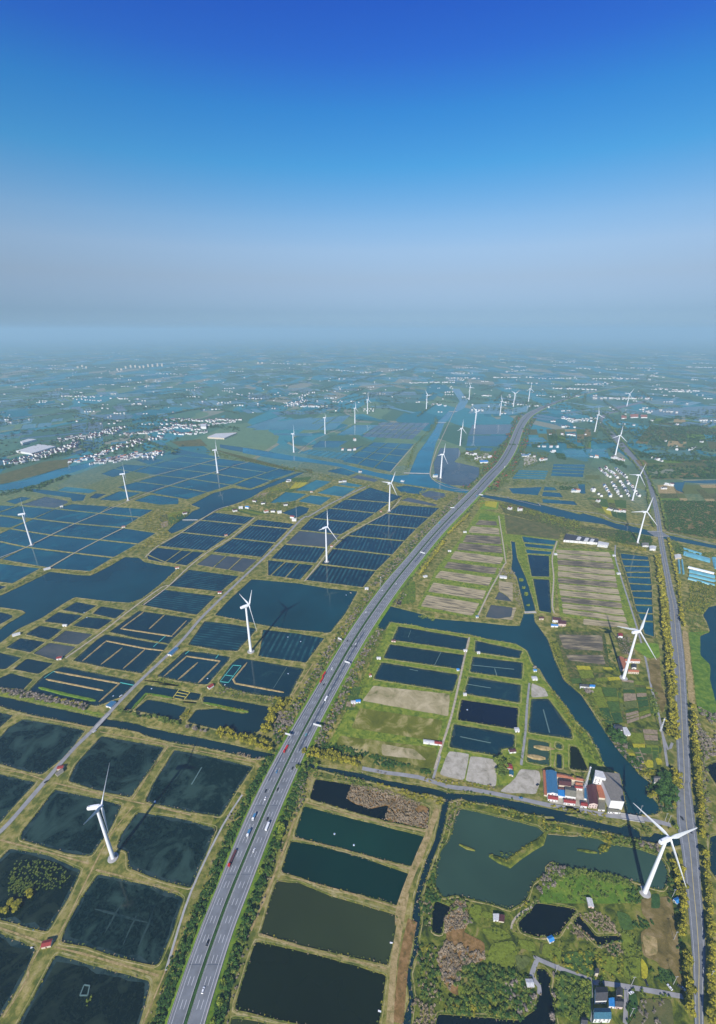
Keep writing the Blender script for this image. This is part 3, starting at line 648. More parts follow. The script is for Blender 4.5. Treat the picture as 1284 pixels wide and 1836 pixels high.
for s_, m in (('M:560,280 700,260 800,340 690,360 620,350', 'crop_lime'), ('M:650,380 800,360 840,430 800,570 600,530', 'crop_lime'), ('M:830,350 960,380 965,450 870,430', 'crop_lime'), ('M:500,100 580,110 570,250 480,210', 'crop_lime'),
    ('M:585,150 660,170 650,210 580,200', 'crop_lime'), ('M:810,460 940,490 900,560 840,590', 'crop_olive'), ('M:1020,380 1160,430 1140,520 1010,470', 'crop_lime'), ('O:200,450 400,440 430,560 400,630 180,550', 'crop_green'),
    ('O:440,470 600,480 620,640 440,560', 'crop_lime'), ('O:600,300 660,290 720,460 620,480', 'crop_lime'), ('O:620,490 740,480 740,640 620,630', 'crop_lime'), ('O:740,480 790,560 790,640 750,640', 'crop_yellow'),
    ('O:160,570 390,650 380,960 130,900', 'crop_green'), ('O:860,550 980,600 990,670 890,660', 'crop_green'), ('O:820,30 880,30 880,130 810,130', 'crop_deep'), ('O:560,140 660,180 700,290 600,290', 'crop_green'), ('O:750,320 860,340 860,470 780,480', 'straw'),
    ('M:400,690 450,690 450,770 410,770', 'crop_lime'), ('M:470,760 640,770 640,810 460,800', 'crop_lime'), ('O:655,735 700,740 730,880 650,900', 'crop_deep'), ('M:1000,380 1020,380 1010,470 990,460', 'scrub')):
    patch(m, s_, 'crop_field')
# vegetable plots between the river and the road, laid out in rows
def plots(s, mats, nu, nv, name='vegetable_plot', seed=1, fill=.85):
    p = [Vector(v) for v in gp(s)]; rr = random.Random(seed); ZP[0] += .006
    def at(u, v): return (p[0]*(1-u)+p[1]*u)*(1-v)+(p[3]*(1-u)+p[2]*u)*v
    us = [0]; 
    while us[-1] < 1: us.append(us[-1]+rr.uniform(.6, 1.6)/nu)
    us[-1] = 1
    for a, b in zip(us, us[1:]):
        v = 0
        while v < 1:
            v2 = min(1, v+rr.uniform(.5, 1.8)/nv)
            if rr.random() < fill:
                q = inset([tuple(at(a, v)), tuple(at(b, v)), tuple(at(b, v2)), tuple(at(a, v2))], .7)
                if area(q) > 20: tag(sheet(name, ccw(wiggle(q, 6, .5)), ZP[0]+rr.uniform(0, .005), rr.choice(mats), ref=q, holes=HOLES), kind='structure')
            v = v2
GM = ['crop_lime', 'crop_green', 'crop_green', 'crop_deep', 'crop_soil', 'crop_olive', 'crop_yellow', 'scrub']
plots('P:200,450 560,470 600,560 250,590', GM, 4, 3, seed=3); plots('P:600,550 820,580 870,800 640,880', GM, 2, 9, seed=4); plots('P:360,600 600,620 640,880 500,900', GM, 3, 6, seed=5)
plots('P:640,900 880,920 890,1180 730,1180', GM, 3, 6, seed=6); plots('N:600,0 900,0 870,160 740,170', GM, 4, 4, seed=7)
plots('J:200,640 380,640 300,860 190,860', ['crop_green', 'crop_soil', 'crop_lime', 'scrub'], 2, 5, seed=8); plots('Q:350,130 640,150 640,300 440,230', GM, 4, 4, seed=9); plots('T:1000,560 1284,540 1200,640 860,700', GM, 5, 4, seed=10)
plots('B:100,260 330,210 300,290 120,350', GM, 4, 2, seed=11); plots('B:560,200 700,200 950,250 780,260', GM, 4, 2, seed=12)
FM = ['crop_green', 'crop_olive', 'olive_field', 'grass', 'scrub', 'straw', 'brown_field', 'crop_deep']
plots('W:850,120 1284,110 1500,380 700,300', FM, 7, 6, seed=13); plots('W:700,420 1284,420 1500,560 820,560', FM, 6, 4, seed=14); plots('W:860,600 1284,600 1450,720 880,720', FM, 6, 3, seed=15); plots('V:760,200 1284,200 1284,340 800,330', FM, 8, 4, seed=16, fill=.6)
plots('W:350,440 440,440 450,560 340,560', ['crop_lime', 'crop_olive'], 1, 2, seed=17); patch('olive_field', 'c:0,690 240,620 420,600 360,650 100,720 0,745', 'field'); patch('olive_field', 'T:270,290 480,270 530,320 330,325', 'field')
patch('gravel_yard', 'T:530,250 590,230 750,220 700,240 600,275', 'yard', 0); patch('gravel_yard', 'V:470,380 540,370 560,400 490,430 440,430', 'yard', 0); patch('gravel_yard', 'V:800,400 880,390 900,430 800,470', 'yard', 0)
patch('crop_yellow', 'R:600,155 690,160 680,205 600,190', 'crop_field'); patch('crop_yellow', 'P:780,1130 830,1140 830,1190 780,1190', 'crop_field'); patch('crop_yellow', 'P:845,1120 890,1130 900,1170 860,1175', 'crop_field')
patch('scrub', 'T:530,330 1284,520 1200,480 1284,490 1284,520 1150,500 850,440')
for s_ in ('Q:880,150 1284,160 1400,450 920,370',): patch('brown_field', s_, 'orchard_ground')

# earth banks inside the ponds
def banks(w_, h_, m, *ss):
    for s_ in ss: bund(gp(s_), w_, h_, m)
banks(3.4, .2, 'straw', 'D:135,290 300,145 540,180 380,340', 'D:235,315 380,190', 'D:735,190 635,310 650,340 1000,405', 'C:590,182 765,35 1050,90 1180,105', 'C:725,205 880,85', 'C:885,235 1050,90',
      'A:1240,1125 870,1070 1040,945', 'A:1070,1075 1190,965', 'B:190,1125 300,1012', 'C:390,255 860,340 710,475', 'C:330,310 745,392')
banks(9, .3, 'straw', 'K:790,955 940,975', 'K:740,1020 875,1040')
banks(6, .5, 'grass', 'C:280,370 480,420 690,465', 'D:420,480 520,500 650,530 745,548', 'C:950,525 1050,415 1150,430 1240,445')
banks(9, .5, 'wet_meadow', 'L:630,535 770,592 830,545 930,475 1000,435 1040,370', 'N:440,740 520,700'); banks(4, .3, 'wet_meadow', 'L:415,455 470,480 530,500', 'N:285,735 360,745 430,757')

for s_ in ('I:440,265 700,310 1005,430 990,585 880,560 680,515 720,412 560,442 410,370', 'O:290,180 400,150 520,200 600,330 560,310 430,290', 'O:200,270 290,250 380,330 400,370 300,350', 'O:430,400 600,360 620,450 560,490'): patch('rust_grass', s_, 'reed_bed', 6, 2.5, z=-.66)


# ---------------- motorway ----------------
MZ = 3.0
HW = [(278,1906,308,315,347), (299.6,1836,329,336,367.6), (332,1740,359.7,366,396), (361.2,1660,388.3,394.3,422), (386,1600,410.5,416.3,445.5), (434,1480,461.3,466,491), (477.7,1389.7,502.2,506.4,529.5),
      (524.5,1305,544.5,548.8,568.8), (575.7,1219.7,591.5,596,614.5), (623.5,1137,638.5,643,660.5), (685.5,1049.7,700,704,720), (721,1010,732.8,736.3,751.5), (763.3,960,774.5,777.6,791), (802,919.7,813,816,829.5),
      (845.5,877.7,855,857.5,869.5), (874,847,882.5,884.5,896.5), (892.5,830,900,902,912.5), (911.5,798,918.5,920,929.7), (923,770,929,930.5,937.5), (935,749,942,943.3,950.7), (950,738,956.5,957.5,966), (976,727,981.5,982.5,988), (1014,714,1019,1020,1025), (1062,702,1065.5,1066.5,1070), (1122,692,1124.5,1125.5,1128)]
def edge_line(k):
    return [Vector(G(r[k] if k else r[0], r[1], MZ)) for r in HW]
eLo, eLi, eRi, eRo = edge_line(0), edge_line(2), edge_line(3), edge_line(4)
def dense(P_, n=None):
    o = []
    Q = [P_[0]*2-P_[1]]+P_+[P_[-1]*2-P_[-2]]
    for i in range(1, len(Q)-2):
        k = 8
        for j in range(k):
            t = j/k
            o.append(.5*((2*Q[i])+(-Q[i-1]+Q[i+1])*t+(2*Q[i-1]-5*Q[i]+4*Q[i+1]-Q[i+2])*t*t+(-Q[i-1]+3*Q[i]-3*Q[i+1]+Q[i+2])*t**3))
    return o+[Q[-2]]
def smooth(P_, it):
    for _ in range(it): P_ = [P_[0]]+[(P_[i-1]+P_[i]*2+P_[i+1])/4 for i in range(1, len(P_)-1)]+[P_[-1]]
    return P_
Lo, Li, Ri, Ro = [smooth(dense(e), 14) for e in (eLo, eLi, eRi, eRo)]
def lerp(a, b, t): return [p*(1-t)+q*t for p, q in zip(a, b)]
for (a, b) in ((Lo, Li), (Ro, Ri)):
    o = link('motorway_carriageway', ribbon_mesh('motorway_carriageway', [tuple(p) for p in lerp(a, b, .10)], [tuple(p) for p in b], MZ, 'asphalt')); tag(o, kind='structure')
    o = link('motorway_shoulder', ribbon_mesh('motorway_shoulder', [tuple(p) for p in a], [tuple(p) for p in lerp(a, b, .105)], MZ-.01, 'parapet_concrete')); tag(o, kind='structure')
def strip_mb(line, w_, z0, z1, mb):
    n = len(line)
    k0 = len(mb.v)
    for i, q in enumerate(line):
        nn = offs(line, i)*w_/2
        mb.v += [(q.x+nn.x, q.y+nn.y, z0), (q.x+nn.x, q.y+nn.y, z1), (q.x-nn.x, q.y-nn.y, z1), (q.x-nn.x, q.y-nn.y, z0)]
        if i:
            b = k0+i*4
            for j in range(3): mb.f.append((b-4+j, b-3+j, b+1+j, b+j)); mb.mi.append(0)
# solid lines, dashes
mb = MB()
def flat_line(line, w_, z, mb):
    k0 = len(mb.v)
    for i, q in enumerate(line):
        nn = offs(line, i)*w_/2; mb.v += [(q.x+nn.x, q.y+nn.y, z), (q.x-nn.x, q.y-nn.y, z)]
        if i: b = k0+2*i; mb.f.append((b-2, b-1, b+1, b)); mb.mi.append(0)
def dashes(line, w_, ln, gap, z, mb, maxd=1500):
    d = 0; on = True; acc = 0
    for a, b in zip(line, line[1:]):
        L = (b-a).length; t = 0; dr = (b-a).normalized(); nn = Vector((-dr.y, dr.x))*w_/2
        while t < L:
            per = ln+gap; ph = (d+t) % per
            if ph < ln:
                e = min(L, t+ln-ph)
                p, q = a+dr*t, a+dr*e; k = len(mb.v)
                if math.hypot(*p) < maxd:
                    mb.v += [(p.x+nn.x, p.y+nn.y, z), (p.x-nn.x, p.y-nn.y, z), (q.x-nn.x, q.y-nn.y, z), (q.x+nn.x, q.y+nn.y, z)]; mb.f.append((k, k+1, k+2, k+3)); mb.mi.append(0)
                t = e+1e-3
            else: t += per-ph+1e-3
        d += L
for a, b in ((Lo, Li), (Ro, Ri)):
    near = [i for i, p in enumerate(a) if p.length < 1700]; n0 = len(near)
    flat_line(lerp(a, b, .26)[:n0], .28, MZ+.02, mb); flat_line(lerp(a, b, .955)[:n0], .28, MZ+.02, mb)
    for t in (.49, .72): dashes(lerp(a, b, t), .32, 6, 9, MZ+.02, mb)
o = mb.build('lane_marking', ['lane_paint']); tag(o, kind='structure')
# median planting bed and embankment sides
o = link('median_bed', ribbon_mesh('median_bed', [tuple(p) for p in Li], [tuple(p) for p in Ri], MZ-.05, 'crop_deep')); tag(o, kind='structure')
mb = MB()
for line, sg in ((Lo, 1), (Ro, -1)):
    k0 = len(mb.v)
    for i, q in enumerate(line):
        nn = offs(line, i)*sg
        if sg*1 and False: pass
        a = q; b = q+nn*5.5
        mb.v += [(a.x, a.y, MZ-.02), (b.x, b.y, .02)]
        if i: k = k0+2*i; mb.f.append((k-2, k-1, k+1, k)); mb.mi.append(0)
o = link('motorway_bank', mesh('motorway_bank', mb.v, mb.f, ['bright_grass'], mb.mi, [(v[0], v[1]) for v in mb.v])); tag(o, kind='structure')
# crash barriers, one per side of each carriageway
n2 = len([p for p in Lo if p.length < 3500])
for line, nm in ((lerp(Lo, Li, .02), 'outer edge of the west carriageway'), (lerp(Lo, Li, .985), 'median edge of the west carriageway'), (lerp(Ro, Ri, .985), 'median edge of the east carriageway'), (lerp(Ro, Ri, .02), 'outer edge of the east carriageway')):
    mb = MB(); strip_mb(line[:n2], .35, MZ-.01, MZ+.9, mb)
    root = empty('crash_barrier'); tag(root, 'low grey crash barrier along the '+nm, 'barrier', 'motorway crash barriers')
    mb.build('rail', ['parapet_concrete'], root)
# darker bluish strips laid lengthwise on the lanes and expansion joints
def yrow(y_): Y_ = G(500, y_, MZ)[1]; return min(range(len(Lo)), key=lambda i: abs(Lo[i].y-Y_))
for a, b, t0, t1, ya, yb in ((Lo, Li, .13, .25, 1330, 1140), (Ro, Ri, .50, .70, 1345, 1125), (Ro, Ri, .50, .68, 1010, 920), (Lo, Li, .30, .40, 1400, 1340), (Ro, Ri, .30, .45, 890, 850), (Lo, Li, .3, .45, 865, 800)):
    i0, i1 = yrow(ya), yrow(yb); o = link('dark_lane_strip', ribbon_mesh('dark_lane_strip', [tuple(p) for p in lerp(a, b, t0)[i0:i1]], [tuple(p) for p in lerp(a, b, t1)[i0:i1]], MZ+.008, 'asphalt_dark')); tag(o, kind='structure')
mb = MB(); d_ = 0
for i in range(1, len(Lo)):
    d_ += (Lo[i]-Lo[i-1]).length
    if Lo[i].length > 1100: break
    if d_ > 55:
        d_ = random.uniform(-25, 15)
        for a, b in ((Lo, Li), (Ro, Ri)):
            p, q = lerp(a, b, .12)[i], lerp(a, b, .98)[i]; t = (a[i]-a[i-1]).normalized()*.22; k = len(mb.v)
            mb.v += [(*(p-t), MZ+.013), (*(p+t), MZ+.013), (*(q+t), MZ+.013), (*(q-t), MZ+.013)]; mb.f.append((k, k+1, k+2, k+3)); mb.mi.append(0)
o = mb.build('expansion_joint', ['asphalt_dark']); tag(o, kind='structure')
# ---------------- country road and lanes ----------------
def two_edge_road(name, s, z, mat):
    P_ = [gp(t, z) for t in s.split('|')]
    L_ = smooth(dense([Vector(p) for p in P_[0]]), 8); R_ = smooth(dense([Vector(p) for p in P_[1]]), 8)
    tag(link(name, ribbon_mesh(name, [tuple(p) for p in L_], [tuple(p) for p in R_], z, mat)), kind='structure'); return L_, R_
cl, cr = two_edge_road('country_road', 'O:1135,1150 1130,963 1122,700 1115,500 1090,200 1068,0 N:1040,760 1005,560 1000,400 1005,250 P:1012,1284 998,1000 988,700 973,450 957,250 943,0 Q:935,850 905,650 870,450 835,200 783,0 W:757,550 702,450 602,340 502,230 442,150 450,110 500,80 600,60 Z:560,500 800,450|O:1200,1150 1196,963 1196,700 1210,500 1196,200 1178,0 N:1160,760 1138,560 1118,400 1098,250 P:1105,1284 1092,1000 1076,700 1058,400 1030,180 1012,40 Q:968,750 935,580 905,420 870,200 812,0 W:800,560 755,470 680,370 565,240 468,160 480,118 520,88 612,64 Z:580,512 812,458', .35, 'asphalt')
mb = MB(); n3 = len([p for p in cl if p.length < 1800])
flat_line(lerp(cl, cr, .5)[:n3], .45, .38, mb); o = mb.build('centre_line', ['yellow_paint']); tag(o, kind='structure')
mb = MB(); flat_line(lerp(cl, cr, .14)[:n3], .2, .38, mb); flat_line(lerp(cl, cr, .86)[:n3], .2, .38, mb); o = mb.build('edge_line', ['lane_paint']); tag(o, kind='structure')
LZ = [0.30]
def lane(s, w_, mat='asphalt_local', z=.30, name='lane', wob=.15):
    LZ[0] -= .004 if LZ[0] > .12 else 0; z = LZ[0]
    return ribbon(name, gp(s, z), w_, z, mat, wob=wob)
lane('C:-120,1500 10,1400 120,1284 330,1040 540,800 700,650 770,570 960,370 1284,60 B:400,1000 560,842 720,690 870,550 1000,420 1120,290 1165,262 S:290,267 430,185 640,80 735,38', 6.0)
for s_ in ('A:0,560 190,485 365,398 540,315 720,240 930,150 T:110,652 260,600 410,552 560,512 700,468 830,432', 'A:345,640 535,527 715,432 890,347', 'B:-10,900 170,765 310,632 460,515 620,418 790,272', 'A:470,1284 730,1100 960,920 1170,770 B:170,765',
           'S:265,730 370,602 460,490 565,398 715,315 870,230 960,135', 'J:880,1284 930,1120 1000,900 1060,640 1090,500 1130,330', 'K:700,1090 730,860 745,640 760,500', 'R:1100,960 1085,900 1095,700 1085,560 1120,440',
           'Q:560,470 560,560 600,700 680,950 740,1150 P:780,420 820,620 860,760 900,950 935,1180', 'P:970,1010 940,1060 900,950', 'R:540,1000 640,790 740,610 745,560 700,260', 'U:1284,20 U:1160,290 1130,360 1090,500 1110,560 1200,610 1300,630 V:400,640',
           'V:510,660 700,690 R:760,130 1000,190 Q:0,165 200,215 440,245 560,300 800,330', 'Q:910,375 1284,465', 'V:300,640 440,640', 'M:960,480 O:0,495 200,580 390,650', 'O:400,660 620,690 1045,765', 'O:640,700 630,963', 'O:385,650 370,963', 'M:980,490 945,580 940,630 990,690 990,750', 
           'I:1030,225 1080,60', 'B:0,560 90,478 270,375 500,225 600,190', 'T:0,570 150,530 325,487 480,447 620,408', 'U:140,370 270,270 530,160', 'U:800,510 985,300', 'U:900,515 1080,520'):
    lane(s_, 3.2 if 'M:' not in s_ and 'O:' not in s_ else 3.6, 'dirt_track' if s_[0] in 'AJRSBTU' else 'asphalt_local')
lane('M:790,280 800,230 850,170 940,120', 1.8, 'dirt_track'); lane('I:520,150 700,183 920,213 L:330,40 470,56 600,78 860,130 1040,170 1284,215 N:200,425 400,470 600,500 800,520 960,560', 5.5, 'asphalt_local')
lane('D:1210,200 1060,430', 2, 'straw'); lane('g:700,20 560,240 330,720 150,1284', 2.2, 'concrete', wob=.05); lane('g:1130,40 960,520 760,1000', 2.5, 'straw'); lane('I:1060,440 990,640 880,900 790,1150 780,1284', 7, 'straw', .1); lane('H:1240,0 1200,200 1150,500 1120,947', 6, 'straw', .1); lane('H:1284,200 1220,500 1180,940', 9, 'rust_grass', .08)
# light trodden crests on the banks between the dark ponds
for s_ in ('C:0,960 160,985 330,1040', 'C:400,1060 700,1130 950,1190 D:0,1210 330,1290', 'E:0,345 330,430 640,515', 'E:690,560 1000,640 1284,720', 'F:0,255 300,360', 'F:390,390 700,470 1140,600', 'E:960,100 800,300 670,540 440,1000 350,1100', 'D:170,790 20,1000 C:1130,900 950,1180', 'E:300,1100 200,1284 F:200,620 20,900', 'C:180,570 400,610 650,660', 'C:720,690 1200,780 D:0,770', 'F:1280,350 1030,947', 'D:190,790 500,850 800,910', 'g:820,1020 H:600,430 1100,550', 'I:0,930 500,1070 790,1160', 'I:20,650 400,740 880,880', 'I:100,390 500,500 990,610'):
    lane(s_, 1.5, 'straw', .07, 'path', .6)

# ---------------- bridges over the canals ----------------
def bridge(s, w_, label, z=.9, mat='concrete'):
    a, b = [Vector(p) for p in gp(s)]; d = (b-a); L = d.length
    r = empty('bridge', (a.x, a.y, 0), math.atan2(d.y, d.x)); tag(r, label, 'bridge')
    MB().box(0, L, -w_/2, w_/2, z-.6, z).build('deck', [mat], r)
    for sg in (-1, 1): MB().box(0, L, sg*w_/2-.15, sg*w_/2+.15, z, z+.9).build('parapet', ['concrete'], r)
    for k in range(1, 3): MB().box(L*k/3-.4, L*k/3+.4, -w_/2+.3, w_/2-.3, -2.2, z-.6).build('pier', ['concrete'], r)
bridge('C:785,560 665,690', 7, 'narrow concrete lane bridge crossing the ditch beside the blue shed')
bridge('N:600,498 760,525', 7, 'short concrete bridge east of the white factory over the canal mouth')
bridge('U:900,516 1084,521', 6, 'long low pale bridge crossing the wide canal at the junction', 1.5)
bridge('U:1130,150 1205,153', 5, 'short footbridge crossing the wide canal beyond the pale long one', 1.2)
bridge('U:1222,71 1284,73', 5, 'farthest footbridge over the wide canal', 1.2)
bridge('R:885,958 968,957', 4, 'small footbridge at the mouth of the narrow river arm')
bridge('Q:815,390 920,390', 34, 'wide road bridge of the country road over the canal', .33, 'asphalt')
bridge('B:270,292 380,292', 3.5, 'thin footbridge across the river arm beside the green island')

# ---------------- wind turbines ----------------
TW = 'turbine_white'
def make_turbine():
    r = empty('wind_turbine')
    m = MB(); m.tube((0,0,0), (0,0,80.2), 2.1, 1.25, 32, caps=False)
    m.build('tower', [TW], r, True)
    m = MB(); m.tube((0,0,-.4), (0,0,.5), 5.5, 5.2, 24); m.build('foundation', ['concrete'], r)
    m = MB(); m.box(.4, 2.2, -.7, .7, 0, 2.6)
    d = m.build('door', ['window_glass'], r); d.location = (1.75, 0, .4)
    nac = MB()
    secs = [(-8.2, 1.25, 1.5), (-7.4, 1.75, 1.9), (-2, 2.0, 2.15), (2.6, 1.9, 2.0), (3.6, 1.4, 1.5)]
    prof = [(math.cos(t)*abs(math.cos(t))**-.45 if abs(math.cos(t)) > .02 else 0, math.sin(t)*abs(math.sin(t))**-.45 if abs(math.sin(t)) > .02 else 0) for t in [2*math.pi*(i+.5)/16 for i in range(16)]]
    vs = [(x, a*w_, 82+b*h_) for x, w_, h_ in secs for a, b in prof]; fs = []
    for s_ in range(len(secs)-1):
        for i in range(16): fs.append((s_*16+i, s_*16+(i+1) % 16, s_*16+16+(i+1) % 16, s_*16+16+i))
    fs += [tuple(range(15, -1, -1)), tuple(range(64, 80))]
    nac.add(vs, fs); n_ = nac.build('nacelle', [TW], r, False)
    v = MB(); v.tube((-6.5,0,84), (-6.5,0,85.6), .12, .1, 6); v.box(-7.5, -6.0, -.5, .5, 83.9, 84.3); v.build('wind_vane', ['steel'], n_)
    hb = MB(); hb.tube((3.6,0,82), (4.6,0,82), 1.5, 1.75, 16); hb.tube((4.6,0,82), (6.2,0,82), 1.75, .9, 16); hb.tube((6.2,0,82), (6.9,0,82), .9, .15, 16)
    hub = hb.build('hub', [TW], r, True)
    bl = bpy.data.meshes.new('blade')
    vs = []; fs = []; L = 40
    st = [(0, .95, .95, 0), (.03, 1.0, .95, 0), (.10, 1.6, .58, 14), (.20, 1.9, .40, 11), (.35, 1.5, .28, 8), (.55, 1.1, .19, 5), (.75, .78, .12, 3), (.9, .52, .08, 1), (.98, .36, .05, 0), (1, .1, .03, 0)]
    for t, ch, th, tw in st:
        for i in range(10):
            an = 2*math.pi*i/10; y = math.cos(an)*ch - (ch-.95)*.35*(t > .05); x = math.sin(an)*th*(1-.35*math.cos(an)*(t > .05))
            ca, sa = math.cos(R(tw)), math.sin(R(tw))
            vs.append((x*ca-y*sa, y*ca+x*sa, 1.2+t*(L-1.2)))
    for k in range(len(st)-1):
        for i in range(10): fs.append((k*10+i, k*10+(i+1) % 10, k*10+10+(i+1) % 10, k*10+10+i))
    fs.append(tuple(range(len(vs)-10, len(vs))))
    bm_ = mesh('blade', vs, fs, TW, smooth=True)
    return r, bm_
TROOT, BLADE = make_turbine()
TUR = [  # base px, hub px row, yaw, phase, label
 ((203,1538), 1447, 10, 64, 'large white turbine standing on a grassy corner between the dark ponds at bottom left'),
 ((1156,1600), 1506, 18, 98, 'largest white turbine at bottom right, its rotor in front of the country road'),
 ((1118,1216), 1133, 15, 116, 'white turbine beside the red roofed farm courtyard near the river'),
 ((450,1168), 1087, 35, 92, 'white turbine standing between the big dark lake and the striped ponds'),
 ((586,1007), 946, 40, 0, 'white turbine on the bank in the middle of the blue ponds, one blade straight up'),
 ((698,916), 867, 40, 98, 'white turbine among blue ponds just left of the motorway interchange of water'),
 ((57,977), 922, 30, 5, 'white turbine at the far left edge on the lane through blue ponds'),
 ((230,897), 850, 30, 2, 'white turbine at the bend of the pond lane, upper left blocks'),
 ((390.5,848), 807, 30, 118, 'white turbine inside the blue pond grid right of the village'),
 ((527,811), 778, 15, 12, 'white turbine on the spit between canal and scrub'),
 ((583,778), 749, 10, 60, 'white turbine whose rotor looks flat and wide, on the pond dyke'),
 ((636.5,759), 732, 25, 4, 'white turbine at the corner of the purple pond grid'),
 ((659,742), 717, 30, 8, 'white turbine farther back behind the purple pond grid'),
 ((764.5,733), 709, 35, 40, 'distant turbine left of the wide canal'),
 ((790,857), 815, 20, 110, 'white turbine in the grey mud pond beside the long pale bridge'),
 ((825,799), 768, 25, 118, 'white turbine on brown ground right of the wide canal'),
 ((851,768), 739, 25, 60, 'white turbine with two blades raised like a V beyond the brown ground'),
 ((896.5,745), 720, 30, 20, 'slim distant turbine on the field dyke, left of the leaning mast'),
 ((920.5,729), 706, 30, 70, 'distant turbine behind the field dyke'),
 ((947.5,720), 697, 25, 0, 'farthest turbine near the motorway curve'),
 ((841,717), 695, 30, 30, 'far turbine at the head of the wide canal'),
 ((1066.5,774), 744, 20, 15, 'white turbine beside the country road bend and its village'),
 ((1103.5,816), 781, 25, 118, 'white turbine standing against the straight road in the upper right'),
 ((1134,897), 852, 15, 105, 'white turbine in front of the dense rows of village houses'),
 ((1143,973), 918, 25, 112, 'white turbine beside the canal and the country road bridge'),
 ((1124,728), 706, 30, 90, 'distant turbine above the village on the right'),
]
def hub_h(b, hy):
    X, Y = G(*b); lo, hi = 20, 200
    for _ in range(40):
        m = (lo+hi)/2; z = m-CAM_H; zc = Y*_c-z*_s; yc = -Y*_s-z*_c
        if 918+FPX*yc/zc > hy: lo = m
        else: hi = m
    return lo
TROOTS = [TROOT]+[copy_tree(TROOT) for _ in TUR[1:]]
for i, (b, hy, yaw, ph, lab) in enumerate(TUR):
    r = TROOTS[i]
    X, Y = G(*b); k = hub_h(b, hy)/82.0
    r.location = (X, Y, .3); r.rotation_euler = (0, 0, R(yaw)); r.scale = (k, k, k)
    tag(r, lab, 'wind turbine', 'wind turbines of the wind farm')
    ks = 1.25 if Y > 1500 else 1.0
    for j in range(3):
        bl = link('blade', BLADE, r); bl.location = (5.0, 0, 82); bl.rotation_euler = (R(-ph-120*j), 0, 0); bl.scale = (ks, ks, 1)
    if ks > 1:
        for ch in r.children:
            if ch.name.startswith('tower'): ch.scale = (1.35, 1.35, 1)

# ---------------- vehicles ----------------
def wheels(r, xs, w_, rad=.34, wd=.24):
    me = MB(); me.tube((0, -wd/2, 0), (0, wd/2, 0), rad, rad, 10); m = me.mesh('wheel', ['tyre'])
    for x in xs:
        for s_ in (-1, 1): o = link('wheel', m, r); o.location = (x, s_*(w_/2-.1), rad)
def make_car(paint):
    r = empty('car')
    m = MB(); L, W_ = 2.25, .9
    pr = [(-L,.35), (-L,.80), (-L+.15,.92), (-1.35,.98), (1.05,.95), (L-.25,.78), (L,.62), (L,.35)]
    vs = [(x, -W_, z) for x, z in pr]+[(x, W_, z) for x, z in pr]; n = len(pr)
    m.add(vs, [tuple(range(n)), tuple(range(2*n-1, n-1, -1))]+[(i, i+n, (i+1) % n+n, (i+1) % n) for i in range(n)])
    m.build('body', [paint], r)
    m = MB(); m.add([(-1.75,-.8,.96), (1.05,-.8,.94), (1.05,.8,.94), (-1.75,.8,.96), (-1.25,-.62,1.42), (.35,-.62,1.44), (.35,.62,1.44), (-1.25,.62,1.42)], [(0,1,5,4), (1,2,6,5), (2,3,7,6), (3,0,4,7)]); m.build('windows', ['window_glass'], r)
    m = MB(); m.box(-1.27, .37, -.64, .64, 1.42, 1.49); m.build('roof', [paint], r)
    for s_ in (-1, 1): m = MB(); m.box(L-.1, L+.02, s_*.62-.16, s_*.62+.16, .62, .74); m.build('headlight', ['sign_white'], r)
    wheels(r, (-1.35, 1.35), 1.8); return r
def make_truck(cab, load, L=13.0, white_load=False):
    r = empty('truck')
    m = MB(); m.box(L/2-2.2, L/2, -1.25, 1.25, .9, 3.3); m.box(L/2-2.3, L/2-.6, -1.1, 1.1, 3.3, 3.75); m.build('cab', [cab], r)
    m = MB(); m.box(L/2-.02, L/2+.03, -1.1, 1.1, 2.0, 3.0); m.build('windscreen', ['window_glass'], r)
    m = MB(); m.box(-L/2, L/2-2.6, -1.25, 1.25, 1.2, 3.5 if white_load else 2.1); m.box(-L/2+.1, L/2-2.7, -1.15, 1.15, 1.0, 1.2); m.build('cargo_bed', [load], r)
    m = MB(); m.box(-L/2, L/2, -.5, .5, .7, 1.0); m.build('chassis', ['steel'], r)
    wheels(r, (-L/2+1.2, -L/2+2.6, L/2-3.6, L/2-1.2), 2.5, .5, .35); return r
CARS = {k: make_car('car_'+k) for k in ('white', 'dark', 'red', 'blue', 'silver', 'teal')}
TRK = {'red': make_truck('car_red', 'car_red', 12.0), 'white': make_truck('car_white', 'car_white', 9, True), 'teal': make_truck('car_teal', 'car_teal', 10, True), 'white_blue': make_truck('car_white', 'car_blue', 7, True), 'long': make_truck('car_red', 'maroon_roof', 17)}
used = set()
def place(kind, key, x, y, flip, lab, z=MZ, ang=None, sc=1.0):
    src = (CARS if kind == 'car' else TRK)[key]
    r = src if (kind, key) not in used else copy_tree(src); used.add((kind, key))
    X, Y = G(x, y, z+.03); i = min(range(len(Lo)), key=lambda i: (Li[i]-Vector((X, Y))).length)
    if ang is None:
        d = Li[min(i+1, len(Li)-1)]-Li[max(0, i-1)]; ang = math.atan2(d.y, d.x)+(math.pi if flip else 0)
    r.location = (X, Y, z+.03); r.rotation_euler = (0, 0, ang); r.scale = (sc, sc, sc)
    tag(r, lab, 'car' if kind == 'car' else 'truck', 'traffic on the motorway' if z == MZ else 'vehicles on the small roads')
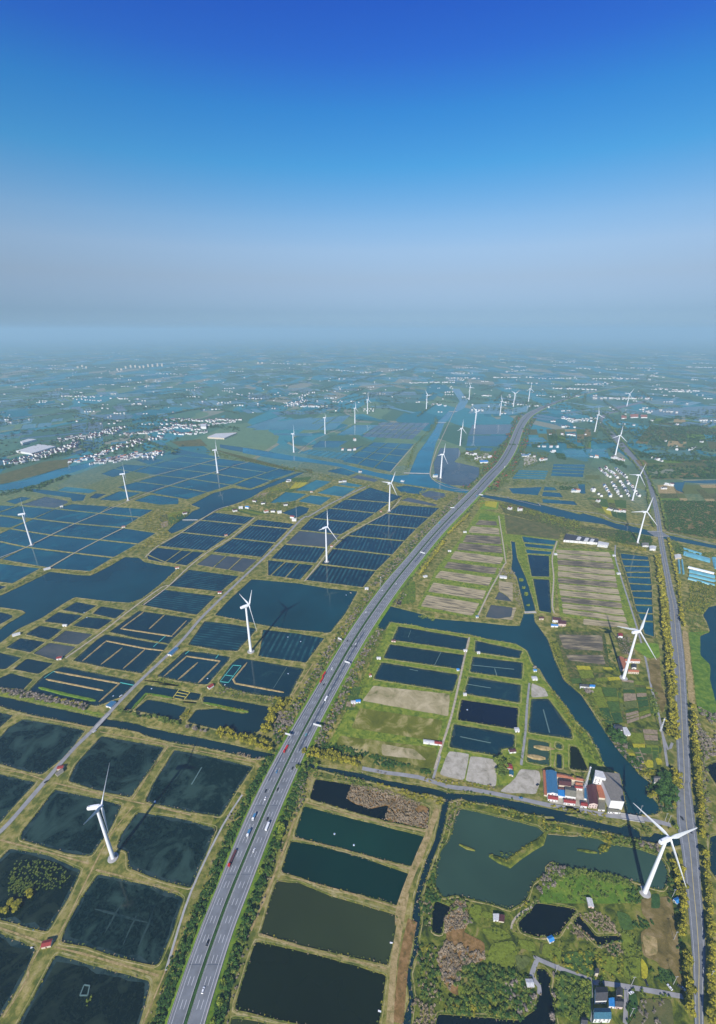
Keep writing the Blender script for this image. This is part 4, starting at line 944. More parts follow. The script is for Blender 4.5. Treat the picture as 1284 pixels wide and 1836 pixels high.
for a in (('car','dark',372,1692,1,'dark car near the median, lowest on the west carriageway'), ('truck','long',417,1540,1,'long red lorry with a low trailer on the outer lane'), ('truck','white_blue',446,1496,1,'small blue lorry with white cab above the long red lorry'),
    ('truck','white_blue',455.5,1467,1,'blue and white pickup lorry level with the lime green bushes'), ('car','white',476,1432,1,'white car behind a dark one on the west carriageway'), ('car','dark',476.5,1419,1,'dark car just ahead of a white one on the west carriageway'),
    ('car','blue',496.6,1384,1,'blue car approaching the ditch canal crossing'), ('truck','red',512.7,1344,1,'short red lorry just before the canal crossing'), ('truck','red',577,1220,1,'red and blue lorry in the tight pair of red lorries'), ('truck','red',581,1210,1,'red lorry following close behind another red one'),
    ('car','dark',580.5,1228,1,'dark car overtaking the pair of red lorries'), ('car','white',595.6,1199,1,'white car above the pair of red lorries'), ('car','dark',622.7,1149,1,'dark car on the bright section of west carriageway'), ('car','white',656.4,1098,1,'white car on the river bridge, west carriageway'),
    ('car','white',685.8,1059,1,'white car beside the tall lattice mast'), ('truck','teal',788,938.6,1,'teal lorry on the shoulder beyond the sign gantry'), ('car','dark',820,911,1,'dark car on the outer lane by the far sign gantry'), ('car','white',855,878,1,'white car where the motorway meets the upper canal'),
    ('car','white',364.5,1776,0,'white car with dark glass, lowest on the east carriageway'), ('car','white',455.8,1524.6,0,'white car on the middle lane facing the long red lorry'), ('truck','white',479.8,1483.5,0,'white van lorry beside the lime green bushes'), ('car','dark',479.8,1469,0,'dark car right above the white van lorry'),
    ('car','dark',498,1415.7,0,'black car hugging the median above the dark bushes'), ('car','dark',524.6,1377.8,0,'small dark car on the outer lane at the canal crossing'), ('car','teal',549,1317.5,0,'teal car below the cantilever sign'), ('truck','white',585,1254,0,'white lorry in the dark stripe of the east carriageway'),
    ('car','dark',610,1193,0,'dark car near the median left of the teal sign'), ('car','dark',630.7,1159,0,'dark car in the cluster of three, median side'), ('car','dark',638.8,1159.4,0,'dark car in the cluster of three, outer side'), ('car','white',638,1155,0,'pale car between two dark cars'), ('car','dark',640,1143,0,'dark car leading the cluster'),
    ('car','dark',675,1089.7,0,'dark car on the river bridge, east carriageway'), ('car','white',710.5,1047,0,'white car past the river bridge, east carriageway'), ('car','white',833.5,911,0,'white car next to a red one before the upper canal'), ('car','red',827,918,0,'red car next to a white one before the upper canal'),
    ('truck','teal',855,890,0,'teal lorry on the upper canal bridge'), ('car','silver',884,861,0,'silver car beyond the upper canal'), ('truck','white',905,838,0,'white lorry beyond the upper canal'), ('car','blue',872,860,1,'blue car beyond the upper canal, west carriageway'), ('car','silver',905,812,1,'silver car among the red bushes')):
    place(*a)
UP = math.radians(88)
for a in (('car','dark',1238,1491,0,'dark car on the country road beside the largest rotor',.4,UP), ('car','dark',1223,1467.6,0,'dark car entering the country road from the canal lane',.4,UP), ('car','white',1200.8,1770.5,0,'white car parked on the bare soil by the lane end',.3,2.0),
    ('car','dark',1220.7,1771.8,0,'dark car waiting at the lane end',.3,2.2), ('car','white',1227,1775,0,'white car at the mouth of the farm lane',.4,2.2), ('car','white',170,1312,0,'white car parked right of the lane bridge',.3,1.0), ('car','dark',83,1402,0,'dark car on the lane by the pond hut',.3,.9),
    ('car','silver',1204,1008,0,'silver car on the country road beside the greenhouse',.4,UP), ('car','blue',1206,1014,0,'blue car on the country road beside the greenhouse',.4,UP), ('car','dark',1213,1192,0,'dark car on the country road level with the red courtyard',.4,UP), ('car','dark',1216,1110,0,'dark car on the country road at the end of the tree row',.4,UP),
    ('car','dark',964,1407.5,0,'black car parked alone on the concrete yard',.3,.5), ('car','dark',1159,1763,0,'dark car on the paved patch by the farm lane',.3,1.5), ('car','blue',934,1431,0,'blue car on the lane along the canal',.3,3.0), ('car','white',217,1248,0,'white car parked above the blue shed',.3,1.0), ('car','white',1132,1780,0,'white car below the slate farmhouse lane',.3,.3)):
    place(*a)

# ---------------- signs, masts, poles ----------------
def gantry(x, y, x2, y2, lab, col='sign_white'):
    a = Vector(G(x, y, MZ)); b = Vector(G(x2, y2, MZ)); d = b-a; r = empty('road_sign', (a.x, a.y, 0), math.atan2(d.y, d.x)); L = max(6, min(14, d.length)); tag(r, lab, 'road sign', 'signs over the motorway')
    m = MB(); m.tube((0,0,0), (0,0,MZ+8.3), .3, .25, 10); m.build('post', ['steel'], r)
    m = MB(); m.box(0, L, -.15, .15, MZ+6.6, MZ+7.0); m.box(0, L, -.15, .15, MZ+8.0, MZ+8.3); m.build('arm', ['steel'], r)
    m = MB(); m.box(1.0, L, -.38, -.2, MZ+5.6, MZ+8.9); m.build('panel', [col], r)
gantry(522, 1325, 512, 1322, 'white back of a cantilever sign on the west side by the tree clump'); gantry(577, 1309, 562, 1305, 'white cantilever sign over the east carriageway by the allotments'); gantry(628, 1195, 618, 1192, 'pale cantilever sign over the east carriageway near the ponds', 'sign_white')
gantry(613, 1153, 606, 1150, 'white cantilever sign on the west edge above the striped pond'); gantry(762, 997, 752, 994, 'white cantilever sign over the east carriageway beyond the river'); gantry(815, 914, 806, 914, 'full width sign gantry beam on the west carriageway'); gantry(866, 891, 856, 890, 'far white sign gantry at the upper canal')
def lattice(x, y, h_, lab, w_=1.6, name='lattice_mast', mat='steel'):
    X, Y = G(x, y); r = empty(name, (X, Y, 0)); tag(r, lab, 'mast')
    m = MB()
    for sx in (-1, 1):
        for sy in (-1, 1): m.tube((sx*w_/2, sy*w_/2, 0), (sx*w_*.2, sy*w_*.2, h_), .14, .10, 5)
    m.build('frame', [mat], r)
    m = MB(); n = int(h_/3)
    for i in range(n):
        a, b = 1-.6*i/n, 1-.6*(i+1)/n; z0, z1 = h_*i/n, h_*(i+1)/n; w2 = w_/2
        for (p, q) in (((-1,-1), (1,-1)), ((1,-1), (1,1)), ((1,1), (-1,1)), ((-1,1), (-1,-1))):
            m.tube((p[0]*w2*a, p[1]*w2*a, z0), (q[0]*w2*b, q[1]*w2*b, z1), .07, .07, 4, caps=False)
    m.build('bracing', [mat], r)
    m = MB(); m.tube((0,0,h_), (0,0,h_+3), .08, .05, 5); m.box(-1.1, 1.1, -.1, .1, h_-1.5, h_-.2); m.box(-.1, .1, -1.1, 1.1, h_-1.5, h_-.2); m.build('antenna', ['sign_white'], r)
lattice(1048, 1415, 40, 'tall white mast rising from the factory courtyard', 2.2, mat='turbine_white'); lattice(532, 930, 40, 'white lattice mast beside the red roofed house at the lane'); lattice(682, 1054, 28, 'lattice mast on the west verge of the motorway')
lattice(124.5, 840, 26, 'pale pylon standing in the river at the village', 4); lattice(1184, 1311, 24, 'white mast beside the lane junction by the road', 1.6, mat='turbine_white')
PR = None
def pole(x, y, h_, lab):
    global PR
    X, Y = G(x, y)
    if PR is None:
        PR = empty('utility_pole'); m = MB(); m.tube((0,0,0), (0,0,12), .22, .14, 8); m.build('post', ['concrete'], PR)
        m = MB(); m.box(-1.1, 1.1, -.08, .08, 10.9, 11.1); m.build('crossarm', ['steel'], PR)
        for k in (-1, 0, 1): m = MB(); m.tube((k, 0, 11.1), (k, 0, 11.45), .08, .05, 6); m.build('insulator', ['sign_white'], PR)
        r = PR
    else: r = copy_tree(PR)
    r.location = (X, Y, 0); k = h_/12; r.scale = (k, k, k); tag(r, lab, 'utility pole', 'concrete utility poles')
for x, y, lab in ((1205,1609,'concrete pole at the top of the brown field by the road'), (1208,1685,'concrete pole halfway down the brown field edge'), (1207,1765,'concrete pole at the bottom corner of the brown field'), (1272,1755,'concrete pole right of the country road'), (1130,1822,'concrete pole in the dry field below the farm lane'),
    (1132,1766,'concrete pole beside the lane bend above the slate house'), (1192,1472,'concrete pole by the canal lane junction'), (1198,1476,'second concrete pole by the canal lane junction'), (1147,1458,'concrete pole on the quay of the river bank'), (996,1744,'concrete pole on the lane between the vegetable fields'), (549,1722,'x')):
    if lab != 'x': pole(x, y, 14, lab)

# ---------------- trees and undergrowth ----------------
def ico(sub=1):
    import bmesh
    b = bmesh.new(); bmesh.ops.create_icosphere(b, subdivisions=sub, radius=1); v = np.array([q.co[:] for q in b.verts]); f = np.array([[q.index for q in p.verts] for p in b.faces]); b.free(); return v, f
IV, IF = ico(1)
def clump(nq, seed, qs=.34, lumps=6, core=.62):
    """unit crown: an uneven cloud of leaf sprays round a small dark heart"""
    r = np.random.default_rng(seed); vs = []; fs = []
    cen = r.normal(size=(lumps, 3)); cen /= np.linalg.norm(cen, axis=1)[:, None]; cen *= r.uniform(.25, .62, (lumps, 1)); cen[:, 2] = cen[:, 2]*.7+.05; rad = r.uniform(.32, .52, lumps)
    for i in range(nq):
        k = r.integers(lumps); d = r.normal(size=3); d /= np.linalg.norm(d); d[2] = d[2] if d[2] > -.4 else -d[2]
        c = cen[k]+d*rad[k]*r.uniform(.75, 1.08)
        n = d+r.normal(size=3)*.45; n[2] += .3; n /= np.linalg.norm(n); a = np.cross(n, r.normal(size=3)); a /= np.linalg.norm(a); b = np.cross(n, a)
        s1, s2 = qs*r.uniform(.6, 1.15), qs*r.uniform(.4, .9); k0 = len(vs)
        vs += [c-a*s1-b*s2*.3, c-b*s2+a*s1*.2, c+a*s1+b*s2*.25, c+b*s2-a*s1*.1+n*qs*.12]; fs.append((k0, k0+1, k0+2, k0+3))
    tri = []
    for k in range(min(lumps, 3)):
        k0 = len(vs)
        for v in IV: vs.append(cen[k]*.8+v*rad[k]*core*r.uniform(.8, 1.1))
        tri += [(k0+a, k0+b, k0+c) for a, b, c in IF]
    return np.array(vs), fs, tri
LOD = {0: [clump(170, 10+i, .25, 8) for i in range(4)], 1: [clump(44, 30+i, .34, 6) for i in range(4)], 2: [clump(16, 50+i, .5, 4, .9) for i in range(4)]}
def stuff_mesh(name, items, mat, label, lod=None, z=0.0):
    V = []; Q = []; T = []; k0 = 0
    for i, (x, y, r, h) in enumerate(items):
        d = math.hypot(x, y); l = 2 if r < 1.15 and 'reed' not in name else lod if lod is not None else (0 if d < 420 and r > 3.5 else 1 if d < 900 else 2)
        v, q, t = LOD[l][i % 4]; a = (i*2.399) % 6.283; ca, sa = math.cos(a), math.sin(a)
        w_ = np.empty_like(v); w_[:, 0] = (v[:, 0]*ca-v[:, 1]*sa)*r+x; w_[:, 1] = (v[:, 0]*sa+v[:, 1]*ca)*r+y; w_[:, 2] = np.maximum(v[:, 2]*h*.5+h*.5, -.3)+z
        V.append(w_); Q.append(np.array(q)+k0); T.append(np.array(t)+k0); k0 += len(v)
    if not V: return
    V = np.concatenate(V); Q = np.concatenate(Q); T = np.concatenate(T)
    me = bpy.data.meshes.new(name); me.vertices.add(len(V)); me.vertices.foreach_set('co', V.astype(np.float32).ravel())
    nl = Q.size+T.size; me.loops.add(nl); me.loops.foreach_set('vertex_index', np.concatenate([Q.ravel(), T.ravel()]).astype(np.int32))
    me.polygons.add(len(Q)+len(T)); st = np.concatenate([np.arange(len(Q))*4, len(Q)*4+np.arange(len(T))*3]); me.polygons.foreach_set('loop_start', st.astype(np.int32))
    me.materials.append(MATS[mat]); me.update(calc_edges=True); me.validate()
    o = link(name, me); tag(o, label, None, None, 'stuff'); return o
VEG = {}      # (name, material) -> items
def addv(key, x, y, r, h): VEG.setdefault(key, []).append((x, y, r, h))
WATER_POLYS = [(p[1], min(q[0] for q in p[1]), max(q[0] for q in p[1]), min(q[1] for q in p[1]), max(q[1] for q in p[1])) for p in PONDS]
def wet(x, y):
    for q, a, b, c, d in WATER_POLYS:
        if a <= x <= b and c <= y <= d and inside((x, y), q): return True
    return False
def onroad(x, y, m=1.0):
    p = Vector((x, y))
    for a, b in ((Lo, Ro), (cl, cr)):
        i = min(range(0, len(a), 4), key=lambda i: (a[i]-p).length_squared)
        for j in range(max(0, i-4), min(len(a), i+5)):
            c = (a[j]+b[j])/2
            if (c-p).length < (a[j]-b[j]).length/2+m: return True
    return False
def DK_(key): return {'reeds': 3.4, 'bare_thicket': 1.5}.get(key[0], 2.6)
def scat(key, s, dens, r0, r1, hk=1.1, avoid=True, seed=0, poly=None):
    q = poly or gp(s); xs = [p[0] for p in q]; ys = [p[1] for p in q]; n = int(area(q)*dens/100*DK_(key)); rr = random.Random(hash_(str(s))+seed)
    for _ in range(n):
        for t in range(6):
            x = rr.uniform(min(xs), max(xs)); y = rr.uniform(min(ys), max(ys))
            if inside((x, y), q): break
        else: continue
        if avoid and key[0] not in ('reeds', 'pond_weed', 'reed_islet', 'spit_shrubs') and wet(x, y): continue
        if onroad(x, y, 1.5): continue
        if noise.noise(Vector((x*.04, y*.04, 2))) < -.35: continue
        r = rr.uniform(r0, r1)*(.72 if key[0] == 'reeds' else .86); addv(key, x, y, r, r*hk*rr.uniform(.8, 1.3))
def hash_(s):
    h = 7
    for c in s: h = (h*31+ord(c)) % 1000003
    return h
TREES = []    # (x, y, r, h, leaf, label, group)
def row(s, sp, r, h, leaf, label, group, jit=.8, lanes=1, lw=5):
    c = catmull(gp(s), 4); d = 0; nxt = 0; rr = random.Random(hash_(s)); 
    for a, b in zip(c, c[1:]):
        L = (b-a).length
        while nxt <= d+L:
            q = a+(b-a)*((nxt-d)/L); dr = (b-a).normalized(); nn = Vector((-dr.y, dr.x))
            for k in range(lanes):
                o = q+nn*((k-(lanes-1)/2)*lw)+Vector((rr.gauss(0, jit), rr.gauss(0, jit))); f = rr.uniform(.75, 1.2)
                if rr.random() < .95: TREES.append((o.x, o.y, r*f*1.15, h*f*rr.uniform(.9, 1.1), leaf, label, group))
            nxt += sp*.86*rr.uniform(.85, 1.2)
        d += L
WEST = 'trees along the west side of the country road'; EAST = 'trees along the east side of the country road'
row('O:1090,963 1082,700 1070,520 1035,330 1030,50', 6.5, 3.6, 9, 'leaf_olive', 'olive yellow roadside tree between the brown field and the country road', WEST)
row('N:1030,1080 1010,900 975,800', 6.5, 3.6, 9, 'leaf_olive', 'olive tree between the turbine foot and the country road', WEST, lanes=2)
row('N:1000,200 995,320', 6, 3.8, 10, 'leaf_olive', 'olive tree left of the road opposite the white factory', WEST, lanes=2); row('N:985,430 990,440', 6, 3.4, 8, 'leaf_olive', 'small olive tree at the canal lane junction', WEST); row('N:1005,600 1010,605', 6, 3.4, 8, 'leaf_lime', 'lime green tree beneath the largest rotor', WEST)
row('P:985,990 965,700 955,560 935,330 915,120 905,0', 6, 4.2, 11, 'leaf_olive', 'olive yellow tree in the long row west of the country road', WEST, lanes=2, lw=6)
row('Q:920,1150 905,900 880,700 858,560', 7, 4.2, 11, 'leaf_olive', 'olive yellow tree in the upper part of the row west of the country road', WEST, lanes=2, lw=6)
row('P:930,960 915,860', 6, 3.8, 9, 'leaf_olive', 'olive tree on the wedge between lane and country road', WEST)
row('O:1250,963 1240,700 1245,450 1232,220 1220,0', 6, 4.0, 9.5, 'leaf_olive', 'olive yellow roadside tree on the east side near the bottom edge', EAST); row('N:1225,1124 1210,900 1192,750', 6, 4.0, 9.5, 'leaf_olive', 'olive yellow tree on the east side beyond the boat jetty', EAST)
row('N:1188,650 1180,560 1165,400 1150,200 1130,20', 6, 4.2, 10, 'leaf_olive', 'olive yellow tree on the east side opposite the white factory', EAST); row('P:1140,1284 1125,1000 1105,750', 6, 4.0, 10, 'leaf_olive', 'olive tree on the east side beside the grey scrub', EAST)
row('P:1050,170 1030,60 Q:1040,1020 1020,860 1000,700 960,540 940,430', 7, 3.8, 9, 'leaf_olive', 'olive tree on the east side before the big lake', EAST, 1.2)
row('Q:930,360 905,250 880,150 W:830,620 790,520 740,430 640,320 540,200 490,150', 12, 4.5, 9, 'leaf_green', 'green roadside tree on the upper country road', EAST, 1.5); row('Q:830,350 800,200 W:770,560 720,480 620,370 520,260 460,190', 12, 4.5, 9, 'leaf_green', 'green roadside tree on the upper country road, west side', WEST, 1.5)
HR = 'trees beside the motorway and its canal'
row('R:490,255 440,300 390,345 330,405', 6, 4.5, 10, 'leaf_olive', 'olive tree in the upper row right of the motorway', HR, 1); row('R:310,450 250,530 200,600 130,690', 6, 4.8, 11, 'leaf_olive', 'olive tree in the lower row right of the motorway', HR, 1)
row('I:110,40 250,65 400,100 515,125', 6, 4.0, 9, 'leaf_olive', 'olive yellow tree in the thick double row on the canal bank east of the motorway', HR, 1.2, 2, 6)
row('D:300,665 450,700', 7, 3.4, 7, 'twig_grey', 'bare grey tree on the north canal bank', HR, 1.0); row('D:540,700 650,735 800,775 930,825', 6, 4.0, 9, 'leaf_olive', 'olive yellow tree in the double row on the canal bank west of the motorway', HR, 1.2, 2, 7)
row('D:860,700 900,620 930,560 1000,490', 6, 4.6, 10, 'leaf_olive', 'large olive tree between the round pond and the motorway', HR, 1.5, 2, 7); row('C:850,550 1000,580 1150,600 1284,635 D:100,610 250,650', 7, 3.2, 6, 'leaf_green', 'small mixed tree on the bank below the twin ponds', HR, 1.2)
row('C:10,390 150,420 300,450 450,485 620,520', 6, 3.2, 6, 'twig_grey', 'bare grey brown tree in the row along the ditch canal at left', HR, 1.4, 2, 5); row('C:420,460 600,500', 9, 3.4, 7, 'leaf_olive', 'olive tree among bare ones along the ditch canal', HR, 1.0)
row('I:60,160 140,130', 7, 3.6, 8, 'leaf_green', 'green tree at the bridge corner east of the motorway', HR); row('I:190,150 195,152', 7, 4.2, 9, 'leaf_lime', 'round lime tree on the south canal bank east of the motorway', HR)
row('g:960,240 985,300 950,360', 5, 4.2, 8, 'leaf_lime', 'bright lime green tree on the east verge of the motorway', HR, 1.2); row('g:838,585 840,590', 5, 3.6, 7, 'leaf_lime', 'single round lime bush on the east verge', HR)
row('z:388,1802 398,1798', 5, 4.6, 9, 'leaf_lime', 'broad lime tree on the east verge near the bottom edge', HR); row('z:403,1764 404,1765', 5, 3.0, 7, 'leaf_lime', 'small yellow green tree on the east verge near the bottom edge', HR); row('z:384,1834 385,1834', 5, 3, 6, 'leaf_lime', 'lime bush cut by the bottom edge', HR)
row('P:570,1000 560,960', 5, 6.0, 10, 'leaf_dark', 'big dark tree on the river bank below the white house', HR, 3, 2, 8); row('P:345,650 370,660', 6, 5.0, 8, 'twig_grey', 'wide bare tree in front of the small riverside house', HR, 1.5)
row('P:225,172 226,173', 6, 4.5, 7, 'leaf_lime', 'round yellow green tree in the yard of the maroon roofed house', HR); row('K:800,400 805,395', 6, 4, 8, 'twig_grey', 'bare tree beside the blue hut on the river bank', HR)
row('N:800,340 830,350', 5, 4.4, 9, 'leaf_olive', 'rusty olive tree on the quay opposite the white factory', HR, 1.5); row('N:900,220 940,300 900,400 960,240 880,330', 7, 4.6, 9, 'leaf_dark', 'dark tree in the grove between river and road', HR, 2, 2, 8)
row('E:200,735 250,745', 6, 3.2, 4, 'leaf_olive', 'yellow tree standing in the reed pond', HR, 1); row('E:30,830 120,850', 6, 4.0, 5, 'leaf_olive', 'yellow tree clump in the reed pond near the left edge', HR, 2, 2, 6)
row('O:100,930 120,900', 7, 3.6, 7, 'twig_grey', 'bare tree at the dark creek near the bottom edge', HR, 1); row('D:1250,145 1255,150', 5, 4, 7, 'leaf_lime', 'round lime tree on the west verge beside the striped pond', HR)
row('K:1075,1195 1076,1200', 5, 2.6, 6, 'leaf_olive', 'small tree between the factory sheds', HR)
row('K:540,1060 570,1100 545,1180', 7, 4.2, 8, 'leaf_green', 'green tree left of the red roofed hut by the yard', HR, 1.5, 2, 6)

# undergrowth by kind
DK, GN, GY, OL, LM, RD, RED = ('undergrowth', 'leaf_dark'), ('shrubbery', 'leaf_green'), ('bare_thicket', 'twig_grey'), ('olive_shrubbery', 'leaf_olive'), ('lime_shrubbery', 'leaf_lime'), ('reeds', 'reed_tan'), ('red_bushes', 'leaf_red')
def verge(line, sg, i0, i1, d0, d1, mix, dens, r0, r1):
    """a belt along the motorway from d0 to d1 metres outside the edge"""
    rr = random.Random(i0*7+sg)
    for i in range(i0, min(i1, len(line)-1)):
        a, b = line[i], line[i+1]; L = (b-a).length; nn = offs(line, i)*sg
        for _ in range(max(1, int(L*(d1-d0)*dens/100+rr.random()))):
            q = a+(b-a)*rr.random()+nn*rr.uniform(d0, d1)
            if wet(q.x, q.y): continue
            key = rr.choices([m[0] for m in mix], [m[1] for m in mix])[0]; r = rr.uniform(r0, r1); addv(key, q.x, q.y, r, r*rr.uniform(1.1, 1.7))
def seg(y_hi, y_lo):
    """index range of the motorway lines between two photo rows"""
    Y0, Y1 = G(500, y_hi)[1], G(500, y_lo)[1]
    idx = [i for i, p in enumerate(Lo) if Y0 <= p.y <= Y1]; return idx[0], idx[-1]
a_, b_ = seg(1900, 1340); verge(Lo, 1, a_, b_, 3.5, 14, [(DK, .8), (GN, .2)], 22, 1.7, 3.0); verge(Ro, -1, a_, b_, 3.5, 14, [(DK, .75), (GN, .25)], 20, 1.7, 3.2)
verge(Lo, 1, a_, b_, 14, 18, [(RD, .3), (OL, .3), (GN, .4)], 4, .8, 1.5); verge(Ro, -1, a_, b_, 13, 18, [(RD, .35), (GY, .35), (GN, .3)], 5, .8, 1.6)
a_, b_ = seg(1340, 1060); verge(Lo, 1, a_, b_, 6, 22, [(GN, .35), (GY, .35), (OL, .15), (DK, .15)], 7.5, 1.8, 3.2); verge(Ro, -1, a_, b_, 6, 20, [(GN, .3), (GY, .4), (OL, .1), (DK, .2)], 7.5, 1.8, 3.2); verge(Ro, -1, a_, (a_+b_)//2+4, 6, 11, [(RED, 1)], 1.3, .9, 1.5)
a_, b_ = seg(1060, 880); verge(Lo, 1, a_, b_, 6, 26, [(GY, .5), (DK, .3), (GN, .2)], 6, 2, 3.4); verge(Ro, -1, a_, b_, 6, 12, [(DK, .6), (GN, .4)], 3, 2, 3)
a_, b_ = seg(880, 740); verge(Lo, 1, a_, b_, 5, 40, [(GN, .5), (DK, .4), (RED, .1)], 1.6, 3, 5); verge(Ro, -1, a_, b_, 5, 40, [(GN, .5), (DK, .4), (RED, .1)], 1.6, 3, 5)
# rough grass tufts on banks and in the wetland
rr = random.Random(31)
for nm_, q, ref, m_ in PONDS:
    if min(math.hypot(*p) for p in q) > 760: continue
    n = len(q)
    for i in range(n):
        a = Vector(q[i]); b = Vector(q[(i+1) % n]); L = (b-a).length; k = L/2.4
        for _ in range(int(k+rr.random())):
            if noise.noise(Vector((a.x*.03, a.y*.03, 7))) < -.15 and rr.random() < .8: continue
            e = (b-a)/max(L, .01); p = a+(b-a)*rr.random()+Vector((e.y, -e.x))*rr.uniform(-.6, 1.6)
            if onroad(p.x, p.y, 2): continue
            r = rr.uniform(.35, 1.0); addv(rr.choice((('bank_tufts', 'leaf_olive'), ('bank_tufts_green', 'leaf_green'), ('bank_tufts_green', 'leaf_green'), ('dry_tufts', 'reed_tan'))), p.x, p.y, r, r*1.1)
for s_, dn in (('M:120,480 130,180 300,130 950,60 O:200,130 700,250 740,640 400,640 0,480 M:960,560 640,540 430,560', 9), ('N:60,1000 200,860 650,950 730,1010 730,1124 0,1124', 10), ('O:130,590 380,660 370,963 120,920', 9), ('M:60,480 300,480 430,560 960,600 1000,720 960,900 300,880 60,900', 8), ('P:100,230 190,440 600,560 640,880 880,930 880,1250 700,1190 480,930 200,560', 4)):
    for ky in (('tall_grass', 'leaf_lime'), ('tall_grass_olive', 'leaf_olive'), ('tall_grass_green', 'leaf_green')): scat(ky, s_, dn/2.6*.45, .5, 1.1, .9, True, len(ky[0]))
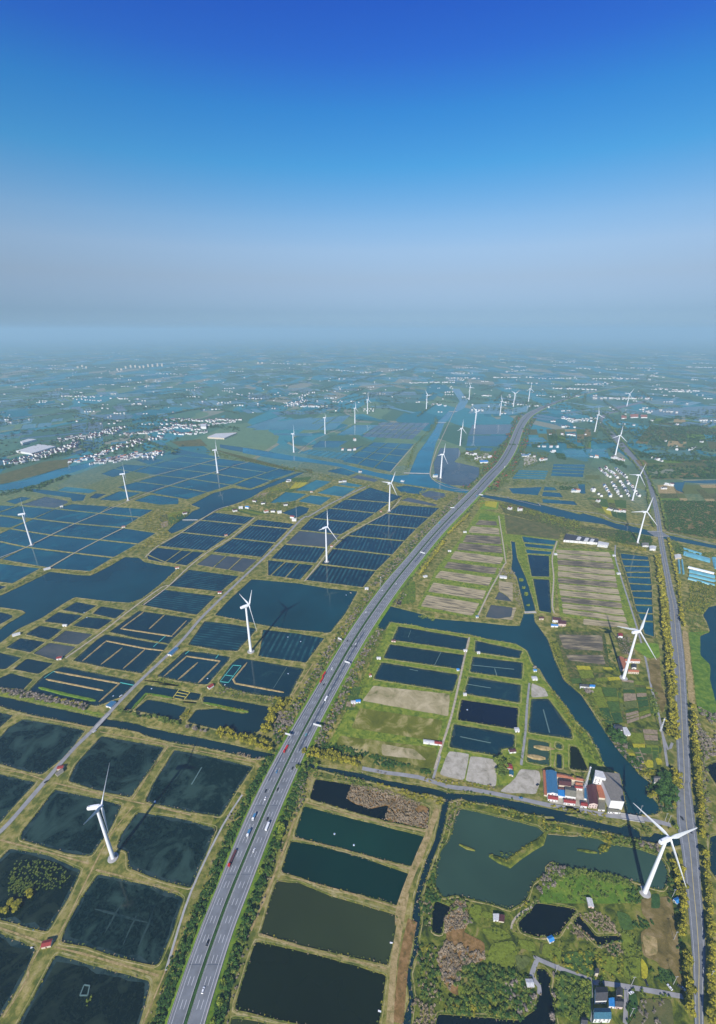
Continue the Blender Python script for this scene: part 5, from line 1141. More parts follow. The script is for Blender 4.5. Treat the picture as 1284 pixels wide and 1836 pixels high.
# hedge in the median
hl = [(p+q)/2 for p, q in zip(Li, Ri)]; nb = len([p for p in hl if p.length < 1500])
for i in range(nb-1):
    L = (hl[i+1]-hl[i]).length; k = max(1, int(L/1.5))
    for j in range(k): q = hl[i]+(hl[i+1]-hl[i])*(j/k); addv(('median_hedge', 'leaf_dark'), q.x, q.y, .95, 1.3)
for s_, key, dn, r0, r1 in (
    ('L:630,535 700,555 770,592 830,545 930,475 1000,425 985,415 900,462 820,520 760,560 640,520', ('spit_shrubs', 'leaf_olive'), 7, .9, 1.8), ('N:430,740 520,680 530,720 450,770', ('spit_shrubs', 'leaf_olive'), 7, 1, 2), ('L:700,520 850,500 830,530 740,560', ('spit_shrubs', 'leaf_green'), 4, 1, 1.8), ('I:440,265 700,310 1005,430 990,588 680,515 720,412 560,442 405,370', RD, 14, 1.1, 2.2), ('I:470,280 600,300 590,390 470,390', GN, 8, 1, 2), ('M:380,70 470,90 480,240 440,300 600,380 600,500 430,560 410,760 360,740 290,640 250,480 330,350 300,230', RD, 12, 1.4, 2.6),
    ('M:380,70 470,90 480,240 440,300 600,380 430,560 410,760 290,640', GY, 2, 1.4, 2.4), ('O:290,180 400,150 520,200 600,330 560,310 430,290', RD, 10, 1.2, 2), ('O:200,270 290,250 380,330 410,370 300,350', RD, 9, 1.2, 2), ('O:430,400 600,360 620,450 560,490', RD, 9, 1.2, 2.0), ('O:430,400 600,360 620,450 560,490', DK, 5, 1.2, 2.0),
    ('M:80,780 260,830 240,1000 60,1000', RD, 9, 1.2, 2.2), ('M:100,30 220,90 210,300 260,480 300,800 120,780 110,500 150,300', DK, 4, 1.4, 2.6), ('M:100,30 220,90 210,300 260,480 300,800 120,780 110,500 150,300', GN, 4, 1.4, 2.6), ('M:100,30 220,90 210,300 260,480 300,800 120,780', RD, 2, 1.2, 2.2),
    ('M:430,540 650,540 830,600 1000,640 940,700 980,860 860,930 300,880 400,780 640,760', DK, 5, 1.6, 3.0), ('M:430,540 650,540 830,600 1000,640 940,700 980,860 860,930 300,880', GN, 4.5, 1.6, 3.0), ('M:300,820 900,860 860,930 300,880', OL, 3, 1.4, 2.4), ('M:700,620 960,640 980,860 800,900', GY, 4, 1.6, 3),
    ('M:420,700 1000,780 960,900 400,900', LM, 2, 1.5, 2.5), ('M:440,80 520,120 490,220 600,270 570,400 460,380', GY, 3, 1.4, 2.6), ('M:440,80 520,120 490,220 600,270 570,400 460,380', GN, 3, 1.4, 2.6), ('M:600,240 800,280 830,330 640,360', GN, 1.5, 1, 2), ('M:780,200 950,60 1000,60 830,240 800,300', GN, 4, 1.2, 2.2), ('M:780,130 920,80 940,130', OL, 3, 1.2, 2.4),
    ('L:430,150 700,190 1000,260 1284,330 1284,385 1060,355 985,325 700,240 430,190', OL, 5, 1.5, 2.8), ('L:430,150 700,190 1000,260 1284,330 1284,385 1060,355 985,325 700,240 430,190', GN, 6, 1.5, 2.8), ('L:430,100 1284,260 1284,300 430,130', GY, 2, 1.4, 2.2), ('L:350,145 430,130 430,200 380,300 300,420 340,260', RD, 5, 1, 2), ('L:350,145 430,200 250,620 230,720 250,800 140,850 230,600 300,420', GN, 5, 1.3, 2.4),
    ('L:250,560 240,740 300,840 200,960 120,960', DK, 6, 1.5, 2.8), ('L:250,760 300,850 380,830 500,860 480,963 260,963', GN, 4, 1.5, 2.6), ('I:420,180 700,245 1000,330 1100,350 1110,400 1020,420 700,300 560,240', OL, 6, 1.5, 2.8), ('I:150,150 560,240 600,300 420,260 180,220 130,180', GN, 5, 1.4, 2.6), ('I:100,170 180,200 140,370 110,370', RD, 3, .8, 1.6), ('I:30,200 110,180 110,380 20,520', GY, 6, 1.6, 3), ('I:30,200 110,180 110,380 20,520', GN, 5, 1.6, 3),
    ('I:520,130 720,180 720,200 520,165', GY, 4, 1.4, 2.4), ('I:660,110 740,120 730,150 660,140', DK, 12, 2, 3), ('I:940,160 1010,170 1010,200 940,190', DK, 12, 2, 3), ('L:330,60 600,95 860,140 850,160 600,110 330,85', GN, 4, 1.4, 2.4), ('L:860,180 1284,210 1284,240 860,165', OL, 4, 1.4, 2.6),
    ('N:50,560 480,620 700,660 900,760 880,780 500,690 440,655 110,600 60,620', GN, 6, 1.6, 3), ('N:0,480 200,520 600,600 610,560 200,490 0,430', OL, 5, 1.6, 2.8), ('N:0,560 480,630 540,690 440,655 110,600', OL, 5, 1.5, 2.8), ('N:480,620 560,630 520,700 480,770 440,740', OL, 9, 1.4, 2.6), ('N:720,650 880,680 890,760 720,700', GY, 7, 1.8, 3), ('N:740,540 830,560 820,630 740,600', GN, 5, 1.4, 2.4),
    ('N:850,560 960,590 950,620 850,600', OL, 5, 1.4, 2.2), ('N:100,820 220,860 380,890 520,920 650,950 700,1010 620,1000 300,930 180,960 40,1000 60,900', GN, 7, 1.8, 3.2), ('N:90,820 200,860 200,960 0,1060 0,980', GY, 6, 1.8, 3.2), ('N:200,900 450,930 700,1010 730,1124 200,1124', GN, 2.5, 1.2, 2.4), ('N:640,990 730,1000 740,1124 660,1124', DK, 6, 1.5, 2.6), ('N:560,910 640,940 640,960 560,930', GY, 5, 1.4, 2.4),
    ('N:800,240 960,180 1000,460 900,480 870,400 780,320', DK, 5, 2, 3.4), ('N:800,240 960,180 1000,460 900,480 870,400 780,320', GY, 2, 2, 3), ('N:930,800 1000,780 1040,1100 940,1124', DK, 7, 1.6, 2.8), ('N:700,150 860,170 870,230 760,220 700,190', OL, 4, 1.6, 2.8), ('N:560,0 700,120 730,180 620,90 540,0', GY, 6, 1.6, 3), ('N:560,0 720,60 730,180 640,120', DK, 4, 1.6, 3),
    ('P:500,950 640,1000 760,1160 780,1284 700,1190 600,1090', GY, 5, 1.8, 3.4), ('P:560,960 640,1000 760,1160 700,1190 600,1090', DK, 6, 2, 3.4), ('P:240,860 420,1080 480,1170 440,1160 350,1080 280,960', GN, 5, 1.4, 2.6), ('P:20,540 120,600 260,800 340,960 260,960 120,700', OL, 3.5, 1.2, 2.2), ('K:760,300 830,330 900,520 1060,720 1180,860 1284,1010 1200,1000 1060,800 900,560', GN, 4.5, 1.4, 2.4), ('K:760,300 830,330 900,520 1060,720 1180,860 1284,1010', LM, 2, 1.2, 2.2),
    ('P:90,240 190,440 220,560 280,640 180,560 80,380', OL, 3, 1.2, 2.4), ('P:90,240 190,440 220,560 280,640 180,560 80,380', GN, 3, 1.2, 2.4), ('P:300,600 560,880 520,940 330,680', GN, 3.5, 1.4, 2.6), ('P:830,610 880,700 860,840 800,700', GN, 5, 1.6, 2.8), ('P:830,700 880,820 870,930 830,800', LM, 3, 1.6, 2.8), ('P:470,230 560,420 580,500 520,470 480,330', DK, 5, 1.4, 2.4), ('P:560,230 700,230 700,380 600,380', GY, 4, 1.4, 2.4),
    ('P:1150,760 1284,800 1284,1100 1180,1160 1140,1000', GY, 6, 2.2, 4), ('P:1150,760 1284,800 1284,1100 1180,1160 1140,1000', GN, 3, 2, 3.4), ('P:1140,1060 1220,1080 1200,1180 1150,1250', GN, 6, 2, 3.4), ('P:1100,80 1190,90 1220,200 1160,240 1060,190', GN, 2, 1.4, 2.4), ('P:1060,0 1250,0 1180,90 1060,60', OL, 3, 2, 3), ('P:1060,0 1250,0 1180,90 1060,60', GN, 3, 2, 3),
    ('N:1150,100 1200,90 1240,210 1230,340 1284,560 1284,640 1200,650 1170,400', GY, 6, 1.8, 3.2), ('N:1150,100 1200,90 1240,210 1230,340 1284,560 1284,640 1200,650 1170,400', GN, 3, 1.8, 3.2), ('N:1190,0 1284,0 1284,80 1200,100', OL, 3, 1.6, 2.6),
    ('O:640,730 740,740 760,800 980,790 960,760 820,720 660,700', GN, 3, 1.2, 2.4), ('O:650,800 740,800 700,963 640,963', DK, 4, 1.5, 2.6), ('O:730,800 980,800 990,963 720,963', GY, 4.5, 1.4, 2.4), ('O:1000,780 1050,790 1060,963 1010,963', LM, 4, 1.2, 2), ('O:130,600 380,660 370,963 110,900', GN, 6, 1.5, 2.8), ('O:130,600 380,660 370,963 110,900', LM, 3, 1.5, 2.6), ('O:40,560 130,600 120,900 90,780', GY, 6, 1.5, 2.8),
    ('O:0,440 400,440 600,490 620,650 400,640 200,560', LM, 3.5, 1, 2), ('O:0,440 400,440 600,490 620,650 400,640 200,560', OL, 3, 1, 2.2), ('O:560,150 700,190 780,470 700,640 640,600 600,300', GN, 2.5, 1, 2), ('O:660,190 830,230 820,280 700,270', DK, 9, 1.4, 2.2), ('O:980,50 1050,80 1030,500 1050,700 1000,480', DK, 6, 1.4, 2.4), ('O:790,560 980,600 990,670 850,660', DK, 8, 1.2, 2.2), ('O:410,620 480,640 460,700 400,680', DK, 8, 1.4, 2.4),
    ('O:980,-20 1050,30 1060,120 980,100', DK, 6, 1.6, 2.6), ('M:460,470 520,500 440,520', DK, 4, 1.4, 2.4), ('J:380,300 560,220 470,480 330,800 250,860 190,1000 60,1120 100,900 230,640', GN, 3, 1.4, 2.6), ('J:300,380 440,320 330,620 180,880 60,1100 60,1000 200,620', GY, 4, 1.5, 2.8), ('J:130,1100 250,1120 600,1230 720,1250 560,1284 300,1190 0,1120', DK, 7, 2, 3),
    ('J:450,250 520,280 560,220 470,330', LM, 4, 1.5, 2.4), ('J:750,180 1130,215 1140,240 760,210', OL, 1.5, 1.4, 2.4), ('J:640,220 740,240 740,250 640,240', LM, 2, 1, 2), ('K:0,105 330,145 450,175 700,240 760,300 740,300 650,240 400,180 0,125', LM, 4, 1.2, 2.2), ('K:700,280 760,310 740,420 720,340', LM, 5, 1.2, 2), ('K:720,620 740,640 720,1080 690,1040', GN, 2.5, 1, 1.8),
    ('K:540,1030 620,1040 640,1120 560,1200 530,1150', LM, 3, 1.2, 2.2), ('K:540,1030 620,1040 640,1120 560,1200 530,1150', DK, 4, 1.2, 2.2), ('K:0,1180 500,1240 520,1270 0,1215', OL, 4, 1.3, 2.4), ('K:0,1180 500,1240 520,1270 0,1215', GY, 3, 1.3, 2.4), ('f:20,380 130,480 130,560 20,520', LM, 6, .8, 1.4), ('f:470,180 670,180 670,230 470,230', LM, 6, 1, 1.8),
    ('f:150,580 700,690 900,720 900,760 500,700 150,620', OL, 5, 1.3, 2.4), ('f:150,620 560,700 700,740 700,780 200,700', GN, 5, 1.3, 2.4), ('f:130,510 200,520 190,570 140,560', GN, 5, 1.3, 2), ('S:1010,720 1070,740 1060,900 960,900', GN, 3, 1.6, 2.8), ('S:880,760 1000,720 960,800 880,860', DK, 2, 1.6, 2.8), ('R:0,700 80,700 100,880 0,900', GN, 3.5, 2, 3.2),
    ('R:700,170 1284,300 1284,370 1000,270 740,215', GN, 2.6, 2, 3.6), ('R:700,170 1284,300 1284,370 1000,270 740,215', OL, 1.6, 2, 3.4), ('R:690,640 800,640 830,720 700,690', GY, 4, 1.6, 2.8), ('R:790,720 860,800 880,950 830,880 800,780', GY, 3, 1.4, 2.4), ('R:820,440 880,470 960,900 940,900 860,640', GN, 2, 1.2, 2.2), ('R:540,170 640,150 560,210', OL, 3, 2, 3),
    ('Q:0,260 200,330 560,400 640,480 560,450 260,370 0,300', GN, 2.2, 2, 3.4), ('Q:560,450 800,480 840,420 700,380 560,360', DK, 2.6, 2, 3.6), ('Q:580,460 780,490 780,520 640,490', OL, 4, 2, 3), ('Q:920,430 1000,430 1040,500 1284,530 1284,560 1040,540 980,540', GN, 3, 2, 3.4), ('Q:1000,460 1050,480 1040,540 990,530', DK, 5, 2, 3.4), ('Q:1020,730 1284,740 1284,860 1190,960 1060,950', OL, 2.5, 2, 3.2), ('Q:1020,730 1284,740 1284,860 1190,960 1060,950', DK, 2.5, 2, 3.2),
    ('Q:1050,950 1200,930 1180,990 1240,1080 1180,1110 1090,1080', GN, 1.5, 1.4, 2.6), ('Q:820,530 850,540 900,900 920,1180 890,1180 850,800', DK, 1.5, 1.6, 2.4), ('B:560,200 700,195 690,225 540,225', LM, 2, 2, 3.4), ('B:690,150 900,100 1180,180 1050,260 780,180', GN, 1.5, 2, 3.6), ('B:900,20 1200,0 900,120 780,130', OL, .9, 2, 3.4), ('B:0,220 330,200 300,290 200,330 100,370 0,400', OL, .8, 2, 3.2),
    ('A:900,530 1010,470 1140,390 1284,330 1284,370 1150,470 1040,530', OL, 1.2, 1.8, 3), ('A:0,815 300,660 350,660 0,830', GN, 2.5, 1.6, 2.6), ('A:390,640 650,665 820,575 830,590 660,690 400,660', OL, 2, 1.4, 2.4), ('A:1270,650 1284,640 1284,700 950,905 930,890 1150,760', OL, 2, 1.4, 2.4), ('A:300,1000 540,850 550,860 310,1010', OL, 1.5, 1.2, 2.2),
    ('A:0,60 230,20 250,60 60,110 0,120', DK, 1.6, 2.4, 4.0), ('C:0,385 100,390 620,510 600,525 0,420', GY, 4, 1.4, 2.4), ('C:720,185 1020,240 1010,262 700,200', OL, 2, 1.2, 2.2), ('C:450,200 960,300 950,318 440,220', LM, 2.5, 1, 1.8), ('D:50,290 440,370 430,400 0,310', LM, 2.5, 1.2, 2.2), ('D:560,370 1000,460 980,500 740,470 480,420', GN, 3.5, 1.4, 2.4), ('D:560,370 1000,460 980,500 480,420', GY, 1.5, 1.4, 2.4),
    ('D:700,190 820,100 820,140 740,135', GN, 3, 1.2, 2), ('D:0,400 90,410 80,430 0,430', OL, 8, 1.5, 2.4), ('C:1040,400 1130,405 1140,420 1040,425', OL, 7, 1.4, 2.2), ('D:240,580 330,530 350,560 280,620', OL, 6, 1.2, 2.2), ('D:460,500 640,520 740,540 640,540 460,515', OL, 7, 1.1, 1.8), ('D:200,760 520,820 780,870 760,890 500,830 200,775', RD, 3, 1, 1.8), ('D:560,825 780,860 770,885 560,845', RD, 8, 1.3, 2.2), ('D:800,860 880,860 870,900 800,890', GY, 8, 2, 3),
    ('C:200,550 620,640 610,655 200,570', RD, 1.5, .8, 1.6), ('D:940,440 1060,450 1000,560 940,520', OL, 6, 2, 3.6), ('D:930,560 1080,520 1060,640 960,720 920,680', GY, 6, 2, 3.6), ('D:940,640 980,640 990,780 930,780', DK, 7, 2, 3.2), ('D:1180,640 1284,500 1284,700 1180,760', GN, 3, 1.8, 3), ('D:1200,700 1284,650 1284,760 1180,770', GY, 3, 1.8, 3),
    ('E:130,480 400,500 510,600 440,700 300,700 100,730 60,600', ('pond_weed', 'leaf_green'), 6, .9, 1.7), ('E:60,600 240,640 230,760 60,740', ('pond_weed', 'leaf_green'), 7, .9, 1.7), ('F:540,730 680,740 640,820 580,820', ('pond_weed', 'leaf_lime'), 3, .8, 1.5), ('M:110,370 200,310 230,400 150,480', OL, 5, 1.4, 2.4), ('F:1180,640 1284,300 1284,500 1220,800', DK, 3, 1.2, 2.2),
    ('g:590,130 650,150 620,220 580,210', GY, 5, 1, 1.8), ('J:750,180 880,170 880,215 830,215', ('reed_islet', 'leaf_lime'), 10, 1, 1.8), ('R:845,712 875,712 875,732 845,732', ('reed_islet', 'leaf_lime'), 30, 1, 1.6), ('R:885,812 910,812 910,836 885,836', ('reed_islet', 'leaf_lime'), 30, 1, 1.6), ('R:868,770 890,770 890,786 868,786', ('reed_islet', 'leaf_lime'), 30, 1, 1.6), ('R:888,856 912,856 912,872 888,872', ('reed_islet', 'leaf_lime'), 30, 1, 1.6), ('R:900,896 922,896 922,910 900,910', ('reed_islet', 'leaf_lime'), 30, 1, 1.6),
    ('T:530,340 850,435 1190,490 1180,510 840,460 520,370', GN, .8, 3, 5), ('U:0,450 600,590 850,640 1284,700 1284,722 900,690 500,590 0,470', GN, .8, 2.5, 4.6), ('U:0,450 600,590 850,640 1284,700 1284,722 900,690 500,590', OL, .6, 2.5, 4.2), ('U:1130,110 1160,160 1000,300 930,500 900,500 960,330 1060,220', GN, 1.2, 3, 5), ('V:440,400 540,440 500,470 420,600 400,600 460,480', GN, 1.2, 3, 5), ('V:320,380 420,340 560,370 600,360 680,300 700,330 600,400 520,440 400,440', GN, .9, 3, 5),
    ('V:620,560 760,480 780,480 660,600 560,680 620,620', GN, 1.2, 3, 5), ('V:780,360 980,370 960,440 800,480', GN, .6, 3, 5), ('V:1020,370 1100,380 1100,420 1040,410', DK, 1.5, 4, 6), ('V:990,240 1080,270 1260,360 1240,370 1060,290 980,260', DK, .9, 4, 6), ('V:1050,610 1180,620 1180,640 1060,640', DK, 1.6, 3, 5), ('V:660,570 1284,580 1284,600 680,600', GN, .5, 3, 5),
    ('W:450,400 620,430 640,480 520,440', DK, .8, 4, 6), ('W:860,150 1050,90 1284,150 1284,170 1050,110 900,160', DK, .5, 5, 9), ('W:680,360 920,380 1284,400 1284,450 950,430 700,400', DK, .35, 5, 9), ('W:760,460 1284,470 1284,550 820,560', DK, .25, 5, 9), ('W:700,200 1100,150 1284,200 1284,290 700,290', DK, .15, 5, 9),
    ('Q:890,150 1284,160 1400,450 930,370', ('orchard', 'leaf_dark'), 3.2, 2.4, 3.6), ('Q:890,150 1284,160 1400,450 930,370', ('orchard', 'leaf_green'), .8, 2.2, 3.2), ('c:0,640 90,600 420,560 420,575 100,640 0,670', DK, .3, 5, 8), ('c:120,770 360,690 380,700 160,790', DK, .5, 4, 7), ('c:760,370 1284,440 1284,460 760,400', DK, .15, 6, 10)):
    scat(key, s_, dn, r0, r1)
# tree belts on the far plain
rr = random.Random(21)
for i in range(240):
    y_ = 640+170*rr.random()**1.6; x_ = rr.uniform(-60, 1344)
    if 742 < y_ and 300 < x_ < 1000: continue
    X, Y = G(x_, y_); L = rr.uniform(150, 900); an = rr.choice((R(60), R(-38), R(-30), R(68), R(5)))+rr.gauss(0, .08); n = int(L/16)
    for k in range(n):
        r = rr.uniform(6, 13); addv(('distant_tree_belt', 'leaf_far'), X+math.cos(an)*(k-n/2)*16+rr.gauss(0, 4), Y+math.sin(an)*(k-n/2)*16+rr.gauss(0, 4), r, rr.uniform(8, 13))
for i in range(160):      # loose groves
    y_ = 645+170*rr.random()**1.3; x_ = rr.uniform(-60, 1344)
    if 742 < y_ and 300 < x_ < 960: continue
    X, Y = G(x_, y_); S_ = rr.uniform(40, 160)
    for k in range(rr.randint(8, 26)): r = rr.uniform(6, 14); addv(('distant_tree_belt', 'leaf_far'), X+rr.gauss(0, S_), Y+rr.gauss(0, S_*.5), r, rr.uniform(8, 13))
LBL = {'undergrowth': 'dense dark green bushes covering the motorway verges', 'shrubbery': 'mid green shrubs on banks and verges', 'bare_thicket': 'leafless grey brown thickets', 'olive_shrubbery': 'yellow olive shrubs on the pond banks', 'lime_shrubbery': 'bright lime shrubs', 'reeds': 'dry pinkish tan reeds',
       'red_bushes': 'red leaved bushes beside the motorway', 'median_hedge': 'clipped dark hedge in the motorway median', 'pond_weed': 'green weed growing in the shallow ponds', 'reed_islet': 'small reed islets in the river', 'bank_tufts': 'olive tufts along the pond banks', 'bank_tufts_green': 'green tufts along the pond banks', 'dry_tufts': 'dry straw tufts along the pond banks', 'tall_grass': 'lime coloured rough grass in the wetland', 'tall_grass_olive': 'olive rough grass in the wetland', 'tall_grass_green': 'dark green rough growth in the wetland', 'spit_shrubs': 'olive shrubs on the narrow spits in the grey green lake', 'orchard': 'dark planted orchard east of the road', 'distant_tree_belt': 'tree belts and groves on the far plain'}
pass  # print('VEG', {k[0]: len(v) for k, v in VEG.items()})
for (nm, mt), items in VEG.items(): stuff_mesh(nm, items, mt, LBL.get(nm))
# single trees
TREES.sort(key=lambda t: math.hypot(t[0], t[1]))
CRM = {}
def crown_mesh(leaf, k):
    if (leaf, k) not in CRM:
        v, q, t = LOD[0][k]; CRM[(leaf, k)] = mesh('crown', [tuple(p) for p in v], [tuple(a) for a in q]+[tuple(a) for a in t], leaf)
    return CRM[(leaf, k)]
tm = MB(); tm.tube((0,0,0), (.02,.01,.5), .035, .022, 7, caps=False); tm.tube((.02,.01,.5), (.12,.1,.75), .016, .008, 5, caps=False); tm.tube((.02,.01,.45), (-.12,.05,.72), .014, .007, 5, caps=False); tm.tube((.02,.01,.5), (0,-.1,.78), .014, .007, 5, caps=False); TRUNK = tm.mesh('trunk', ['bark'])
rest = {}
for i, (x, y, r, h, leaf, lab, grp) in enumerate(TREES):
    if i < 300:
        o = empty('tree', (x, y, 0), (i*2.4) % 6.28); tag(o, lab, 'tree', grp+' / '+lab)
        t = link('trunk', TRUNK, o); t.scale = (h, h, h); c = link('crown', crown_mesh(leaf, i % 4), o); c.scale = (r, r, h*.46); c.location = (0, 0, h*.55)
    else: rest.setdefault(leaf, []).append((x, y, r, h))
for leaf, items in rest.items(): stuff_mesh('row_of_trees', items, leaf, 'farther trees of the rows along road and motorway')

# ---------------- buildings ----------------
WIN_ME = {}
def building(corners, h, rise, roof, wall, label, name='house', cat='house', group=None, wins=0, door=True, over=.4, ground=0.0):
    c = [Vector(p) for p in ccw(list(corners))]; cen = sum(c, Vector((0, 0)))/4; r = empty(name, (cen.x, cen.y, ground)); tag(r, label, cat, group); c = [p-cen for p in c]
    if (c[0]-c[1]).length < (c[1]-c[2]).length: c = c[1:]+c[:1]        # ridge runs along side 0-1
    e = (c[1]-c[0]).normalized(); uvf = lambda p: ((p[0]*e.x+p[1]*e.y), (-p[0]*e.y+p[1]*e.x))
    m0 = (c[0]+c[3])/2; m1 = (c[1]+c[2])/2
    vs = [(p.x, p.y, -.3) for p in c]+[(p.x, p.y, h) for p in c]; fs = [(0,1,5,4), (1,2,6,5), (2,3,7,6), (3,0,4,7)]
    if rise > 0: vs += [(m1.x, m1.y, h+rise), (m0.x, m0.y, h+rise)]; fs += [(5,6,8), (7,4,9)]
    link('wall', mesh('wall', vs, fs, wall), r)
    k = [p+(p-q)*0 for p, q in zip(c, c)]
    def out(p, m): d = p.normalized(); return p+d*m
    o = [out(p, over) for p in c]
    if rise > 0:
        a0, a1 = m0+(m0-m1).normalized()*over, m1+(m1-m0).normalized()*over; dz = over*.3
        vs = [(o[0].x,o[0].y,h-dz), (o[1].x,o[1].y,h-dz), (o[2].x,o[2].y,h-dz), (o[3].x,o[3].y,h-dz), (a1.x,a1.y,h+rise+.1), (a0.x,a0.y,h+rise+.1)]; n = 6
        vs += [(x, y, z-.18) for x, y, z in vs]; fs = [(0,1,4,5), (2,3,5,4), (6,11,10,7), (8,10,11,9), (0,6,7,1), (2,8,9,3), (1,7,10,4), (4,10,8,2), (3,9,11,5), (5,11,6,0)]
    else:
        vs = [(p.x, p.y, h+.05) for p in o]+[(p.x, p.y, h+.4) for p in o]; fs = [(3,2,1,0), (4,5,6,7), (0,1,5,4), (1,2,6,5), (2,3,7,6), (3,0,4,7)]
    link('roof', mesh('roof', vs, fs, roof, None, [uvf(v) for v in vs]), r)
    if wins or door:
        south = sorted([(0,1), (1,2), (2,3), (3,0)], key=lambda t: (c[t[0]]+c[t[1]]).y)[:2]
        for wi, (i, j) in enumerate(south):
            a, b = c[i], c[j]; L = (b-a).length; d = (b-a).normalized(); nn = Vector((d.y, -d.x)); ang = math.atan2(d.y, d.x)
            nst = max(1, int(h/3.2)); nw = min(8, int(L/3.2)) if wins else 0
            for s_ in range(nst):
                for q in range(nw):
                    if s_ == 0 and q == nw//2 and door: continue
                    p = a+d*(L*(q+.5)/nw)
                    if 'w' not in WIN_ME:
                        w_ = MB(); w_.box(-.65, .65, -.06, .03, 0, 1.5); WIN_ME['w'] = w_.mesh('window', ['window_glass']); w_ = MB(); w_.box(-.55, .55, -.07, .03, 0, 2.1); WIN_ME['d'] = w_.mesh('door', ['maroon_roof'])
                    w_ = link('window', WIN_ME['w'], r); w_.location = (p.x, p.y, s_*3.1+1.0); w_.rotation_euler = (0, 0, ang)
            if wi == 0 and door and 'd' in WIN_ME: w_ = link('door', WIN_ME['d'], r); p = (a+b)/2; w_.location = (p.x, p.y, 0); w_.rotation_euler = (0, 0, ang)
    return r
def bq(s, h, rise, roof, wall, label, name='house', cat='house', **k): return building(gp(s, h), h, rise, roof, wall, label, name, cat, **k)
F_ = dict(name='factory_shed', cat='shed')
bq('f:135,150 270,170 290,450 155,440', 7, 2, 'blue_roof', 'white_wall', 'long blue roofed shed at the west end of the factory yard', wins=1, **F_)
bq('f:165,460 292,482 286,530 165,515', 4, 1.2, 'red_roof', 'white_wall', 'small maroon gabled annex at the front of the long blue shed', wins=1, **F_)
bq('f:97,150 130,150 146,465 112,460', 3, 0, 'orange_roof', 'cream_wall', 'narrow terracotta lean-to left of the long blue shed', door=False, **F_)
bq('f:275,185 410,208 408,250 272,232', 4, 1, 'orange_roof', 'cream_wall', 'orange tiled row behind the maroon hall, western half', door=False, **F_); bq('f:418,215 620,255 618,290 416,258', 4, 1, 'orange_roof', 'cream_wall', 'orange tiled row behind the maroon hall, eastern half', door=False, **F_)
bq('f:520,296 608,306 600,342 516,332', 3.5, 1, 'orange_roof', 'pale_pink_wall', 'small orange roof above the red roofed white hut', door=False, **F_); bq('f:310,256 460,272 455,352 302,335', 6, 1.6, 'maroon_roof', 'cream_wall', 'dark maroon hall in the middle of the factory yard', **F_)
bq('f:506,342 608,352 604,385 506,376', 4, .8, 'red_roof', 'white_wall', 'white hut with bright red roof by the mast', wins=1, **F_); bq('f:382,358 515,378 520,492 382,470', 6, 2.6, 'olive_roof', 'white_wall', 'grey gabled house with white front among the sheds', wins=1, name='house', cat='house')
bq('f:285,402 383,408 378,488 287,470', 4, 0, 'bright_blue_roof', 'white_wall', 'bright blue flat roof between long shed and grey gable', door=False, **F_); bq('f:288,358 372,368 372,395 288,390', 3.6, .6, 'maroon_roof', 'white_wall', 'tiny maroon roof above the bright blue one', door=False, **F_)
bq('f:366,508 515,526 510,578 366,560', 4, 1, 'red_roof', 'white_wall', 'long red roofed shed at the canal lane', wins=1, **F_); bq('f:657,345 782,342 800,585 690,578', 8, 2.2, 'maroon_roof', 'pale_pink_wall', 'tall dark maroon hall beside the white factory', wins=1, **F_)
bq('f:625,345 655,335 658,515 628,505', 3, 0, 'blue_roof', 'white_wall', 'narrow blue lean-to west of the tall maroon hall', door=False, **F_); bq('f:585,552 664,560 664,610 582,600', 4, .8, 'red_roof', 'white_wall', 'square bright red shed at the yard gate', wins=1, **F_)
bq('f:804,170 1072,196 1140,548 968,535', 15, 0, 'grey_roof', 'white_wall', 'big white factory block with a broad grey flat roof', name='factory', cat='factory', wins=0, door=False)
bq('f:768,150 862,170 902,258 762,225', 19, 0, 'pale_roof', 'white_wall', 'tall white tower block on the northwest corner of the factory', name='factory', cat='factory', wins=1, door=False)
bq('f:776,342 850,347 893,505 815,497', 7, 0, 'orange_roof', 'cream_wall', 'low rusty roofed wing between maroon hall and white factory', name='factory', cat='factory', door=False)
bq('f:808,530 888,533 892,655 808,648', 3, 0, 'olive_roof', 'white_wall', 'low flat gatehouse in front of the rusty wing', name='factory', cat='factory', wins=1)
bq('f:925,640 1085,665 1088,690 930,680', 3, 0, 'olive_roof', 'white_wall', 'white loading porch at the foot of the factory front', name='factory', cat='factory', wins=1)
# farms and houses near the river and road
H1 = dict(name='farmhouse', cat='house', wins=1)
bq('P:578,392 622,397 650,478 600,482', 4.5, 1.6, 'orange_roof', 'pale_pink_wall', 'west wing of the orange roofed courtyard beneath the turbine', **H1); bq('P:632,402 732,406 738,424 628,422', 4.5, 1.4, 'orange_roof', 'white_wall', 'north wing of the orange roofed courtyard', **H1); bq('P:652,480 724,486 730,502 652,498', 4.5, 1.4, 'orange_roof', 'cream_wall', 'south wing of the orange roofed courtyard', **H1)
bq('P:680,445 712,445 712,470 680,468', 3.5, 1.2, 'slate_roof', 'white_wall', 'small grey hut inside the orange courtyard', **H1); bq('P:580,222 612,224 614,245 583,243', 4.5, 1.2, 'red_roof', 'white_wall', 'little red roofed house left of the white rotor', **H1)
bq('P:305,585 365,590 370,608 308,603', 5, 1.8, 'slate_roof', 'white_wall', 'white riverside house with dark roof and a blue shed', **H1); bq('P:378,590 415,593 412,608 374,606', 3.5, .6, 'bright_blue_roof', 'white_wall', 'bright blue shed beside the riverside house', name='shed', cat='shed', wins=0)
bq('P:550,875 602,882 612,915 560,920', 6, 2, 'slate_roof', 'white_wall', 'white house with dark roof above the big dark riverbank tree', **H1); bq('P:612,900 640,900 670,950 625,955', 3, 0, 'pale_roof', 'white_wall', 'white walled yard building beside the dark roofed house', name='shed', cat='shed', wins=0)
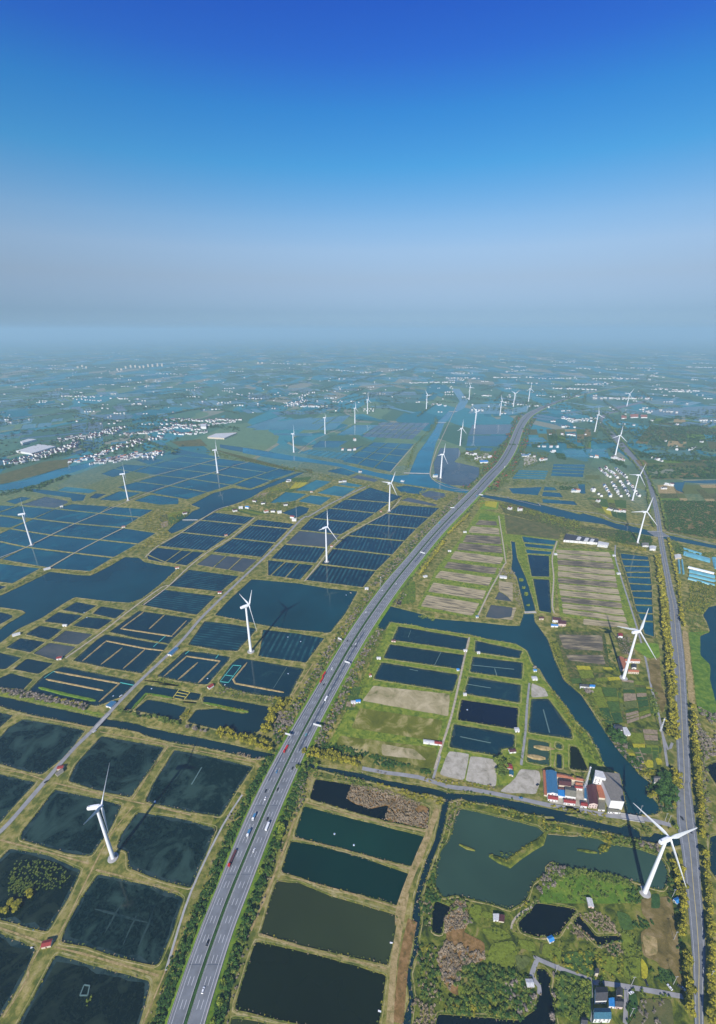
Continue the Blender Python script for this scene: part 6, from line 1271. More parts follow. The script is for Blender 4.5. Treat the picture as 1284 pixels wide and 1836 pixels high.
bq('Q:108,985 168,992 170,1015 110,1008', 6, 1.4, 'maroon_roof', 'white_wall', 'maroon roofed house at the river bend', **H1); bq('Q:150,1008 208,1014 204,1038 150,1036', 6, 1.0, 'maroon_roof', 'pale_pink_wall', 'pinkish house attached to the maroon roofed one at the river bend', **H1); bq('Q:98,1036 148,1042 148,1052 98,1050', 3.5, .4, 'bright_blue_roof', 'white_wall', 'blue lean-to in front of the river bend houses', name='shed', cat='shed', wins=0); bq('Q:12,985 45,985 45,998 12,998', 4, 1.2, 'maroon_roof', 'cream_wall', 'small dark roofed hut at the footbridge', **H1)
bq('Q:205,388 440,425 432,452 188,432', 7, 1.0, 'slate_roof', 'white_wall', 'long white workshop with dark roof north of the drained beds', name='workshop', cat='workshop', wins=1); bq('Q:440,442 515,455 505,474 432,466', 7, .8, 'pale_roof', 'white_wall', 'pale roofed extension of the long workshop', name='workshop', cat='workshop', wins=1)
for a, b, lab in ((290, 410, 'first'), (345, 418, 'second'), (385, 425, 'third')): bq('Q:%d,%d %d,%d %d,%d %d,%d' % (a, b, a+26, b+4, a+14, b+24, a-12, b+20), 8.3, .6, 'pale_roof', 'white_wall', lab+' white skylight ridge on the roof line of the long workshop', name='roof_monitor', cat='shed', door=False)
bq('Q:750,455 800,455 800,475 755,475', 5, 1.4, 'grey_roof', 'white_wall', 'grey roofed house at the foot of the canal side turbine', **H1); bq('Q:805,475 855,478 850,500 808,498', 5, 1.4, 'pale_roof', 'white_wall', 'pale house between the lane and the road bridge', **H1)
bq('Q:985,540 1030,535 1035,560 990,565', 4, 1, 'pale_roof', 'cream_wall', 'pale shed with green tank beside the greenhouses', name='shed', cat='shed', wins=0)
bq('O:418,700 500,697 500,790 418,795', 6, 2.2, 'slate_roof', 'white_wall', 'dark slate farmhouse with white gable near the bottom edge', **H1); bq('O:515,780 556,775 556,835 517,832', 4, .3, 'bright_blue_roof', 'white_wall', 'bright blue roofed annex east of the slate farmhouse', name='shed', cat='shed', wins=0); bq('O:562,775 618,782 615,838 560,835', 4.5, 1.6, 'slate_roof', 'pale_pink_wall', 'small slate house right of the bright blue annex', **H1)
bq('O:572,705 612,705 612,758 572,755', 4.5, 1.6, 'slate_roof', 'cream_wall', 'small slate outbuilding by the lane corner', **H1); bq('O:408,850 520,848 528,925 408,925', 7, 2, 'teal_roof', 'white_wall', 'large teal roofed house at the bottom edge', **H1); bq('O:320,915 360,920 355,963 315,960', 4, 1.2, 'slate_roof', 'white_wall', 'little slate hut left of the teal roofed house', **H1); bq('O:418,565 442,565 440,595 418,595', 7, .4, 'slate_roof', 'cream_wall', 'narrow dark tower hut at the lane bend', **H1)
bq('N:838,210 882,208 882,242 840,250', 5, 1.6, 'grey_roof', 'white_wall', 'small grey roofed house on the river bank by the trees', **H1); bq('M:660,172 700,172 698,214 662,216', 3, 0, 'pale_roof', 'white_wall', 'white container hut in the vegetable plots', **H1); bq('M:700,175 742,180 738,225 700,220', 2.6, .3, 'maroon_roof', 'cream_wall', 'brown covered pen beside the white container hut', name='shed', cat='shed', door=False)
# pond huts
def hut(x, y, w_, l_, ang, h, rise, roof, wall, lab, name='hut', cat='hut', **k):
    X, Y = G(x, y); a = Vector((math.cos(ang), math.sin(ang))); b = Vector((-a.y, a.x)); p = Vector((X, Y)); return building([p-a*l_/2-b*w_/2, p+a*l_/2-b*w_/2, p+a*l_/2+b*w_/2, p-a*l_/2+b*w_/2], h, rise, roof, wall, lab, name, cat, **k)
def hp(s): return px(s)[0]
for s_, w_, l_, an, roof, wall, lab in (('E:343,1100', 5, 8, .2, 'red_roof', 'cream_wall', 'red roofed pond hut at the crossing of banks, bottom left'), ('C:440,955', 5, 7, .2, 'red_roof', 'cream_wall', 'red roofed hut on the lane through the dark ponds'), ('C:430,990', 5, 8, 1.0, 'grey_roof', 'cream_wall', 'grey hut just below the red roofed hut on the lane'),
    ('C:430,165', 6, 8, .2, 'red_roof', 'white_wall', 'red and white hut at the left corner of the nested pond'), ('D:473,370', 6, 9, .9, 'red_roof', 'white_wall', 'red and white hut at the path crossing of the nested ponds'), ('J:585,362', 4, 8, -.15, 'maroon_roof', 'pale_pink_wall', 'pale pink hut at the corner of the first right hand pond'), ('J:478,487', 4, 7, 0, 'pale_roof', 'white_wall', 'white hut at the corner of the second right hand pond'),
    ('J:418,612', 4, 4, .2, 'orange_roof', 'white_wall', 'tiny white hut at the corner of the third right hand pond'), ('J:330,797', 5, 7, .1, 'bright_blue_roof', 'white_wall', 'bright blue roofed hut above the mossy bed'), ('J:295,805', 5, 7, .1, 'pale_roof', 'white_wall', 'white hut left of the bright blue roofed one'), ('J:1100,432', 4, 6, 0, 'pale_roof', 'white_wall', 'white hut at the east corner of the first right hand pond'),
    ('J:1047,570', 4, 4, 0, 'bright_blue_roof', 'white_wall', 'tiny blue hut at the east corner of the second right hand pond'), ('J:1195,447', 4, 5, 0, 'pale_roof', 'white_wall', 'white hut on the west corner of the second column of ponds'), ('J:1097,748', 4, 5, 0, 'pale_roof', 'white_wall', 'white hut above the navy pond'), ('K:668,843', 6, 6, 0, 'pale_roof', 'white_wall', 'white hut at the east corner of the navy pond'),
    ('K:795,472', 7, 8, 0, 'pale_roof', 'white_wall', 'white pump hut at the end of the river lane'), ('K:798,415', 4, 5, 0, 'bright_blue_roof', 'white_wall', 'small blue hut on the river bank north of the pump hut'), ('K:605,1108', 7, 10, -.2, 'red_roof', 'white_wall', 'red roofed hut beside the track pole, above the yard'), ('K:628,1158', 5, 6, 1.2, 'teal_roof', 'cream_wall', 'teal hut just below the red roofed one by the yard'),
    ('K:635,995', 5, 9, .1, 'maroon_roof', 'white_wall', 'white hut at the notch of the lowest teal pond'), ('J:905,1100', 5, 10, -.15, 'red_roof', 'white_wall', 'red and white shed at the east end of the mossy bed'), ('J:840,1092', 5, 16, -.15, 'pale_roof', 'white_wall', 'long white shed joined to the red one at the mossy bed'), ('J:210,348', 4, 6, 0, 'pale_roof', 'white_wall', 'x'),
    ('S:315,90', 6, 9, 0, 'orange_roof', 'white_wall', 'orange hut between pale ponds near the lane'), ('S:460,482', 6, 6, 0, 'orange_roof', 'white_wall', 'orange hut left of the turbine with the upright blade'), ('S:712,787', 6, 8, 0, 'pale_roof', 'white_wall', 'white hut at the corner of the big dark lake'), ('S:815,232', 6, 7, 0, 'red_roof', 'pale_pink_wall', 'red hut at the foot of the turbine near the motorway'),
    ('B:540,816', 6, 8, 0, 'red_roof', 'white_wall', 'red roofed hut at the lane beside the striped pond'), ('B:232,637', 7, 9, .4, 'orange_roof', 'white_wall', 'orange hut at the east tip of the long lake'), ('B:583,403', 6, 8, .4, 'orange_roof', 'cream_wall', 'orange hut on the green bank between net ponds'), ('A:340,645', 7, 14, .7, 'pale_roof', 'white_wall', 'white hut at the bank crossing above the long lake'), ('A:890,342', 7, 9, .3, 'orange_roof', 'white_wall', 'orange hut at the edge of the reed meadow'),
    ('A:445,195', 6, 9, .3, 'pale_roof', 'white_wall', 'white hut beside the grey pond'), ('A:120,1118', 6, 12, .6, 'pale_roof', 'white_wall', 'white hut at the lower left shore of the long lake'), ('A:470,1053', 4, 8, 0, 'pale_roof', 'white_wall', 'white hut at the crossing of the four teal ponds'), ('R:170,700', 6, 9, .4, 'pale_roof', 'white_wall', 'white shed at the top of the drained beds near the motorway'), ('R:730,705', 9, 16, -.2, 'pale_roof', 'white_wall', 'white house above the lavender pond'),
    ('R:455,380', 6, 9, 0, 'pale_roof', 'white_wall', 'white hut beside the middle of the olive row'), ('R:345,517', 5, 8, 0, 'pale_roof', 'white_wall', 'white hut between the two olive rows'), ('R:543,990', 4, 5, 0, 'blue_roof', 'white_wall', 'tiny hut where the drained beds meet the river'), ('R:1107,540', 6, 7, 0, 'pale_roof', 'white_wall', 'white hut between blue ponds and drained beds'), ('Q:548,550', 5, 7, 0, 'pale_roof', 'white_wall', 'white hut on the lane above the small pond ladder'), ('Q:582,680', 5, 8, 0, 'pale_roof', 'white_wall', 'white hut on the lane beside the small pond ladder'),
    ('M:1070,362', 4, 5, .3, 'bright_blue_roof', 'white_wall', 'blue and white shelter at the dark pond shore'), ('M:920,680', 5, 6, 0, 'pale_roof', 'cream_wall', 'pale hut by the creek lane'), ('O:375,100', 5, 7, 1.4, 'pale_roof', 'pale_pink_wall', 'pink hut above the second dark pond'), ('O:1000,85', 4, 6, .3, 'bright_blue_roof', 'white_wall', 'bright blue stall beside the country road'), ('D:205,90', 1, 1, 0, 'pale_roof', 'white_wall', 'x')):
    if lab != 'x': x, y = hp(s_); hut(x, y, w_, l_, an, 3.2, .9 if roof != 'pale_roof' else .5, roof, wall, lab)
bq('C:760,500 800,468 836,474 796,512', 3.5, .3, 'blue_roof', 'white_wall', 'pale blue roofed shed at the lane bridge', name='shed', cat='shed'); bq('C:1205,130 1262,82 1284,86 1232,136', 3.5, .3, 'blue_roof', 'white_wall', 'long light blue shed on the lane between nested ponds', name='shed', cat='shed')
bq('D:155,140 200,95 215,100 178,148', 3, .2, 'pale_roof', 'white_wall', 'white lower end of the long light blue shed', name='shed', cat='shed', door=False) if False else None
# hamlet on the pond island and other loose houses
k_ = 0
for s_, roof in (('B:790,160', 'maroon_roof'), ('B:852,176', 'slate_roof'), ('B:1012,186', 'slate_roof'), ('B:648,228', 'maroon_roof'), ('B:738,206', 'bright_blue_roof'), ('B:922,232', 'slate_roof'), ('B:968,240', 'pale_roof'), ('B:872,236', 'orange_roof'), ('B:1062,276', 'red_roof'), ('B:1075,296', 'pale_roof'), ('B:690,208', 'pale_roof'), ('B:288,248', 'maroon_roof'), ('S:150,14', 'pale_roof'), ('B:1040,12', 'pale_roof')):
    x, y = hp(s_); hut(x, y, 9, 13, .3*(k_ % 4)-.3, 6, 2, roof, 'white_wall', ('house with %s roof in the island hamlet among the ponds' % roof.split('_')[0].replace('pale', 'light grey')) + (' beside the river arm' if s_.startswith('B:2') else ''), name='house', cat='house', group='houses of the island hamlet'); k_ += 1
# village houses on the middle distance and beyond
VH = []
def vrow(s, n, j, lab, grp, sz=1.0):
    p = [Vector(v) for v in gp(s)]; rr = random.Random(hash_(s)); tot = sum((b-a).length for a, b in zip(p, p[1:]))
    for i in range(n):
        t = (i+.5)/n*tot
        for a, b in zip(p, p[1:]):
            L = (b-a).length
            if t <= L: break
            t -= L
        q = a+(b-a)*(t/L)+Vector((rr.gauss(0, j), rr.gauss(0, j))); an = math.atan2((b-a).y, (b-a).x)
        VH.append((q.x, q.y, sz*rr.uniform(.8, 1.25), an+rr.gauss(0, .12), rr.random(), lab, grp))
V1 = ('white house of the dense village rows behind the turbine near the country road', 'houses of the dense village rows'); V2 = ('white house of the loose village right of the motorway bend', 'houses of the village at the motorway bend'); V3 = ('white house of the large village strip west of the pond blocks', 'houses of the large western village')
for s_, lb_ in (('W:475,600 525,690', 'leftmost of the four near rows'), ('W:530,580 595,690', 'second of the four near rows'), ('W:590,572 665,690', 'third of the four near rows'), ('W:640,575 735,690', 'near row right beside the turbine tower'), ('W:440,485 520,550', 'leftmost of the three far rows'), ('W:485,475 580,555', 'middle of the three far rows'), ('W:560,485 640,550', 'far row closest to the turbine rotor')): vrow(s_, 9, 1.5, 'white house in the dense village, '+lb_, V1[1], sz=.85)
for s_, n in (('W:170,115 250,150', 6), ('W:250,140 390,120', 10), ('W:170,120 390,145', 10), ('W:95,145 130,145', 3), ('W:155,185 260,185', 6), ('W:180,240 280,245', 7), ('W:335,240 345,244', 1), ('W:90,240 92,240', 1)): vrow(s_, n, 6, *V2)
for s_, n, lb_ in (('W:385,398 440,405', 3, 'white house left of the turbine foot on the straight road'), ('W:520,405 630,430', 6, 'white house above the dense village rows'), ('W:820,405 900,435', 5, 'white house in the cluster east of the country road, upper field'), ('W:1000,325 1005,355', 2, 'pale roofed house on the meadow far right'), ('W:1085,355 1130,335', 3, 'white farmhouse pair under the tree belt at far right'), ('W:925,290 930,292', 1, 'small white house in the middle of the eastern meadow'), ('W:1175,292 1185,295', 1, 'white house beside the yellow field at far right'), ('W:580,165 620,165', 2, 'white hall beside the road bend in the upper right'), ('W:695,175 700,176', 1, 'white building by itself right of the road bend'), ('W:905,600 975,610', 4, 'white farmhouse at the river bend east of the road'), ('W:900,630 930,630', 2, 'white house below the farm at the river bend'), ('W:15,325 20,330', 1, 'white house between motorway ponds and the leaning track'), ('W:120,325 130,330', 1, 'white house on the dyke right of the pale ponds'), ('W:20,425 50,425', 2, 'white roofed farm between two fish ponds'), ('W:100,365 120,365', 1, 'white house beside the dark trees of the pond track'), ('W:245,650 280,650', 3, 'white house at the west edge of the hamlet near canal branch'), ('W:400,630 455,685', 4, 'white house of the hamlet between canal branch and village rows'), ('W:425,720 430,722', 1, 'lone white house south of the village hamlet'), ('Q:500,212 640,245', 4, 'pink roofed house on the meadow north of the canal'), ('Q:240,85 290,80', 2, 'white farmhouse at the end of the small blue ponds')):
    vrow(s_, n, 4, lb_, 'scattered farmhouses near the country road')
for s_, n in (('V:385,380 450,385', 5), ('V:440,415 560,400', 4), ('V:780,385 840,385', 2), ('V:850,400 880,400', 1), ('V:905,425 960,420', 4), ('V:910,328 1030,328', 2), ('V:1000,362 1015,366', 1), ('R:830,222 850,222', 1), ('R:770,218 775,220', 1), ('U:410,575 490,575', 2), ('U:540,280 545,282', 1), ('U:450,352 560,350', 3), ('U:60,578 75,580', 1), ('U:585,508 590,508', 1), ('U:885,575 890,576', 1), ('U:1130,540 1134,540', 1)):
    vrow(s_, n, 4, 'white farm building on the service yards either side of the motorway', 'farm buildings near motorway and wide canal')
for s_, n, lb_ in (('c:70,620 250,575 420,525', 34, 'back row nearest the large white hall'), ('c:80,632 260,590 430,535', 30, 'front row nearest the large white hall'), ('c:335,498 480,480 650,440', 30, 'upper row behind the pond strip'), ('c:350,510 500,490 640,455', 26, 'second row behind the pond strip'), ('c:370,622 460,610 520,590', 14, 'short row along the river'), ('c:510,632 640,612 770,590', 26, 'front row above the blue pond grid'), ('c:520,618 640,600 760,580', 22, 'second row above the blue pond grid'), ('c:520,590 700,530 870,490', 34, 'long row running up to the village centre'), ('c:650,480 760,470 900,450', 26, 'row at the salmon roofed halls'), ('c:870,400 1000,395 1140,410', 26, 'top row of the village centre'), ('c:880,420 1060,430 1250,410', 34, 'second row of the village centre'), ('c:860,440 960,440 1080,450', 24, 'western side of the village centre'), ('c:880,465 1000,475 1100,465', 22, 'lower row of the village centre'), ('c:700,520 760,505', 8, 'small group between rows and centre'), ('c:805,590 850,575', 4, 'pair at the corner of the pond grid'), ('c:1100,400 1284,400', 14, 'loose eastern end of the village')):
    vrow(s_, n+16, 15, 'white house of the western village, '+lb_, V3[1])
for s_, n in (('c:335,270 480,275 560,270', 22), ('c:400,285 560,298', 12), ('c:605,282 690,285', 9), ('X:830,405 890,400', 8), ('X:890,425 1010,390', 12), ('X:810,480 940,455', 22), ('X:920,490 1065,485', 16), ('X:820,470 930,450', 14), ('X:1040,385 1070,385', 3), ('Y:435,330 590,325', 20), ('Y:590,325 735,325', 18), ('Y:670,295 830,295', 14), ('Y:700,262 860,262', 14), ('Y:850,298 910,298', 5), ('Y:1000,292 1180,292', 18), ('Y:1070,255 1230,240', 20), ('Y:1110,215 1180,220', 8),
    ('Y:100,258 240,252', 14), ('Y:300,245 410,235', 10), ('Y:590,470 660,485', 6), ('Y:930,415 985,418', 5), ('Y:750,228 880,225', 10), ('Y:1230,330 1284,330', 4), ('Z:0,290 60,292', 6), ('Z:80,300 340,295', 22), ('Z:180,365 470,375', 26), ('Z:350,340 550,335', 14), ('Z:435,430 850,435', 34), ('Z:430,300 760,300', 20), ('Z:880,370 1160,385', 22), ('Z:970,385 1100,390', 16), ('Z:825,280 930,290', 10), ('Z:680,228 860,228', 16), ('Z:1075,220 1284,225', 22), ('Z:1120,195 1240,195', 8), ('Z:340,228 430,232', 10), ('Z:180,185 320,190', 12), ('Z:530,235 630,235', 6),
    ('X:70,205 270,205', 18), ('X:0,225 140,215', 12), ('X:420,250 510,250', 6), ('X:700,195 980,205', 20), ('X:1090,240 1220,245', 14), ('c:0,105 90,110', 12), ('c:110,115 180,118', 8), ('c:250,105 350,110', 10), ('c:260,125 400,130', 14), ('c:840,150 1000,155', 14), ('Y:520,145 680,148', 12), ('Y:0,245 60,250', 4), ('X:1160,300 1210,302', 4)):
    vrow(s_, n, 14, 'far white house on the hazy plain', 'houses of the far villages', 1.1)
rr = random.Random(5)
for i in range(520):
    y_ = 632+130*rr.random()**1.2; x_ = rr.uniform(-40, 1324)
    if y_ > 742 and 280 < x_ < 1000: continue
    X, Y = G(x_, y_); nn = rr.choice((1, 1, 2, 4))
    for k in range(nn): VH.append((X+k*22+rr.gauss(0, 3), Y+rr.gauss(0, 4), rr.uniform(.6, 1.15), rr.uniform(-.3, .3), rr.random(), 'far white house on the hazy plain', 'houses of the far villages'))
VH.sort(key=lambda t: t[0]**2+t[1]**2)
ROOFS = ['slate_roof', 'maroon_roof', 'slate_roof', 'pale_roof', 'orange_roof', 'blue_roof', 'slate_roof']
def vh_mesh(k):
    m = MB(); L, W_, h, rs = 6.5, 4.6, 7, 2.4
    if k % 3 == 1: L, W_, h = 5.5, 4.5, 9
    vs = [(-L,-W_,-.3), (L,-W_,-.3), (L,W_,-.3), (-L,W_,-.3), (-L,-W_,h), (L,-W_,h), (L,W_,h), (-L,W_,h), (L,0,h+rs), (-L,0,h+rs)]; m.add(vs, [(0,1,5,4), (1,2,6,5), (2,3,7,6), (3,0,4,7), (5,6,8), (7,4,9)], 0)
    o = .4; m.add([(-L-o,-W_-o,h-.2), (L+o,-W_-o,h-.2), (L+o,0,h+rs+.1), (-L-o,0,h+rs+.1), (L+o,W_+o,h-.2), (-L-o,W_+o,h-.2)], [(0,1,2,3), (3,2,4,5)], 1)
    for x in (-3.5, 0, 3.5):
        for z in (1, 4.4): m.add([(x-.7,-W_-.03,z), (x+.7,-W_-.03,z), (x+.7,-W_-.03,z+1.6), (x-.7,-W_-.03,z+1.6)], [(0,1,2,3)], 2)
    m.box(-L-2.5, -L, -W_, W_*.3, -.3, 3, 0); return m
VM = [(vh_mesh(k), ROOFS[k]) for k in range(7)]; VME = [m.mesh('village_house', ['white_wall', rf, 'window_glass']) for m, rf in VM]
far = MB(); farmi = []
for i, (x, y, s_, an, u, lab, grp) in enumerate(VH):
    k = int(u*6.999)
    if i < 290: o = link('village_house', VME[k]); o.location = (x, y, 0); o.rotation_euler = (0, 0, an); o.scale = (s_, s_, s_); tag(o, lab, 'house', grp)
    else:
        ca, sa = math.cos(an)*s_, math.sin(an)*s_; b = VM[k][0]; n0 = len(far.v)
        far.v += [(vx*ca-vy*sa+x, vx*sa+vy*ca+y, vz*s_) for vx, vy, vz in b.v[:16]]
        for f_, q in zip(b.f, b.mi):
            if max(f_) < 16: far.f.append(tuple(a+n0 for a in f_)); far.mi.append(0 if q == 0 else 1+(k % 2))
o = far.build('distant_houses', ['white_wall', 'slate_roof', 'maroon_roof']); tag(o, 'white houses of the farther villages', None, None, 'stuff')
# town blocks in the haze, far left
for i, (x, y, hh) in enumerate([(211,664,30), (218,664,30), (226,661,38), (235,659,42), (243,659,42), (251,660,36), (258,660,42), (266,658,46), (274,658,50), (283,657,52), (291,657,50), (140,660,30), (148,658,34), (155,660,28), (463,652,28), (470,652,28)]):
    X, Y = G(x, y); hut(x, y, 16, 24, .2, hh*.9, 0, 'grey_roof', 'cream_wall', 'pale tower block of the town in the haze at far left' if i < 14 else 'long pale block on the horizon left of centre', name='apartment_block', cat='apartment block', group='tower blocks in the haze', door=False)
bq('c:85,562 205,527 298,537 170,575', 9, .5, 'pale_roof', 'white_wall', 'very large white roofed hall at the left end of the village', name='hall', cat='hall', door=False); bq('c:108,512 150,498 195,500 120,520', 9, .5, 'pale_roof', 'white_wall', 'smaller white roofed hall behind the very large one', name='hall', cat='hall', door=False)
bq('T:530,255 590,230 740,225 650,262', 8, .4, 'pale_roof', 'cream_wall', 'broad pale canopy roof above the pond grid', name='hall', cat='hall', door=False); bq('T:480,160 520,160 520,180 480,180', 14, 0, 'pale_roof', 'white_wall', 'tall white block in the large village', name='hall', cat='hall', door=False)
for s_, rf, lab in (('W:600,100 640,100 640,118 605,118', 'orange_roof', 'salmon roofed hall right of the far turbine'), ('W:665,92 725,90 725,110 670,112', 'orange_roof', 'longer salmon roofed hall right of the far turbine'), ('W:740,95 790,95 790,112 745,112', 'orange_roof', 'third salmon roofed hall, farthest right'), ('V:480,422 535,420 545,432 485,435', 'bright_blue_roof', 'bright blue roofed hall beside the motorway service yard'), ('V:780,380 835,378 838,388 785,390', 'blue_roof', 'violet blue roofed hall right of the motorway'), ('W:170,105 215,105 220,118 175,118', 'blue_roof', 'blue roofed hall at the village by the motorway bend')):
    bq(s_, 6, .8, rf, 'white_wall', lab, name='hall', cat='hall', door=False)

# ---------------- small things on the ponds ----------------
# greenhouses right of the road
for i, (s_, mt) in enumerate((('Q:1050,490 1180,530 1180,545 1045,505', 'greenhouse_film'), ('Q:1050,510 1240,565 1240,600 1048,545', 'greenhouse_film'), ('Q:1085,625 1270,670 1268,682 1080,637', 'film_white'), ('Q:1090,645 1275,690 1275,712 1090,668', 'greenhouse_film'), ('Q:1090,675 1278,722 1278,740 1088,695', 'greenhouse_film'), ('Q:1082,705 1275,755 1272,768 1080,718', 'greenhouse_film'), ('Q:1005,580 1022,580 1030,675 1012,675', 'greenhouse_film'), ('Q:1030,580 1045,580 1058,680 1042,682', 'greenhouse_film'), ('Q:1250,560 1300,570 1300,650 1270,640', 'greenhouse_film'))):
    c = [Vector(p) for p in ccw(gp(s_))]; cen = sum(c, Vector((0,0)))/4; r = empty('greenhouse', (cen.x, cen.y, 0))
    tag(r, ['uppermost short film tunnel', 'wide film tunnel below the uppermost one', 'bright white tunnel', 'film tunnel just below the white one', 'fifth film tunnel down', 'lowest film tunnel of the block', 'left one of two small upright tunnels', 'right one of two small upright tunnels', 'tunnel cut by the right edge'][i]+' of the greenhouses east of the road', 'greenhouse', 'greenhouses east of the road')
    c = [p-cen for p in c]
    if (c[0]-c[1]).length < (c[1]-c[2]).length: c = c[1:]+c[:1]
    vs = []; fs = []; N_ = 9
    for a, b in ((c[0], c[3]), (c[1], c[2])):
        for k in range(N_): t = k/(N_-1); p = a+(b-a)*t; vs.append((p.x, p.y, 3.2*math.sin(math.pi*t)**.6 if 0 < t < 1 else 0))
    fs = [(k, k+1, N_+k+1, N_+k) for k in range(N_-1)]+[tuple(range(N_)), tuple(range(2*N_-1, N_-1, -1))]
    link('film_cover', mesh('film_cover', vs, fs, mt, smooth=False), r)
# net frames, floats and aerators
def netline(s, w_=1.0, mat='net_green', lab='', z=-.5, name='fishing_net'):
    c = [Vector(p) for p in gp(s)]; m = MB()
    for a, b in zip(c, c[1:]):
        d = (b-a).normalized(); n = Vector((-d.y, d.x))*w_/2; k = len(m.v)
        m.v += [(*(a+n), z), (*(a-n), z), (*(b-n), z), (*(b+n), z), (*(a+n), z+.5), (*(a-n), z+.5), (*(b-n), z+.5), (*(b+n), z+.5)]
        m.f += [(k+3,k+2,k+1,k), (k+4,k+5,k+6,k+7), (k,k+1,k+5,k+4), (k+1,k+2,k+6,k+5), (k+2,k+3,k+7,k+6), (k+3,k,k+4,k+7)]; m.mi += [0]*6
    o = m.build(name, [mat]); tag(o, lab, 'net'); return o
for s_, w_, mt, lab in (('D:635,210 692,215 600,335 540,328 635,210', 1, 'net_green', 'turquoise net frame at the left end of the pond by the turbine'), ('D:572,280 640,290', 1, 'net_green', 'turquoise cross bar of the net frame'), ('D:200,445 245,385 325,405 280,460 200,445', 1, 'float_yellow', 'yellow raft frame in the small pond'), ('D:215,425 295,440', .8, 'float_yellow', 'lower cross bar of the yellow raft frame'), ('D:230,405 308,420', .8, 'float_yellow', 'upper cross bar of the yellow raft frame'),
    ('D:275,475 370,482', 2.6, 'net_green', 'thick turquoise net roll below the yellow raft'), ('D:290,130 328,100', 1.2, 'net_green', 'turquoise net across the top left corner of the nested pond'), ('D:510,160 535,128', 1.2, 'net_green', 'turquoise net across the top right corner of the nested pond'), ('A:1105,1200 1190,1125', 1.2, 'net_green', 'turquoise net beside the long lane, upper ring pond'), ('C:865,335 965,355', 1.2, 'net_green', 'turquoise net at the corner of the lower nested pond'),
    ('C:1040,322 1130,330 1284,358 D:100,345 220,358', 2.2, 'net_green', 'long turquoise net along the bank below the nested ponds'), ('B:0,932 150,950 365,990', 1.0, 'net_green', 'pale turquoise net on the bank of the row pond'), ('K:510,470 680,495', 1.6, 'net_green', 'turquoise net on the top bank of the third small pond'), ('K:775,605 900,607', 1.8, 'net_green', 'turquoise net at the top of the triangular pond'), ('K:1020,768 1060,808', 1.8, 'net_green', 'turquoise net on the slanting side of the triangular pond'),
    ('J:905,930 955,935 925,1085', 1.6, 'net_green', 'turquoise net beside the grey bed and its track'), ('C:320,300 385,255 430,262', 1.0, 'net_green', 'turquoise net on the left corner of the lower nested pond'), ('H:1120,360 1155,365', 1, 'sign_white', 'white plank at the right end of the olive pond'), ('I:915,782 935,788', 1, 'sign_white', 'white plank at the right end of the upper green pond'), ('I:805,1062 830,1068', 1, 'sign_white', 'white plank at the right end of the dark green pond'), ('H:1035,850 1060,858', 1, 'sign_white', 'white plank at the right end of the lowest pond'),
    ('J:700,560 760,572', .7, 'net_grey', 'pale net line in the third right hand pond'), ('J:690,330 710,280', .7, 'net_grey', 'pale net line in the first right hand pond'), ('J:880,530 925,440', .9, 'net_grey', 'pale net line in the second right hand pond'), ('J:1065,1045 1284,1090', .9, 'net_grey', 'pale line across the lowest teal pond'), ('J:1100,665 1284,695', .9, 'net_grey', 'pale line across the third small pond'), ('K:510,395 525,445', 1.5, 'net_grey', 'short pale net in the second small pond'),
    ('K:350,370 650,400', .9, 'net_grey', 'long pale net in the second small pond'), ('K:860,690 905,855', 1.6, 'net_grey', 'pale pole line in the triangular pond'), ('g:320,1070 325,1000', .1, 'net_grey', 'x'), ('D:335,1068 408,945', 1.4, 'net_grey', 'pale diagonal bar in the large dark pond'), ('E:750,1015 910,745', 1.6, 'dirt_track', 'x'), ('E:680,840 960,905 1070,935', 1.6, 'dirt_track', 'x'), ('F:575,740 605,665 645,670 630,740 575,740', .9, 'net_grey', 'small pale frame floating in the bottom dark pond'),
    ('E:220,1122 250,1108', 1.4, 'sign_white', 'white punt beside the red roofed pond hut'), ('D:925,375 1020,225', .6, 'net_grey', 'pale net line across the pond below the turbine')):
    if lab != 'x': netline(s_, w_, mt, lab)
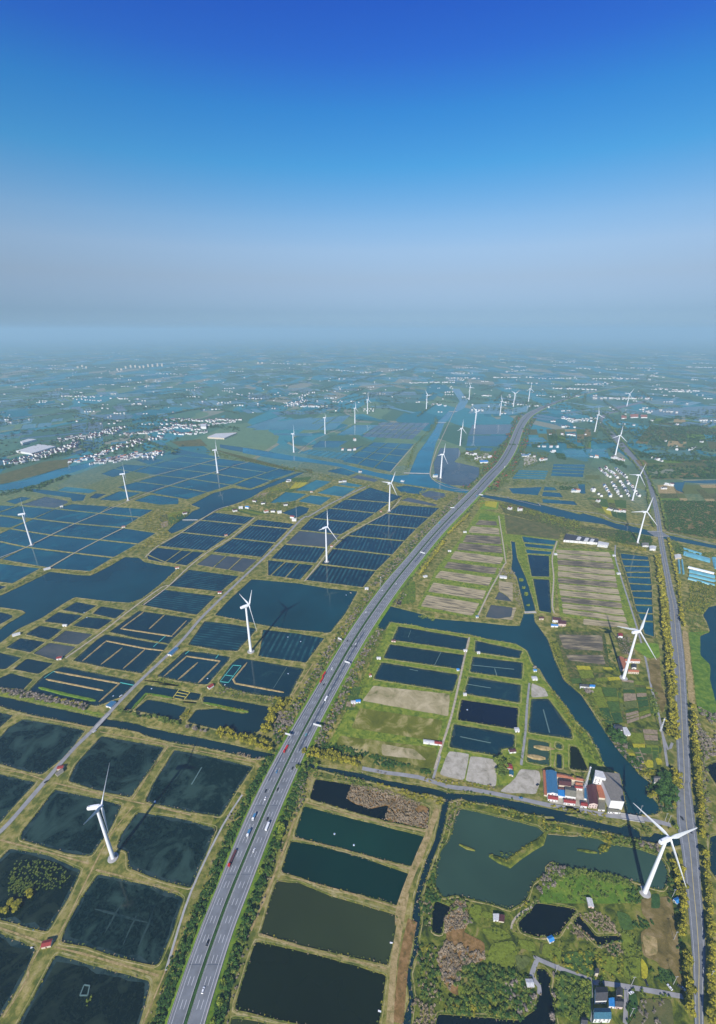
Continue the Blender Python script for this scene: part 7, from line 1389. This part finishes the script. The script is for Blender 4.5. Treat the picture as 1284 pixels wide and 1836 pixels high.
for s_ in ('E:750,1018 830,870 912,742', 'E:680,838 820,872 960,910 1062,935', 'E:885,1095 930,990 975,900 1000,830', 'E:995,1110 1040,1010 1075,930 1115,800'): bund(gp(s_), 2.2, -.68, 'pond_margin', name='submerged_bank')
AM = None
for i, (s_, w_) in enumerate((('I:320,620', 'upper green pond, left'), ('I:460,700', 'upper green pond, right'), ('B:1028,1130', 'pond east of the turbine, left'), ('B:1120,1162', 'pond east of the turbine, right'), ('D:1030,270', 'pond below the turbine'), ('K:313,690', 'navy pond'), ('C:1090,378', 'pond right of the lane'), ('D:450,305', 'nested pond, lower right'), ('D:575,350', 'channel below the turquoise frame'), ('S:565,828', 'big dark lake'), ('E:240,993', 'reed pond bottom bank'), ('C:815,430', 'channel beside the lane'), ('E:1115,70', 'dark pond right of the path'), ('g:72,65', 'large dark pond, lower left corner'), ('A:605,955', 'four teal ponds, upper left'), ('A:655,965', 'four teal ponds, upper right'), ('A:625,990', 'four teal ponds, lower right'))):
    X, Y = G(*hp(s_))
    if AM is None:
        AM = empty('aerator', (X, Y, -.75)); m = MB(); m.tube((0,0,-.1), (0,0,.35), 1.0, 1.0, 10); m.build('float', ['sign_white'], AM); m = MB(); m.tube((0,0,.35), (0,0,1.1), .45, .35, 8); m.build('motor', ['plastic_blue'], AM); r = AM
    else: r = copy_tree(AM)
    r.location = (X, Y, -.75); tag(r, 'small white floating aerator in the '+w_, 'aerator', 'pond aerators')
netline('S:595,815 600,812', 4, 'dirt_track', 'straw coloured float in the big dark lake', name='float')

# ---------------- haze ----------------
m = bpy.data.materials.new('haze'); m.use_nodes = True; m.node_tree.nodes.clear()
o_ = m.node_tree.nodes.new('ShaderNodeOutputMaterial'); v_ = m.node_tree.nodes.new('ShaderNodeVolumePrincipled')
v_.inputs['Density'].default_value = HAZE_DENSITY; v_.inputs['Color'].default_value = (*HAZE_COLOR, 1); v_.inputs['Anisotropy'].default_value = 0.0
m.node_tree.links.new(v_.outputs[0], o_.inputs['Volume']); MATS['haze'] = m
mb = MB(); mb.box(-95000, 95000, -3500, 95000, -3.6, 640, 0); o = mb.build('haze', ['haze']); tag(o, kind='stuff')
